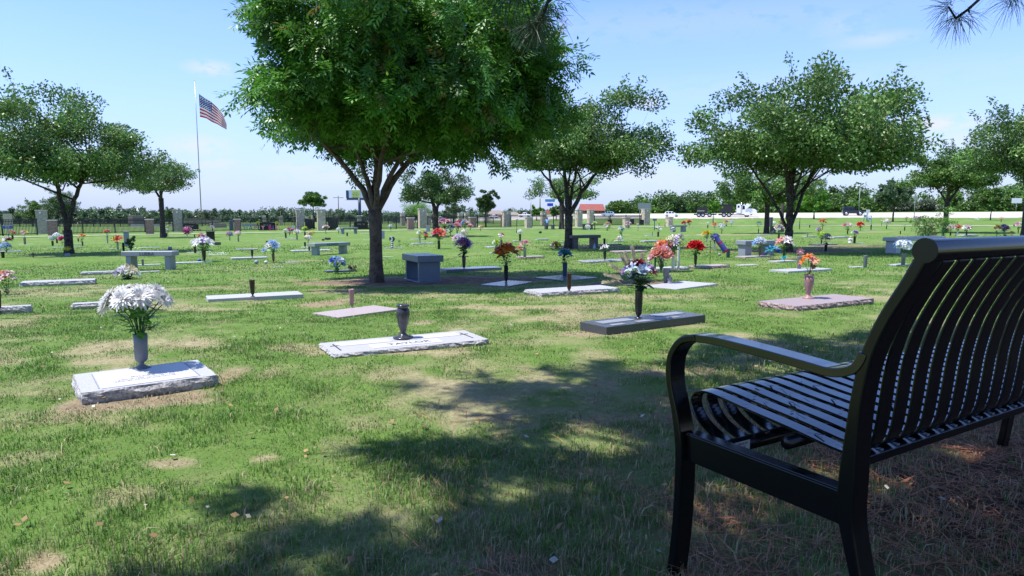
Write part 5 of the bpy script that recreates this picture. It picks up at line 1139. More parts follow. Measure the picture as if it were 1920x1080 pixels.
# open gate leaves
for (a, b, lb) in [((573, 432), (590, 427), 'left iron gate leaf standing open'), ((616, 432), (633, 426.5), 'right iron gate leaf standing open')]:
    g = fence_run(a, b, 1.5, lb, sp=.14); g.name = 'iron_gate'; g['category'] = 'gate'; del g['group']
# ---------------------------------------------------------------- headstones, pedestals, small monuments
def headstone(u, vb, wpx, vt, label, txt, curved=True, an=R(6)):
    p = P(u, vb); m = mpp(p); w = wpx * m; h = (vb - vt) * m; root = thing('headstone', label, 'headstone', p, an, 'black upright family headstones')
    n = 10; poly = [(-w / 2, .18)] + [(-w / 2 + w * i / n, h - (.10 if curved else 0) * (2 * abs(i / n - .5)) ** 2) for i in range(n + 1)] + [(w / 2, .18)]
    mb = MB(); mb.prism(poly, -.12, .12, 'y'); mb.build('tablet', M_BK, root); mb = MB(); mb.box((0, 0, .08), (w * 1.12, .45, .2)); mb.build('plinth', M_BK, root, bevel=.01, seg=1)
    s = link('lettering', text_mesh(txt, h * .26, .004, M_GOLDTX), root, (0, -.125, h * .62)); s.rotation_euler = (R(90), 0, 0)
headstone(356.5, 433, 31, 419, 'black headstone reading MURPHY below a tall sandstone pillar', 'MURPHY'); headstone(502, 432, 28, 416.5, 'black headstone reading MORRIS behind the birthday letters', 'MORRIS'); headstone(677.5, 430, 26, 415, 'black headstone reading CARTER left of the big trunk', 'CARTER')
for (u, v, c1, lb) in [(484, 430, ['lime', 'yellow'], 'yellow-green bunch at the left shoulder of the MORRIS headstone'), (519.5, 430, ['yellow', 'lime'], 'yellow bunch at the right shoulder of the MORRIS headstone')]:
    p = P(u, v); m = mpp(p); vase(p, 8 * m, 'cyl', 'black', 'black vase under the ' + lb, 1); bouquet(p + Vector((0, 0, 7 * m)), 8 * m, 8 * m, c1, 'daisy', lb, n=5, seed=int(u))
for (u, v, lb) in [(338, 434, 'left of the MURPHY headstone'), (375, 433.5, 'right of the MURPHY headstone')]: vase(P(u, v), .28, 'cup', 'black', 'black vase ' + lb, 1.4)
for (u, v, c1, lb) in [(662, 430, ['white', 'cream'], 'white bunch left of the CARTER headstone'), (692, 430, ['cream', 'lime'], 'cream and green bunch right of the CARTER headstone')]:
    p = P(u, v); m = mpp(p); vase(p, 5 * m, 'cyl', 'black', 'black vase under the ' + lb, 1.3); bouquet(p + Vector((0, 0, 5 * m)), 6 * m, 5 * m, c1, 'puff', lb, n=4, seed=int(u))
def pedestal_box(u, vb, wpx, vt, mt, label, cat, cap=True, an=R(28), dep=1.0, name='granite_pedestal', grp=None):
    p = P(u, vb); m = mpp(p); h = (vb - vt) * m; w = wpx * m / (math.cos(an) + dep * math.sin(an)) if an else wpx * m
    root = thing(name, label, cat, p, an, grp); mb = MB(); ct = .08 * h if cap else 0; mb.box((0, 0, (h - ct) / 2), (w * .94, w * dep * .94, h - ct)); mb.build('body', mt, root, bevel=.01, seg=1)
    if cap: mb = MB(); mb.box((0, 0, h - ct / 2 + .001), (w * 1.04, w * dep * 1.04, ct)); mb.build('cap', mt, root, bevel=.006, seg=1)
    return root
pedestal_box(395, 451, 20, 433.5, M_BK, 'black granite pedestal with a cap, right of the coral bunch', 'monument')
pedestal_box(434, 432.5, 10, 413.5, M_BG, 'tall dark blue-grey niche cabinet by the short pillar', 'monument', cap=False)
pedestal_box(238, 462, 13, 433.5, M_MG, 'grey granite pedestal behind the dark shrub', 'monument')
pedestal_box(127, 483, 11, 475, M_MG, 'small grey granite box at the foot of the twin-trunked oak', 'monument', cap=False, name='granite_box')
pedestal_box(718.5, 448, 6, 432, M_MG, 'slim grey upright stone just behind the big trunk', 'headstone', cap=False, an=R(5), dep=.4, name='upright_stone')
pedestal_box(803, 434.5, 8, 423, M_MG, 'grey upright stone left of the round dark oak trunk', 'headstone', cap=False, an=R(5), dep=.4, name='upright_stone')
pedestal_box(821.5, 432, 6, 423, M_DG, 'dark upright stone right of the round dark oak trunk', 'headstone', cap=False, an=R(5), dep=.4, name='upright_stone')
pedestal_box(1449, 436.5, 11, 424, M_DG, 'dark low monument left of the second oak trunk', 'monument', cap=False, name='low_monument'); pedestal_box(1464, 435, 12, 422.5, M_DG, 'dark low monument right of the second oak trunk', 'monument', cap=True, name='low_monument')
pedestal_box(1444.5, 425, 8, 407.5, M_DG, 'tall dark cabinet with a pale top by the second oak trunk', 'monument', cap=True, name='niche_cabinet')
for (u, vb, w, vt, lb) in [(407, 460.5, 14, 454, 'small black plaque right of the big white lilies'), (505, 457.5, 12, 451.5, 'small black plaque above the pale blue spray'), (614.5, 450.5, 11, 445.5, 'dark plaque above the HOWELL bench'), (606, 452.5, 5, 448, 'little teal-topped plaque above the HOWELL bench'), (1897, 447, 8, 441, 'pinkish plaque above the top rail'), (776, 426, 5, 423, 'tiny white plaque beside a short pillar')]:
    p = P(u, vb); m = mpp(p); root = thing('plaque', lb, 'plaque', p, R(8), 'small upright plaques'); h = (vb - vt) * m
    mb = MB(); mb.box((0, 0, h * .6), (w * m, .03, h * .8)); mb.build('plate', M_PG if 'pink' in lb else M_WHITE if 'white pl' in lb else M_DG, root); mb = MB(); mb.box((0, .02, h * .15), (w * m * .5, .03, h * .4)); mb.build('foot', M_DG, root)
# letters in the lawn
def letter(ch, u, v, hpx, colr, k):
    p = P(u, v); m = mpp(p); h = hpx * m; root = thing('yard_letter', '%s letter %s of the HAPPY BIRTHDAY lawn sign%s' % (colr[1], ch, k), 'yard letter', p, 0, 'HAPPY BIRTHDAY lawn letters')
    me = text_mesh(ch, h * 1.3, .03, mat('letter_' + colr[0], FC[colr[0]], .45)); o = link('letter', me, root, (0, 0, h * .62)); o.rotation_euler = (R(90), 0, 0)
    mb = MB()
    for s in (-1, 1): mb.tube([(s * .08, .04, -.05), (s * .08, .04, h * .6)], .008, 5)
    mb.build('stake', M_GREYM, root)
for ch, u, c1, k in [('H', 461, ('teal', 'teal'), ', first in the row'), ('A', 470.5, ('blue', 'blue'), ', second in the row'), ('P', 479, ('magenta', 'magenta'), ', third in the row'), ('P', 486, ('purple', 'purple'), ', fourth in the row'), ('Y', 493.5, ('pink', 'pink'), ' after the purple P'),
                     ('B', 506.5, ('magenta', 'magenta'), ''), ('I', 512.5, ('purple', 'purple'), ''), ('R', 519.5, ('salmon', 'salmon'), ''), ('T', 526.5, ('lime', 'lime'), ''), ('H', 534, ('lime', 'pale green'), ' after the T'), ('D', 541.5, ('orange', 'orange'), ''), ('A', 549.5, ('skyblue', 'sky blue'), ' near the end of the row'), ('Y', 558.5, ('purple', 'violet'), ' at the end of the row')]:
    letter(ch, u, 432.4, 8.2, c1, k)
# ---------------------------------------------------------------- little things on the graves
def simple(name, label, cat, p, parts, rz=0, group=None):
    root = thing(name, label, cat, p, rz, group)
    for (nm, mb, mt) in parts: mb.build(nm, mt, root)
    return root
p = P(62.5, 485); m = mpp(p); mb = MB(); mb.box((0, 0, 6 * m), (2.0 * m, .02, 12.5 * m)); mb.box((0, .001, 8.8 * m), (9.5 * m, .022, 2.0 * m)); tag(mb.build('lawn_cross', M_IRON, None, p, bevel=.004, seg=1), 'small black cross planted in the lawn left of the twin-trunked oak', 'cross')
# praying stone figure
def figure(u, vb, hpx, mt, label, name='stone_figure', lift=0, wings=False, mats2=None):
    p = P(u, vb, lift); m = mpp(p); h = hpx * m; root = thing(name, label, 'figurine', p, R(-20)); mb = MB()
    mb.lathe([(0, 0), (.30 * h, 0), (.32 * h, .05 * h), (.27 * h, .12 * h), (.24 * h, .3 * h), (.2 * h, .45 * h), (.21 * h, .6 * h), (.17 * h, .7 * h), (.07 * h, .745 * h), (.075 * h, .78 * h), (.115 * h, .84 * h), (.12 * h, .9 * h), (.08 * h, .97 * h), (0, 1 * h)], 16)
    for s in (-1, 1): mb.tube([(s * .19 * h, -.02 * h, .64 * h), (s * .22 * h, -.14 * h, .48 * h), (s * .03 * h, -.24 * h, .58 * h)], [.06 * h, .05 * h, .03 * h], 8)
    mb.tube([(0, -.24 * h, .55 * h), (0, -.26 * h, .68 * h)], [.045 * h, .02 * h], 8); mb.build('body', mt, root)
    if wings:
        for s in (-1, 1): mb = MB(); mb.prism([(s * .05 * h, .6 * h), (s * .3 * h, .8 * h), (s * .36 * h, .55 * h), (s * .2 * h, .25 * h)], .1 * h, .13 * h); mb.build('wing', mt, root)
M_FIG = mat('grey_cast_stone', (.28, .29, .33), .7, var=.5, vscale=60, bump=.4); M_WFIG = mat('white_cast_stone', (.6, .58, .56), .7, var=.2)
figure(1256, 532, 17, M_FIG, 'grey praying stone figurine beside the grey rose vase', lift=.03)
figure(1594, 456, 13, M_WFIG, 'white angel figurine left of the purple and white bouquet', wings=True, name='angel_figurine'); figure(1114.5, 466, 10, mat('blue_glaze', (.3, .4, .5), .3), 'pale blue figurine by the right leg of the dark granite bench'); figure(254.5, 500, 8, M_WFIG, 'tiny white figurine under the left end of the LUERA bench')
figure(1158, 452, 8, mat('peach_glaze', (.6, .45, .38), .4), 'small peach figurine left of the white and blue ornaments')
# patriotic pinwheel figure
p = P(735.5, 464.5, .03); m = mpp(p); root = thing('patriotic_ornament', 'stars-and-stripes spiral pole with a starry blue bow on top', 'ornament', p); h = 21 * m; mb = MB(); n = 14
for i in range(n): mb.lathe([(2.1 * m, i * h * .62 / n), (2.1 * m, (i + 1) * h * .62 / n)], 12, m=i // 2 % 2)
mb.build('striped_pole', [fmat('darkred'), M_WHITE], root); mb = MB()
for k in range(7):
    a = k * 6.283 / 7; c = Vector((math.cos(a) * 3.6 * m, -.01 * (k % 2), h * .78 + math.sin(a) * 3.2 * m)); mb.box(c, (3.6 * m, .05, 3.2 * m), m=k % 3)
mb.build('bow', [mat('flag_blue', (.01, .02, .12), .5), mat('flag_blue', (.01, .02, .12), .5), M_WHITE], root)
for (u, v, hp, lb) in [(749, 465, 13, 'little dark pinwheel right of the stars-and-stripes pole'), (718, 446, 1, '')]:
    if not lb: continue
    p = P(u, v); m = mpp(p); root = thing('pinwheel', lb, 'pinwheel', p); mb = MB(); mb.tube([(0, 0, 0), (0, 0, hp * m)], .004, 5); mb.build('stem', M_IRON, root); mb = MB()
    for k in range(6):
        a = k * 1.047; d = Vector((math.cos(a), 0, math.sin(a))); s = Vector((-math.sin(a), 0, math.cos(a))); c = Vector((0, -.01, hp * m)); mb.add([c, c + d * 2.6 * m + s * m, c + d * 2.6 * m - s * .3 * m], [(0, 1, 2)])
    mb.build('blades', fmat('darkblue'), root)
# scarf on a stick
p = P(1331, 496.5); m = mpp(p); root = thing('garden_stake', 'thin dark stake holding the long blue scarf', 'stake', p); mb = MB(); mb.tube([(0, 0, -.05), (0, 0, 46 * m), (6 * m, 0, 52 * m)], .006, 6); mb.build('rod', M_IRON, root)
V = []; F = []; MI = []
for i in range(13):
    t = i / 12; cx = (8 + 22 * t ** 1.1) * m; cz = (55 - 31 * t) * m; ww = 5.4 * m * (.75 + .3 * t)
    for s in (-1, 1): V.append((cx + s * ww * .85, math.sin(t * 7 + s) * .02, cz + s * ww * .55))
for i in range(12): F.append((2 * i, 2 * i + 1, 2 * i + 3, 2 * i + 2)); MI.append(1 if i in (5,) or i > 10 else 0)
me = mesh_np('cloth_scarf', np.array(V), [np.array(F)], [mat('scarf_blue', (.04, .06, .28), .8, col2=(.12, .10, .38), vscale=90), fmat('red')], smooth=True, mi=MI); so = link('cloth_scarf', me, None, p); md = so.modifiers.new('t', 'SOLIDIFY'); md.thickness = .006
tag(so, 'long blue scarf with a red end hanging from a stake behind the red roses', 'scarf')
# little wire fences either side of the salmon roses
for (u, lb) in [(1214, 'left'), (1263, 'right')]:
    p = P(u, 504, .07); m = mpp(p); mb = MB()
    for k in range(2):
        x = k * 4 * m; mb.tube([(x, 0, -.02), (x, 0, 12 * m), (x + 2 * m, 0, 16 * m), (x + 4 * m, 0, 12 * m), (x + 4 * m, 0, -.02)], .005, 5)
    tag(mb.build('wire_edging', M_IRON, None, p), 'small black hooped wire edging at the %s of the salmon roses' % lb, 'edging')
for (u, v, w, lb) in [(499, 494.5, 7, 'white painted stone ball lying below the pale blue spray'), (481, 495, 9, 'grey ball ornament left of the white painted stone'), (1349, 479.5, 6, 'white rounded ornament lying left of the empty blue-grey vase'), (319, 469, 8, 'grey round figurine ball above the LUERA bench'), (374, 490.5, 6, 'small blue bowl at the foot of the big white lilies'), (1013, 438, 6, 'small dark round lamp plate in the lawn')]:
    p = P(u, v); m = mpp(p); r = w / 2 * m; mb = MB(); rng = np.random.default_rng(int(u)); mb.lathe([(r * math.sin(a) * (1 + rng.uniform(-.06, .06)) + (0 if 0 < a < 3.14 else 0), r * .85 * (1 - math.cos(a))) for a in np.linspace(0.01, 3.13, 9)], 14)
    mt = fmat('blue') if 'blue bowl' in lb else M_IRON if 'dark round' in lb else M_MG if 'grey' in lb else M_WFIG; tag(mb.build('bowl' if 'bowl' in lb else 'round_ornament', mt, None, p), lb, 'ornament')
for (u, v, w, lb) in [(252, 466, 30, 'white petals lying above the LUERA bench'), (410, 476, 30, 'white silk petals strewn on a marker'), (572, 464.5, 14, 'white petals left of the HOWELL bench'), (686, 451, 14, 'fallen white petals left of the big trunk'), (1311, 441, 14, 'cream petals scattered left of the yellow bouquet')]:
    p = P(u, v); m = mpp(p); rng = np.random.default_rng(int(u)); mb = MB()
    for i in range(26):
        c = Vector((rng.uniform(-.5, .5) * w * m, rng.uniform(-.15, .15), rng.uniform(.01, .05))); d = Vector(unit(rng.normal(size=3))) * .035; s = d.orthogonal().normalized() * .02; mb.add([c, c + d * .5 + s, c + d, c + d * .5 - s], [(0, 1, 2, 3)])
    tag(mb.build('fallen_petals', fmat('white'), None, p), lb, 'petals', kind='stuff')
# blue scrap under the bench
p = P(1425, 838); mb = MB(); rng = np.random.default_rng(3)
for i in range(7): c = Vector((rng.uniform(-.02, .02), rng.uniform(-.02, .02), .02)); d = Vector((rng.normal(), rng.normal(), .8)).normalized() * .035; s = d.orthogonal().normalized() * .014; mb.add([c, c + d * .5 + s, c + d, c + d * .5 - s], [(0, 1, 2, 3)])
tag(mb.build('silk_petal_scrap', fmat('skyblue'), None, p), 'torn pale blue silk flower lying in the grass under the bench', 'petals')
# shrubs
def shrub(name, label, u, v, wpx, hpx, cols, seed, ln=.05, wd=.025, n=20, per=60, stems=True, parts=()):
    p = P(u, v); m = mpp(p); rng = np.random.default_rng(seed); root = thing(name, label, 'shrub', p); r = wpx / 2 * m; h = hpx * m; cl = envelope(rng, n, r * .85, r * .85, h * .42, flat=1.0); cl[:, 2] += h * .56
    link('foliage', crown_mesh(rng, cl, min(r, h) * .3, per, ln, wd, LEAFC[cols]), root); mb = MB()
    for c in cl: mb.tube([(rng.uniform(-.03, .03), 0, -.02), (c[0] * .4, c[1] * .4, c[2] * .5), tuple(c)], [.008, .006, .003], 4, cap=False)
    mb.build('stem', M_STEM, root); return root, cl
shrub('juniper_shrub', 'dark leafy potted shrub in front of the grey pedestal', 246, 473, 19, 33, 'dark', 61, n=16)
ro, cl = shrub('rose_bush', 'tall loose rose bush with pink blooms behind the left end of the bench back', 1738, 462, 72, 62, 'mid', 62, ln=.05, wd=.032, n=34, per=60)
for k, (i, c) in enumerate([(3, 'palepink'), (9, 'pink'), (14, 'white'), (20, 'coral'), (26, 'cream'), (31, 'pink')]):
    o = link('blossom', blossom_mesh('rose', c, 0, 0), ro, tuple(cl[i] + [0, -.1, .06])); o.scale = [.045] * 3; o.rotation_euler = (.8, .3, k)
ro, cl = shrub('rose_bush', 'upright arching rose shoots in front of the small spreading oak', 1768, 447, 42, 58, 'bright', 63, ln=.06, wd=.035, n=22, per=34)
shrub('potted_shrub', 'green shrub in a black pot left of a short pillar', 1143, 413, 9, 9, 'mid', 64, ln=.1, wd=.06, n=10, per=30); shrub('potted_shrub', 'green shrub in a black pot left of the rightmost tall pillar', 1203, 413, 8, 9, 'mid', 65, ln=.1, wd=.06, n=10, per=30)
for (u, vb, w, vt, lb) in [(1143, 422, 8, 412, 'black planter under the left potted shrub'), (1203, 422, 8, 412, 'black planter under the shrub by the rightmost pillar'), (1184, 420, 9, 410.5, 'empty black square planter right of the pink and white bunch')]:
    pedestal_box(u, vb, w, vt, M_IRON, lb, 'planter', cap=True, an=0, name='planter', grp='black square planters')
shrub('red_shrub', 'dark red shrub beside the flagpole, above the tan wall', 362, 417, 10, 12, 'dark', 66, ln=.2, wd=.12, n=12, per=30)
for o in [o for o in bpy.data.objects if o.name.startswith('foliage') and o.parent and o.parent.name.startswith('red_shrub')]:
    o.data.materials.clear(); o.data.materials.append(mat('red_leaf', (.16, .015, .03), .5))
shrub('silvery_plant', 'thin silvery grass tuft lying right of the teddy flowers', 660, 508, 16, 9, 'grey', 67, n=8, per=30)
# walls beyond the fence
def wall_px(a, b, hpx, mt, label, name='garden_wall', th=.4, grp='tan walls of the garden beyond the fence'):
    pa, pb = P(*a), P(*b); e = pb - pa; an = math.atan2(e.y, e.x); h = hpx * mpp(pa); L_ = math.hypot(e.x, e.y); mb = MB(); mb.box((L_ / 2, 0, h / 2 - .2), (L_, th, h + .4)); root = thing(name, label, 'wall', pa, an, grp); mb.build('body', mt, root)
    mb = MB(); mb.box((L_ / 2, 0, h + .06), (L_ + .1, th + .1, .12)); mb.build('coping', M_CONC, root)
M_TAN = mat('tan_block', (.45, .34, .25), .9, col2=(.34, .25, .18), vscale=3)
wall_px((344, 421), (414, 420.5), 11, M_TAN, 'tall tan block wall right of the second tall pillar'); wall_px((394, 427), (424, 426.5), 7, M_TAN, 'low tan wall stepping down to the right'); wall_px((245, 423), (266, 422.5), 18, mat('brown_block', (.20, .15, .14), .9), 'brown stone surround left of the slender oak', th=2)
wall_px((246, 426), (325, 425.5), 5, M_CONC, 'long pale low wall behind the slender oak'); wall_px((452, 424.5), (480, 424), 4, M_CONC, 'short pale ledge behind the H and A letters')
# ---------------------------------------------------------------- flagpole and flag
def flag():
    pb = P(378.5, 421); Y = pb.y; m = mpp(pb); top = air(367, 152, Y); h = top.z - pb.z; root = thing('flagpole', 'tall silver flagpole rising behind the garden wall', 'flagpole', pb)
    mb = MB(); mb.tube([(0, 0, -.2), (0, 0, h * .5), (0, 0, h)], [.24, .19, .12], 14); mb.build('pole', M_SILV, root)
    mb = MB(); mb.lathe([(.0, 0), (.2, .02), (.22, .12), (.1, .2), (0, .25)], 12, c=(0, 0, h)); mb.tube([(-.45, 0, h + .02), (.45, 0, h + .02)], .05, 6); mb.build('finial', M_SILV, root)
    mb = MB(); mb.tube([(.16, -.1, h * .05), (.3, -.14, h * .6), (.16, -.1, h - .1)], .012, 4); mb.build('halyard', M_WHITE, root)
    # cloth: edges read from the photo (u, v)
    topE = [(373, 176), (384, 184), (396, 191), (408, 202), (418, 215), (425, 233)]; botE = [(375, 219), (387, 222), (398, 229), (408, 233), (416, 238), (425, 243)]
    NX, NY = 78, 39; V = []
    for i in range(NX + 1):
        t = i / NX * 5; k = min(4, int(t)); f = t - k
        a = Vector(topE[k]).lerp(Vector(topE[k + 1]), f); b = Vector(botE[k]).lerp(Vector(botE[k + 1]), f)
        for j in range(NY + 1):
            q = a.lerp(b, j / NY); yy = Y + .22 * math.sin(i / NX * 13 + j / NY * 1.6) * (i / NX) ** .6 + .1 * math.sin(i / NX * 25 - j / NY * 3) * (i / NX)
            w = air(q.x, q.y, yy); V.append(tuple(w - top))
    F = []; MI = []
    for i in range(NX):
        for j in range(NY):
            a = i * (NY + 1) + j; F.append((a, a + 1, a + NY + 2, a + NY + 1)); s = j // 3
            if s < 7 and i < NX * .4:
                cx = (i + .5) / (NX * .4); cy = (j + .5) / 21; gx = cx * 12; gy = cy * 10; ix, iy = round(gx), round(gy); star = 1 <= ix <= 11 and 1 <= iy <= 9 and (ix + iy) % 2 == 0 and abs(gx - ix) < .42 and abs(gy - iy) < .42
                MI.append(1 if star else 2)
            else: MI.append(0 if s % 2 == 0 else 1)
    me = mesh_np('national_flag', np.array(V), [np.array(F)], [mat('flag_red', (.55, .015, .04), .7, transl=.5), mat('flag_white', (.75, .74, .74), .7, transl=.4), mat('flag_navy', (.015, .035, .2), .7, transl=.4)], smooth=True, mi=MI)
    tag(link('national_flag', me, None, top), 'striped red and white flag with white stars on blue, streaming right from the flagpole', 'flag')
flag()
# ---------------------------------------------------------------- signs, poles, billboard, buildings
def at_depth(u, Y):
    d = px_dir(u, 400); x = d.x / d.y * Y; return Vector((x, Y, G(x, Y)))
def zof(v, Y, u=960):
    return air(u, v, Y).z
def utility_pole(u, Y, vt, label, cross=True, r=.14, m_=M_WOODP):
    b = at_depth(u, Y); h = zof(vt, Y, u) - b.z; root = thing('utility_pole', label, 'pole', b, 0, 'poles beyond the lawn'); mb = MB(); mb.tube([(0, 0, -.3), (0, 0, h)], [r, r * .7], 8); mb.build('pole', m_, root)
    if cross: mb = MB(); mb.box((0, 0, h - .5), (2.6, .12, .12)); mb.build('crossarm', m_, root)
utility_pole(635, 170, 367, 'tall utility pole with a crossarm left of the billboard'); utility_pole(526, 250, 395, 'short distant pole left of the gate', False); utility_pole(551, 230, 392, 'distant crossarm pole left of the gate pillars'); utility_pole(995, 200, 374, 'slim lamp pole left of the blue tower sign', False, .12, M_GREYM); utility_pole(1012.5, 190, 372, 'thicker pole under the low oak crown', False, .2); utility_pole(1070, 230, 378, 'grey lamp pole behind the dark bench oak', False, .12, M_GREYM); utility_pole(1610, 200, 352, 'tall thin pole behind the black off-road car', False, .13, M_GREYM); utility_pole(622, 260, 392, 'tiny far pole right of the gate', False)
utility_pole(258, 380, 391, 'white slender steeple-like mast on the left horizon', False, .5, M_WHITE)
def billboard():
    Y = 150; b = at_depth(674.5, Y); root = thing('billboard', 'roadside billboard, yellow-green left half and pale blue right half, on a dark post', 'billboard', b, R(-4)); m = Y / FPX
    zt, zb = zof(356.5, Y, 674) - b.z, zof(371, Y, 674) - b.z; x0, x1 = (651 - 674.5) * m, (716 - 674.5) * m
    M_NAVY = mat('dark_blue_steel', (.02, .035, .08), .5)
    mb = MB(); mb.tube([(0, 0, -.3), (0, 0, zb)], .33, 14); mb.build('post', M_NAVY, root)
    mb = MB(); mb.box(((x0 + x1) / 2 + .2, 0, (zt + zb) / 2), (x1 - x0 - .6, .5, zt - zb)); mb.build('panel', mat('billboard_paper_blue', (.42, .52, .72), .5), root)
    mb = MB(); mb.box((x0 + .25 + 1.35 + .55, -.262, (zt + zb) / 2), (2.0 - .1 + .1, .02, (zt - zb) * .96)); pn = mb.build('advert_panel', mat('billboard_paper_green', (.42, .5, .16), .5), root)
    for k, w in enumerate((1.1, 1.6, 1.2, 1.5)):
        mb = MB(); n_ = int(w / .12)
        for q in range(n_):
            if q % 5 == 4: continue
            mb.box((x0 + 2.15 - w / 2 + q * .12, -.275, zt - .62 - k * .32), (.07, .01, .13))
        mb.build('advert_text', M_LTX, root)
    mb = MB(); mb.box((x0 + 4.6, -.262, zt - .6), (.5, .02, .5)); mb.build('advert_emblem', mat('emblem_blue', (.03, .06, .4), .5), root)
    mb = MB()
    for q in range(13):
        if q in (3, 9): continue
        mb.box((x0 + 3.75 + q * .14, -.27, zt - 1.25), (.08, .01, .12))
    mb.build('advert_text', mat('emblem_blue', (.03, .06, .4), .5), root)
    mb = MB(); mb.box((x0 + .15, .15, (zt + zb) / 2 - .05), (.5, .9, zt - zb)); mb.box(((x0 + x1) / 2, 0, zb - .22), (x1 - x0, .55, .42)); mb.build('frame', M_NAVY, root)
    mb = MB(); mb.box(((x0 + x1) / 2, -1.0, zb - .5), (x1 - x0, .6, .06))
    for q in range(6): mb.box((x0 + .6 + q * 1.3, -.6, zb - .42), (.06, 1.0, .06))
    mb.build('catwalk', M_GREYM, root)
billboard()
def panel_sign(u0, u1, vt, vb, Y, mt, label, vpost=None, posts=1, name='road_sign', diamond=False, backing=None):
    uc = (u0 + u1) / 2; b = at_depth(uc, Y); m = Y / FPX; root = thing(name, label, 'sign', b); zt, zb = zof(vt, Y, uc) - b.z, zof(vb, Y, uc) - b.z; w = (u1 - u0) * m
    mb = MB()
    if posts == 1: mb.tube([(0, .04, -.2), (0, .04, zb if not diamond else zt - .2)], .06, 8)
    else:
        for s in (-.35, .35): mb.tube([(s * w, .06, -.2), (s * w, .06, zt - .1)], .07, 8)
    mb.build('post', M_GREYM, root); mb = MB()
    if diamond: mb.prism([(0, zt), (w / 2, (zt + zb) / 2), (0, zb), (-w / 2, (zt + zb) / 2)], -.03, 0)
    else: mb.box((0, -.02, (zt + zb) / 2), (w, .04, zt - zb))
    mb.build('panel', mt, root, bevel=.003, seg=1); return root
panel_sign(1196, 1220, 380.5, 392, 140, M_GREYM, 'grey back of a large highway sign above the rightmost fence pillar', posts=2)
panel_sign(863, 869.5, 396, 402, 120, mat('sign_silver', (.4, .45, .45), .4), 'pale diamond sign above the twin far pillars', diamond=True)
panel_sign(1710, 1719, 364.5, 378, 135, mat('sign_back', (.33, .33, .30), .5), 'diamond warning sign on a tall thin post by the road', diamond=True)
panel_sign(1895, 1914, 371.5, 381, 175, M_WHITE, 'white panel sign on a thick white pole beyond the road', name='pole_sign'); 
panel_sign(1022, 1040, 373.5, 378.5, 230, mat('sky_blue_panel', (.08, .25, .5), .4), 'teal-blue long panel sign high behind the dark bench oak', name='tower_sign'); panel_sign(1026, 1037, 381, 386.5, 225, mat('royal_blue_panel', (.01, .05, .5), .4), 'bright blue store tower sign left of the dark bench oak', name='tower_sign')
panel_sign(1624, 1631, 393, 399, 110, M_WHITE, 'small white sign in front of the black off-road car', name='lawn_sign')
for (u, vb, vt, w, h_, lb) in [(16, 446, 423, 20, 6, 'dark blue section sign at the left edge'), (1227, 432, 410, 7.5, 4, 'dark blue section sign above the purple and white bunch')]:
    p = P(u, vb); m = mpp(p); root = thing('section_sign', lb, 'sign', p, 0, 'dark blue section signs'); mb = MB(); mb.tube([(0, 0, 0), (0, 0, (vb - vt - 1) * m)], .035, 6); mb.build('post', M_BLUSIGN, root); mb = MB(); mb.box((0, -.04, (vb - vt - h_ / 2) * m), (w * m, .04, h_ * m)); pl = mb.build('panel', M_BLUSIGN, root, bevel=.01, seg=1)
    for k in range(2):
        s = link('lettering', text_mesh('SECTION' if k == 0 else 'GARDEN', h_ * m * .33, .002, M_GOLDTX), root, (0, -.064, (vb - vt - h_ * (.3 + .42 * k)) * m)); s.rotation_euler = (R(90), 0, 0)
for (u, vb, vt, lb) in [(969, 437, 410, 'thin black shepherd hook left of the short pale pillar'), (1499, 430, 408, 'thin dark obelisk trellis right of the broad oak'), (1622, 416, 398, 'pale blue frame left of the small white sign'), (1631, 417, 405, 'pale blue stand under the small white sign')]:
    p = P(u, vb); m = mpp(p); h = (vb - vt) * m; mb = MB()
    if 'blue' in lb:
        for x in (-2.5, 2.5): mb.tube([(x * m, 0, 0), (x * m, 0, h)], .05, 6)
        mb.tube([(-3 * m, 0, h), (3 * m, 0, h)], .06, 6); mb.box((0, 0, h * .6), (5 * m, .05, h * .25))
    elif 'trellis' in lb:
        for x in (-1.6, 0, 1.6): mb.tube([(x * m, .05 * x, 0), (0, 0, h)], .012, 5)
    else: mb.tube([(0, 0, 0), (0, 0, h * .93), (1.2 * m, 0, h), (2 * m, 0, h * .93)], .02, 6); mb.box((0, 0, h * .08), (2 * m, .06, h * .16))
    tag(mb.build('garden_stand' if 'blue' in lb else 'trellis' if 'trellis' in lb else 'shepherd_hook', mat('pale_blue_paint', (.2, .35, .5), .5) if 'blue' in lb else M_IRON, None, p), lb, 'stand')
def building(u0, u1, Y, veave, vtop, label, wallm, roofm, hip=.18, wins=0, parts='windows'):
    uc = (u0 + u1) / 2; b = at_depth(uc, Y); m = Y / FPX; w = (u1 - u0) * m; ze, zt = zof(veave, Y, uc) - b.z, zof(vtop, Y, uc) - b.z; root = thing('building', label, 'building', b, R(3)); D_ = w * .5
    mb = MB(); mb.box((0, 0, ze / 2 - .2), (w * .96, D_, ze + .4)); wl_ = mb.build('wall', wallm, root)
    mb = MB(); x = w / 2 * 1.02; y = D_ / 2 * 1.08; rx = x - w * hip; mb.add([(-x, -y, ze), (x, -y, ze), (x, y, ze), (-x, y, ze), (-rx, 0, zt), (rx, 0, zt)], [(3, 2, 1, 0), (0, 1, 5, 4), (1, 2, 5), (2, 3, 4, 5), (3, 0, 4)], 0); mb.build('roof', roofm, root)
    for k in range(wins):
        mb = MB(); mb.box((-w * .42 + w * .84 * k / max(1, wins - 1), -D_ * .5 - .03, ze * .6), (w / wins * .35, .08, ze * .3)); mb.build('window', M_GLASS, root)
M_RROOF = mat('red_roof', (.33, .09, .07), .8, var=.2, vscale=2); M_BROOF = mat('brown_roof', (.26, .21, .18), .9)
building(1086, 1132, 235, 395, 382.5, 'long building with a bright red roof behind the fence', mat('red_wall', (.30, .12, .09), .9), M_RROOF, .04, 7)
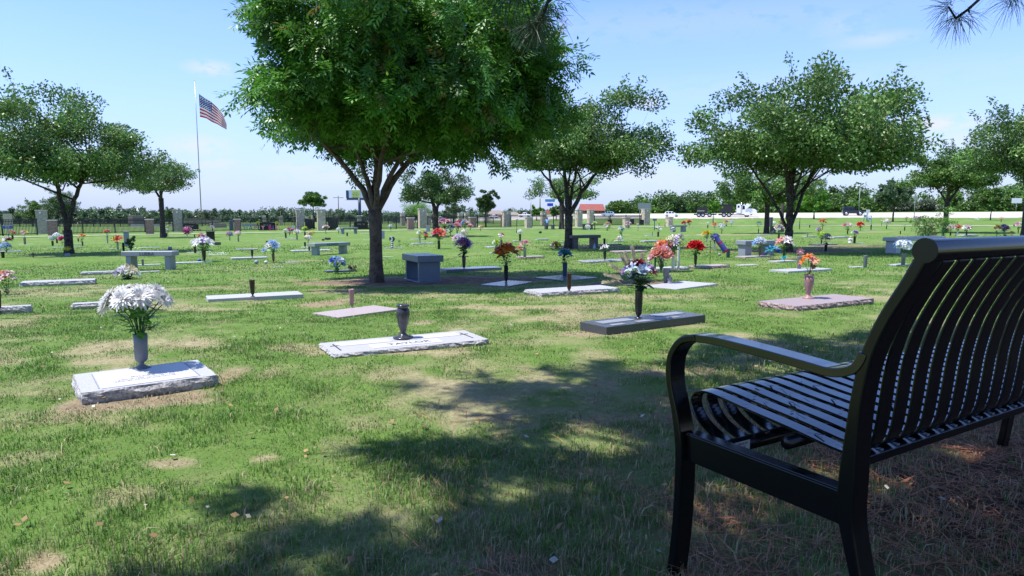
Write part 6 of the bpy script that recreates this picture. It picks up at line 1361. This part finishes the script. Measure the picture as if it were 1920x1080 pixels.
building(1022, 1034, 240, 401, 393, 'small red-roofed building left of the long one', M_CONC, M_RROOF, .2, 2); building(915, 945, 205, 401, 394.5, 'brown-roofed house right of the small fence tree', mat('tan_wall', (.4, .33, .26), .9), M_BROOF, .2, 3); building(945, 975, 225, 403, 397.5, 'low brown-roofed house behind the white pickup', mat('tan_wall', (.4, .33, .26), .9), M_BROOF, .25, 2)
# ---------------------------------------------------------------- vehicles
def wheel(root, x, y, r, w=.24, hub=None):
    t = thing('wheel', None, None, (x, y, r)); t.parent = root
    for nm, pr, mt in (('tyre', [(r * .62, -w / 2), (r * .93, -w / 2), (r, -w * .3), (r, w * .3), (r * .93, w / 2), (r * .62, w / 2)], M_RUB), ('rim', [(0, -w * .42), (r * .25, -w * .44), (r * .6, -w * .36), (r * .63, -w * .48), (r * .63, w * .48), (0, w * .4)], hub or M_CHR)):
        mb = MB(); mb.lathe(pr, 20); o = mb.build(nm, mt, t); o.rotation_euler = (R(90), 0, 0)
def road_pt(u, v_unused, s):
    """on the road line s = y + .3 x, at photo column u"""
    d = px_dir(u, 404); k = d.x / d.y; y = s / (1 + .3 * k); x = k * y; return Vector((x, y, G(x, y) + .03))
RANG = math.atan2(-.3, 1)
def car(u, s, wpx, label, body, kind='suv', flip=False, name='parked_car', cat='car', colm=None):
    p = road_pt(u, 0, s); m = mpp(p); Lg = wpx * m; an = RANG + (math.pi if flip else 0); sc = Lg / 4.6; root = thing(name, label, cat, p, an, 'vehicles on the road'); w = .92 * sc
    if kind == 'suv': lo = [(-2.28, .35), (-2.3, .95), (-2.15, 1.05), (.95, 1.08), (2.05, .92), (2.28, .7), (2.28, .35)]; up = [(-2.15, 1.03), (-1.85, 1.5), (-1.4, 1.66), (.1, 1.64), (.45, 1.52), (1.15, 1.05)]; wins = [(-1.75, 1.08, -1.0, 1.52), (-.92, 1.08, -.05, 1.56), (.03, 1.08, .7, 1.5)]; wr = .36; wx = (-1.4, 1.42)
    elif kind == 'box': lo = [(-2.1, .5), (-2.12, 1.15), (-1.9, 1.2), (.75, 1.2), (2.0, 1.12), (2.2, .9), (2.2, .5)]; up = [(-2.08, 1.18), (-2.02, 1.9), (-1.8, 1.97), (.15, 1.95), (.55, 1.22)]; wins = [(-1.85, 1.28, -1.0, 1.8), (-.9, 1.28, -.2, 1.8), (-.12, 1.28, .3, 1.74)]; wr = .5; wx = (-1.35, 1.5)
    else: lo = [(-2.3, .45), (-2.3, 1.0), (-2.25, 1.05), (1.2, 1.08), (2.15, .95), (2.3, .75), (2.3, .42)]; up = [(-.6, 1.05), (-.5, 1.7), (-.35, 1.78), (.75, 1.75), (1.25, 1.08)]; wins = [(-.4, 1.12, .1, 1.62), (.2, 1.12, .85, 1.6)]; wr = .4; wx = (-1.45, 1.5)
    S = lambda q: [(a * sc, b * sc) for a, b in q]
    mb = MB(); mb.prism(S(lo), -w, w); mb.build('body', body, root, bevel=.06 * sc, seg=2)
    mb = MB(); q = S(up); n = len(q); ins = .14 * sc; vs = [(a, -w + ins * (b > q[0][1] + .02) - .0 + .03, b) for a, b in q] + [(a, w - ins * (b > q[0][1] + .02) - .03, b) for a, b in q]
    mb.add(vs, [tuple(range(n))[::-1], tuple(range(n, 2 * n))] + [(i, (i + 1) % n, n + (i + 1) % n, n + i) for i in range(n)]); mb.build('cabin', body, root, bevel=.04 * sc, seg=2)
    for sy in (-1, 1):
        for (x0, z0, x1, z1) in wins: mb = MB(); y0 = sy * (w - .03 * sc + .0) ; yb, yt = sy * (w - .02 * sc), sy * (w - .13 * sc); mb.add([(x0 * sc, yb, z0 * sc), (x1 * sc, yb, z0 * sc), ((x1 - .08) * sc, yt, z1 * sc), ((x0 + .08) * sc, yt, z1 * sc)], [(0, 1, 2, 3)]); mb.build('side_window', M_GLASS, root)
        mb = MB(); mb.box((lo[-1][0] * sc - .05, sy * w * .72, .78 * sc), (.1, .3 * sc, .14 * sc)); mb.build('headlight', M_CHR, root)
        for x in wx: wheel(root, x * sc, sy * (w - .08 * sc), wr * sc)
    a, b = up[-2], up[-1]; mb = MB(); mb.add([((a[0] + .03) * sc, -w * .78, a[1] * sc), ((b[0] + .02) * sc, -w * .86, (b[1] + .03) * sc), ((b[0] + .02) * sc, w * .86, (b[1] + .03) * sc), ((a[0] + .03) * sc, w * .78, a[1] * sc)], [(0, 1, 2, 3)]); mb.build('windscreen', M_GLASS, root)
    return root
car(1259.5, 178, 28, 'white crossover car driving on the road behind the short pillar', M_WHITE, 'suv', name='moving_car')
car(1598, 182, 38, 'black boxy off-road car with big wheels on the road', mat('navy_black_paint', (.008, .012, .025), .25, coat=.5), 'box', name='moving_car')
car(1140, 186, 24, 'pale blue crossover car behind the iron fence', mat('pale_blue_paint_car', (.25, .38, .5), .3, coat=.5), 'suv', flip=True, name='moving_car')
car(984, 188, 23, 'white pickup truck right of the low brown-roofed house', M_WHITE, 'pick', name='pickup_truck', cat='pickup'); car(926, 188, 17, 'white pickup truck seen through the fence, left of a tall pillar', M_WHITE, 'pick', name='pickup_truck', cat='pickup'); car(826, 186, 20, 'white car seen through the fence beside the round dark oak trunk', M_WHITE, 'pick', name='pickup_truck', cat='pickup'); car(742, 182, 18, 'dark blue car seen through the fence right of the big trunk', mat('dark_blue_paint', (.02, .05, .12), .3), 'suv', name='moving_car')
def truck():
    p0 = road_pt(1352, 0, 176); m = mpp(p0); p = p0; root = thing('tractor_truck', 'white day-cab tractor truck with a black dump body behind its cab', 'truck', p, RANG, None); X = lambda u: (u - 1352) * m; Z = lambda v: (408 - v) * m; M_TB = mat('black_truck_body', (.012, .012, .013), .5); w = 1.15
    mb = MB(); mb.prism([(X(1379), Z(403)), (X(1379), Z(384.5)), (X(1402), Z(383.5)), (X(1404), Z(386)), (X(1395), Z(395)), (X(1395), Z(403))], -w, w); mb.prism([(X(1392), Z(403)), (X(1392), Z(392)), (X(1398), Z(391.5)), (X(1411), Z(393.5)), (X(1414), Z(396)), (X(1415), Z(403))], -.85, .85); mb.build('cab', M_WHITE, root, bevel=.05)
    mb = MB(); mb.prism([(X(1393), Z(404.5)), (X(1394.5), Z(400)), (X(1398), Z(398.5)), (X(1402), Z(400)), (X(1404), Z(404.5))], -w - .02, w + .02); mb.box((X(1414), 0, Z(403.5)), (.6, 2.3, .45)); mb.build('fender', M_WHITE, root, bevel=.04)
    mb = MB(); mb.box((X(1415) + .02, 0, Z(398)), (.06, 1.2, .75)); mb.build('grille', M_GREYM, root)
    for sy in (-1, 1):
        mb = MB(); mb.add([(X(1389), sy * (w + .01), Z(394)), (X(1393.5), sy * (w + .01), Z(394)), (X(1393), sy * (w + .01), Z(387.5)), (X(1389.5), sy * (w + .01), Z(387))], [(0, 1, 2, 3)]); mb.build('side_window', M_GLASS, root)
        mb = MB(); mb.add([(X(1380.5), sy * (w + .01), Z(391)), (X(1384), sy * (w + .01), Z(391)), (X(1384), sy * (w + .01), Z(387)), (X(1380.5), sy * (w + .01), Z(387))], [(0, 1, 2, 3)]); mb.build('side_window', M_GLASS, root)
        mb = MB(); mb.tube([(X(1387), sy * 1.2, Z(404)), (X(1387), sy * 1.2, Z(381.5))], .11, 10); mb.build('exhaust_stack', M_CHR, root)
        mb = MB(); mb.tube([(X(1372), sy * .95, Z(402.5)), (X(1386), sy * .95, Z(402.5))], .3, 14); mb.build('fuel_tank', M_CHR, root)
        for x in (1397.5,): wheel(root, X(x), sy * .95, 4.4 * m, .3, M_GREYM)
        for x in (1357, 1366): wheel(root, X(x), sy * .9, 4.3 * m, .5, M_CHR)
    mb = MB(); mb.add([(X(1393.5) + .1, -.95, Z(391.2)), (X(1393.5) + .1, .95, Z(391.2)), (X(1402.5), .85, Z(387)), (X(1402.5), -.85, Z(387))], [(0, 1, 2, 3)]); mb.build('windscreen', M_GLASS, root)
    mb = MB(); mb.box((X(1377), 0, Z(403.4)), (X(1412) - X(1352), .8, .35)); mb.build('chassis', M_TB, root)
    mb = MB(); mb.prism([(X(1350), Z(399.5)), (X(1347.5), Z(389.5)), (X(1348.5), Z(385.5)), (X(1372), Z(385)), (X(1372), Z(398)), (X(1356), Z(400))], -1.2, 1.2); mb.box((X(1360), 0, Z(385)), (X(1372) - X(1347), 2.5, .12)); mb.build('dump_body', M_TB, root, bevel=.03)
    t2 = road_pt(1318, 0, 176); r2 = thing('dump_trailer', 'black two-axle dump trailer behind the tractor truck', 'trailer', t2, RANG); X2 = lambda u: (u - 1318) * m
    mb = MB(); mb.prism([(X2(1307), Z(400.5)), (X2(1307), Z(391.5)), (X2(1309), Z(390)), (X2(1333), Z(388)), (X2(1333), Z(401)), (X2(1309), Z(402))], -1.2, 1.2); bd = mb.build('dump_body', M_TB, r2, bevel=.03)
    mb = MB(); mb.box((X2(1314), -1.22, Z(396.5)), (1.7, .03, .16)); mb.build('pale_stripe', mat('stripe_paint', (.35, .35, .33), .5), r2); mb = MB(); mb.box((X2(1322), 0, Z(403)), (X2(1345) - X2(1304), .7, .3)); mb.build('chassis', M_TB, r2)
    for sy in (-1, 1):
        for x in (1310.5, 1318, 1330): wheel(r2, X2(x), sy * .95, 4.0 * m, .4, M_CHR)
truck()
# ---------------------------------------------------------------- the seated visitor
def person():
    p = P(1026, 430.5); m = mpp(p); root = thing('person', 'person in pale blue shirt and jeans sitting on the far dark bench, back turned', 'person', (p.x, p.y, p.z), R(185))
    s = 1.0; seat = 9.5 * m + .02
    me = bpy.data.meshes.new('body')
    J = dict(pel=(0, 0, seat + .08), abd=(0, 0, seat + .26), che=(0, -.02, seat + .44), nek=(0, -.03, seat + .56), hea=(0, -.04, seat + .68), top=(0, -.04, seat + .80))
    V = [J['pel'], J['abd'], J['che'], J['nek'], J['hea'], J['top']]; Rr = [(.14, .11), (.135, .10), (.155, .11), (.05, .05), (.085, .095), (.06, .07)]; E_ = [(0, 1), (1, 2), (2, 3), (3, 4), (4, 5)]
    for sx in (-1, 1):
        b = len(V); V += [(sx * .17, -.02, seat + .5), (sx * .22, -.06, seat + .26), (sx * .14, -.26, seat + .14), (sx * .12, -.34, seat + .12)]; Rr += [(.055, .055), (.042, .042), (.033, .033), (.028, .02)]; E_ += [(2, b), (b, b + 1), (b + 1, b + 2), (b + 2, b + 3)]
        b = len(V); V += [(sx * .09, -.05, seat + .06), (sx * .12, -.44, seat + .06), (sx * .12, -.46, .08), (sx * .12, -.6, .03)]; Rr += [(.085, .085), (.062, .062), (.042, .042), (.035, .03)]; E_ += [(0, b), (b, b + 1), (b + 1, b + 2), (b + 2, b + 3)]
    me.from_pydata(V, E_, []); o = link('body', me, root); o.modifiers.new('skin', 'SKIN'); sv = me.skin_vertices[0].data
    for i, r in enumerate(Rr): sv[i].radius = r
    sv[0].use_root = True; ss = o.modifiers.new('ss', 'SUBSURF'); ss.levels = 1; ss.render_levels = 1
    for mt in (mat('denim', (.06, .10, .2), .85), ): me.materials.append(mt)
    def shell(name, V, E_, Rr, mt):
        q = bpy.data.meshes.new(name); q.from_pydata(V, E_, []); a = link(name, q, root); a.modifiers.new('skin', 'SKIN')
        for i, r in enumerate(Rr): q.skin_vertices[0].data[i].radius = (r, r * .8)
        q.skin_vertices[0].data[0].use_root = True; a.modifiers.new('ss', 'SUBSURF').render_levels = 1; q.materials.append(mt)
    SH = [(0, 0, seat + .05), (0, 0, seat + .26), (0, -.02, seat + .46), (-.18, -.02, seat + .5), (-.23, -.05, seat + .3), (.18, -.02, seat + .5), (.23, -.05, seat + .3)]
    shell('shirt', SH, [(0, 1), (1, 2), (2, 3), (3, 4), (2, 5), (5, 6)], [.18, .175, .19, .08, .07, .08, .07], mat('pale_blue_shirt', (.42, .55, .78), .8))
    shell('head_skin', [(0, -.03, seat + .57), (0, -.045, seat + .69), (0, -.04, seat + .78)], [(0, 1), (1, 2)], [.055, .10, .075], mat('skin', (.5, .3, .22), .6)); shell('hair', [(0, .0, seat + .68), (0, -.02, seat + .80)], [(0, 1)], [.108, .098], mat('grey_hair', (.35, .33, .31), .8))
person()
# ---------------------------------------------------------------- grass blades
def grass():
    rng = np.random.default_rng(99); M_GR = attr_mat('grass_blade', rough=.5, transl=.3, spec=.25)
    def inrect(x, y, pad=.0):
        k = np.zeros(len(x), bool)
        for (cx, cy, hl, hw, an) in RECTS:
            dx, dy = x - cx, y - cy; a = dx * math.cos(an) + dy * math.sin(an); b = -dx * math.sin(an) + dy * math.cos(an); k |= (abs(a) < hl + pad) & (abs(b) < hw + pad)
        return k
    def band(y0, y1, dens, h, w, side=.9, name='grass', segs=2):
        x0 = -y1 * .80 - side; area = (y1 - y0) * (2 * -x0); n = int(area * dens); x = rng.uniform(x0, -x0, n); y = rng.uniform(y0, y1, n); k = np.abs(x) < y * .80 + side; x, y = x[k], y[k]
        cl = vnoise(x, y, 6, 21) * .6 + vnoise(x, y, 19, 22) * .4
        dry, dirt, lit = surf(x, y); keep = rng.random(len(x)) < (1 - .93 * dirt) * (1 - .62 * lit) * (.35 + .65 * sst(.25, .6, cl)) * (1 - .35 * np.clip(dry, 0, 1)); keep &= ~inrect(x, y)
        if y1 > 30: keep &= rng.random(len(x)) > sst(24, 39, y)
        x, y, dry, dirt, lit, cl = (q[keep] for q in (x, y, dry, dirt, lit, cl)); n = len(x)
        hh = h * rng.uniform(.35, 1.15, n) * (.45 + 1.15 * cl) * (1 - .45 * dry); shade_long = sst(-1.4, .4, x - (y - 2.2) * 1.0) * (y < 6); hh = hh * (1 + .75 * shade_long)
        az = rng.uniform(0, 6.283, n); bend = rng.uniform(.1, 1.0, n) ** 1.3 * (1 + 1.2 * (rng.random(n) < .12)); dx, dy = np.cos(az), np.sin(az); ww = w * rng.uniform(.6, 1.3, n)
        z = gz(x, y) - .004; B = np.stack([x, y, z], -1); D_ = np.stack([dx, dy, np.zeros(n)], -1); S = np.stack([-dy, dx, np.zeros(n)], -1) * ww[:, None] / 2; Z = np.array([[0, 0, 1.]])
        mid = B + Z * (hh * .58)[:, None] + D_ * (hh * bend * .28)[:, None]; tip = B + Z * (hh * (1 - .25 * np.minimum(bend, 1.6)))[:, None] + D_ * (hh * bend * .95)[:, None]
        if segs == 2: V = np.stack([B - S, B + S, mid + S * .8, mid - S * .8, tip], 1).reshape(-1, 3); i = np.arange(n)[:, None] * 5; F = [i + np.array([[0, 1, 2, 3]]), i + np.array([[3, 2, 4]])]; q = 5
        else: V = np.stack([B - S, B + S, tip], 1).reshape(-1, 3); F = [np.arange(n * 3).reshape(-1, 3)]; q = 3
        g = np.array([[.12, .22, .045]]); g2 = np.array([[.175, .275, .078]]); g3 = np.array([[.065, .145, .038]]); dc = np.array([[.46, .39, .25]]); dc2 = np.array([[.28, .23, .13]])
        r1 = np.clip(vnoise(x, y, .8, 31) * .8 + rng.normal(size=n) * .25, 0, 1)[:, None]; r2 = np.clip(vnoise(x, y, 2.5, 32) - .25 + rng.normal(size=n) * .2, 0, 1)[:, None]
        g = g * [[1.0, 1.17, .9]]; g2 = g2 * [[1.0, 1.14, .88]]; g3 = g3 * 1.05; dc = dc * 1.1
        c = g * (1 - r1) + g2 * r1; c = c * (1.12 - .30 * sst(.45, .85, cl))[:, None]; c = c * (1 - r2 * .7) + g3 * r2 * .7; pr = np.clip(.05 + .9 * dry + .3 * lit, 0, .92); isd = (rng.random(n) < pr)[:, None]; dr = rng.random((n, 1)); c = np.where(isd, dc * dr + dc2 * (1 - dr), c) * rng.uniform(.7, 1.25, (n, 1))
        me = mesh_np(name, V, F, [M_GR], col=np.repeat(c, q, 0)); return tag(link(name, me), kind='stuff')
    for i, a in enumerate([(.55, 2.2, 21000, .027, .0026, .5), (2.2, 4.0, 13000, .024, .0034, .6), (4.0, 7.0, 6000, .024, .0052, .8)]):
        o = band(*a[:5], side=a[5], name='grass'); tag(o, ['long mixed green and straw grass in the foreground', 'green turf grass around the nearest markers', 'green turf grass around the dark urn and rose vases'][i], 'grass')
    for i, a in enumerate([(7.0, 12, 1700, .030, .010, 1), (12, 22, 420, .036, .02, 1.5), (22, 40, 90, .045, .04, 2)]):
        o = band(*a[:5], side=a[5], segs=1); tag(o, ['mown lawn grass around the big tree', 'mown lawn grass among the middle graves', 'mown lawn grass among the far graves'][i], 'grass')
    # long straggling blades, dead stems and needle litter near the bench
    n = 62000; x = rng.uniform(-.4, 5.4, n); y = rng.uniform(.7, 4.6, n); _, _, lit = surf(x, y); k = rng.random(n) < lit * .95 + .015; x, y = x[k], y[k]; n = len(x); az = rng.uniform(0, 6.283, n); l = rng.uniform(.05, .15, n); d = np.stack([np.cos(az), np.sin(az), rng.normal(size=n) * .10], -1); B = np.stack([x, y, gz(x, y) + rng.uniform(.004, .028, n)], -1); s = np.stack([-np.sin(az), np.cos(az), np.zeros(n)], -1) * .0011
    e = B + d * l[:, None]; md = (B + e) / 2 + np.stack([-np.sin(az), np.cos(az), np.zeros(n)], -1) * (rng.normal(size=(n, 1)) * .008); V = np.stack([B - s, B + s, md + s, md - s, md - s, md + s, e + s * .4, e - s * .4], 1).reshape(-1, 3)
    c = np.array([[.44, .17, .08]]) * rng.uniform(.35, 1.3, (n, 1)) + np.array([[.05, .045, .03]]) * rng.random((n, 1)); me = mesh_np('pine_litter', V, [np.arange(len(V)).reshape(-1, 4)], [attr_mat('litter', rough=.7, transl=0)], col=np.repeat(c, 8, 0)); tag(link('pine_litter', me), 'reddish-brown fallen pine needles around the black bench', 'needles', kind='stuff')
    n = 3600; x = rng.uniform(-2.5, 5.4, n); y = rng.uniform(.75, 4.2, n); k = rng.random(n) < .05 + .85 * sst(-1.2, .5, x - (y - 2)); x, y = x[k], y[k]; n = len(x); az = rng.uniform(0, 6.283, n); h = rng.uniform(.015, .06, n); D_ = np.stack([np.cos(az), np.sin(az), np.zeros(n)], -1); B = np.stack([x, y, gz(x, y)], -1); S = np.stack([-np.sin(az), np.cos(az), np.zeros(n)], -1) * rng.uniform(.0012, .003, (n, 1)); Z = np.array([[0, 0, 1.]]); b = rng.uniform(.3, 1.6, n)
    P1 = B + Z * (h * .7)[:, None] + D_ * (h * b * .3)[:, None]; P2 = B + Z * (h * .85)[:, None] + D_ * (h * b * .8)[:, None]; P3 = B + Z * (h * (.9 - .35 * b))[:, None] + D_ * (h * b * 1.4)[:, None]; P3[:, 2] = np.maximum(P3[:, 2], B[:, 2] + .003)
    V = np.stack([B - S, B + S, P1 + S, P1 - S, P2 + S * .7, P2 - S * .7, P3], 1).reshape(-1, 3); i = np.arange(n)[:, None] * 7; F = [i + np.array([[0, 1, 2, 3]]), i + np.array([[3, 2, 4, 5]]), i + np.array([[5, 4, 6]])]
    isd = rng.random((n, 1)) < .45; c = np.where(isd, np.array([[.42, .34, .2]]), np.array([[.10, .22, .045]])) * rng.uniform(.6, 1.3, (n, 1)); me = mesh_np('grass_tuft', V, F, [attr_mat('grass_blade')], col=np.repeat(c, 7, 0)); tag(link('grass_tuft', me), 'long straggling grass blades and dead stems in the pine shade', 'grass', kind='stuff')
grass()
rng = np.random.default_rng(12); V = []; Cc = []
for i in range(700):
    y = .8 + 13 * rng.random() ** 1.5; x = rng.uniform(-.85, .85) * y; z = G(x, y) + rng.uniform(.012, .03); a = rng.uniform(0, 6.28); l = rng.uniform(.012, .03); w = l * .4; d = np.array([math.cos(a), math.sin(a), rng.normal() * .3]) * l; s = np.array([-math.sin(a), math.cos(a), rng.normal() * .3]) * w; c = np.array([x, y, z])
    V += [c, c + d * .5 + s, c + d, c + d * .5 - s]; Cc += [np.array([.30, .20, .09] if rng.random() < .8 else [.5, .48, .4]) * rng.uniform(.5, 1.2)] * 4
tag(link('fallen_leaves', mesh_np('fallen_leaves', np.array(V), [np.arange(len(V)).reshape(-1, 4)], [attr_mat('litter')], col=np.array(Cc))), 'small dry leaves lying scattered on the lawn', 'leaves', kind='stuff')
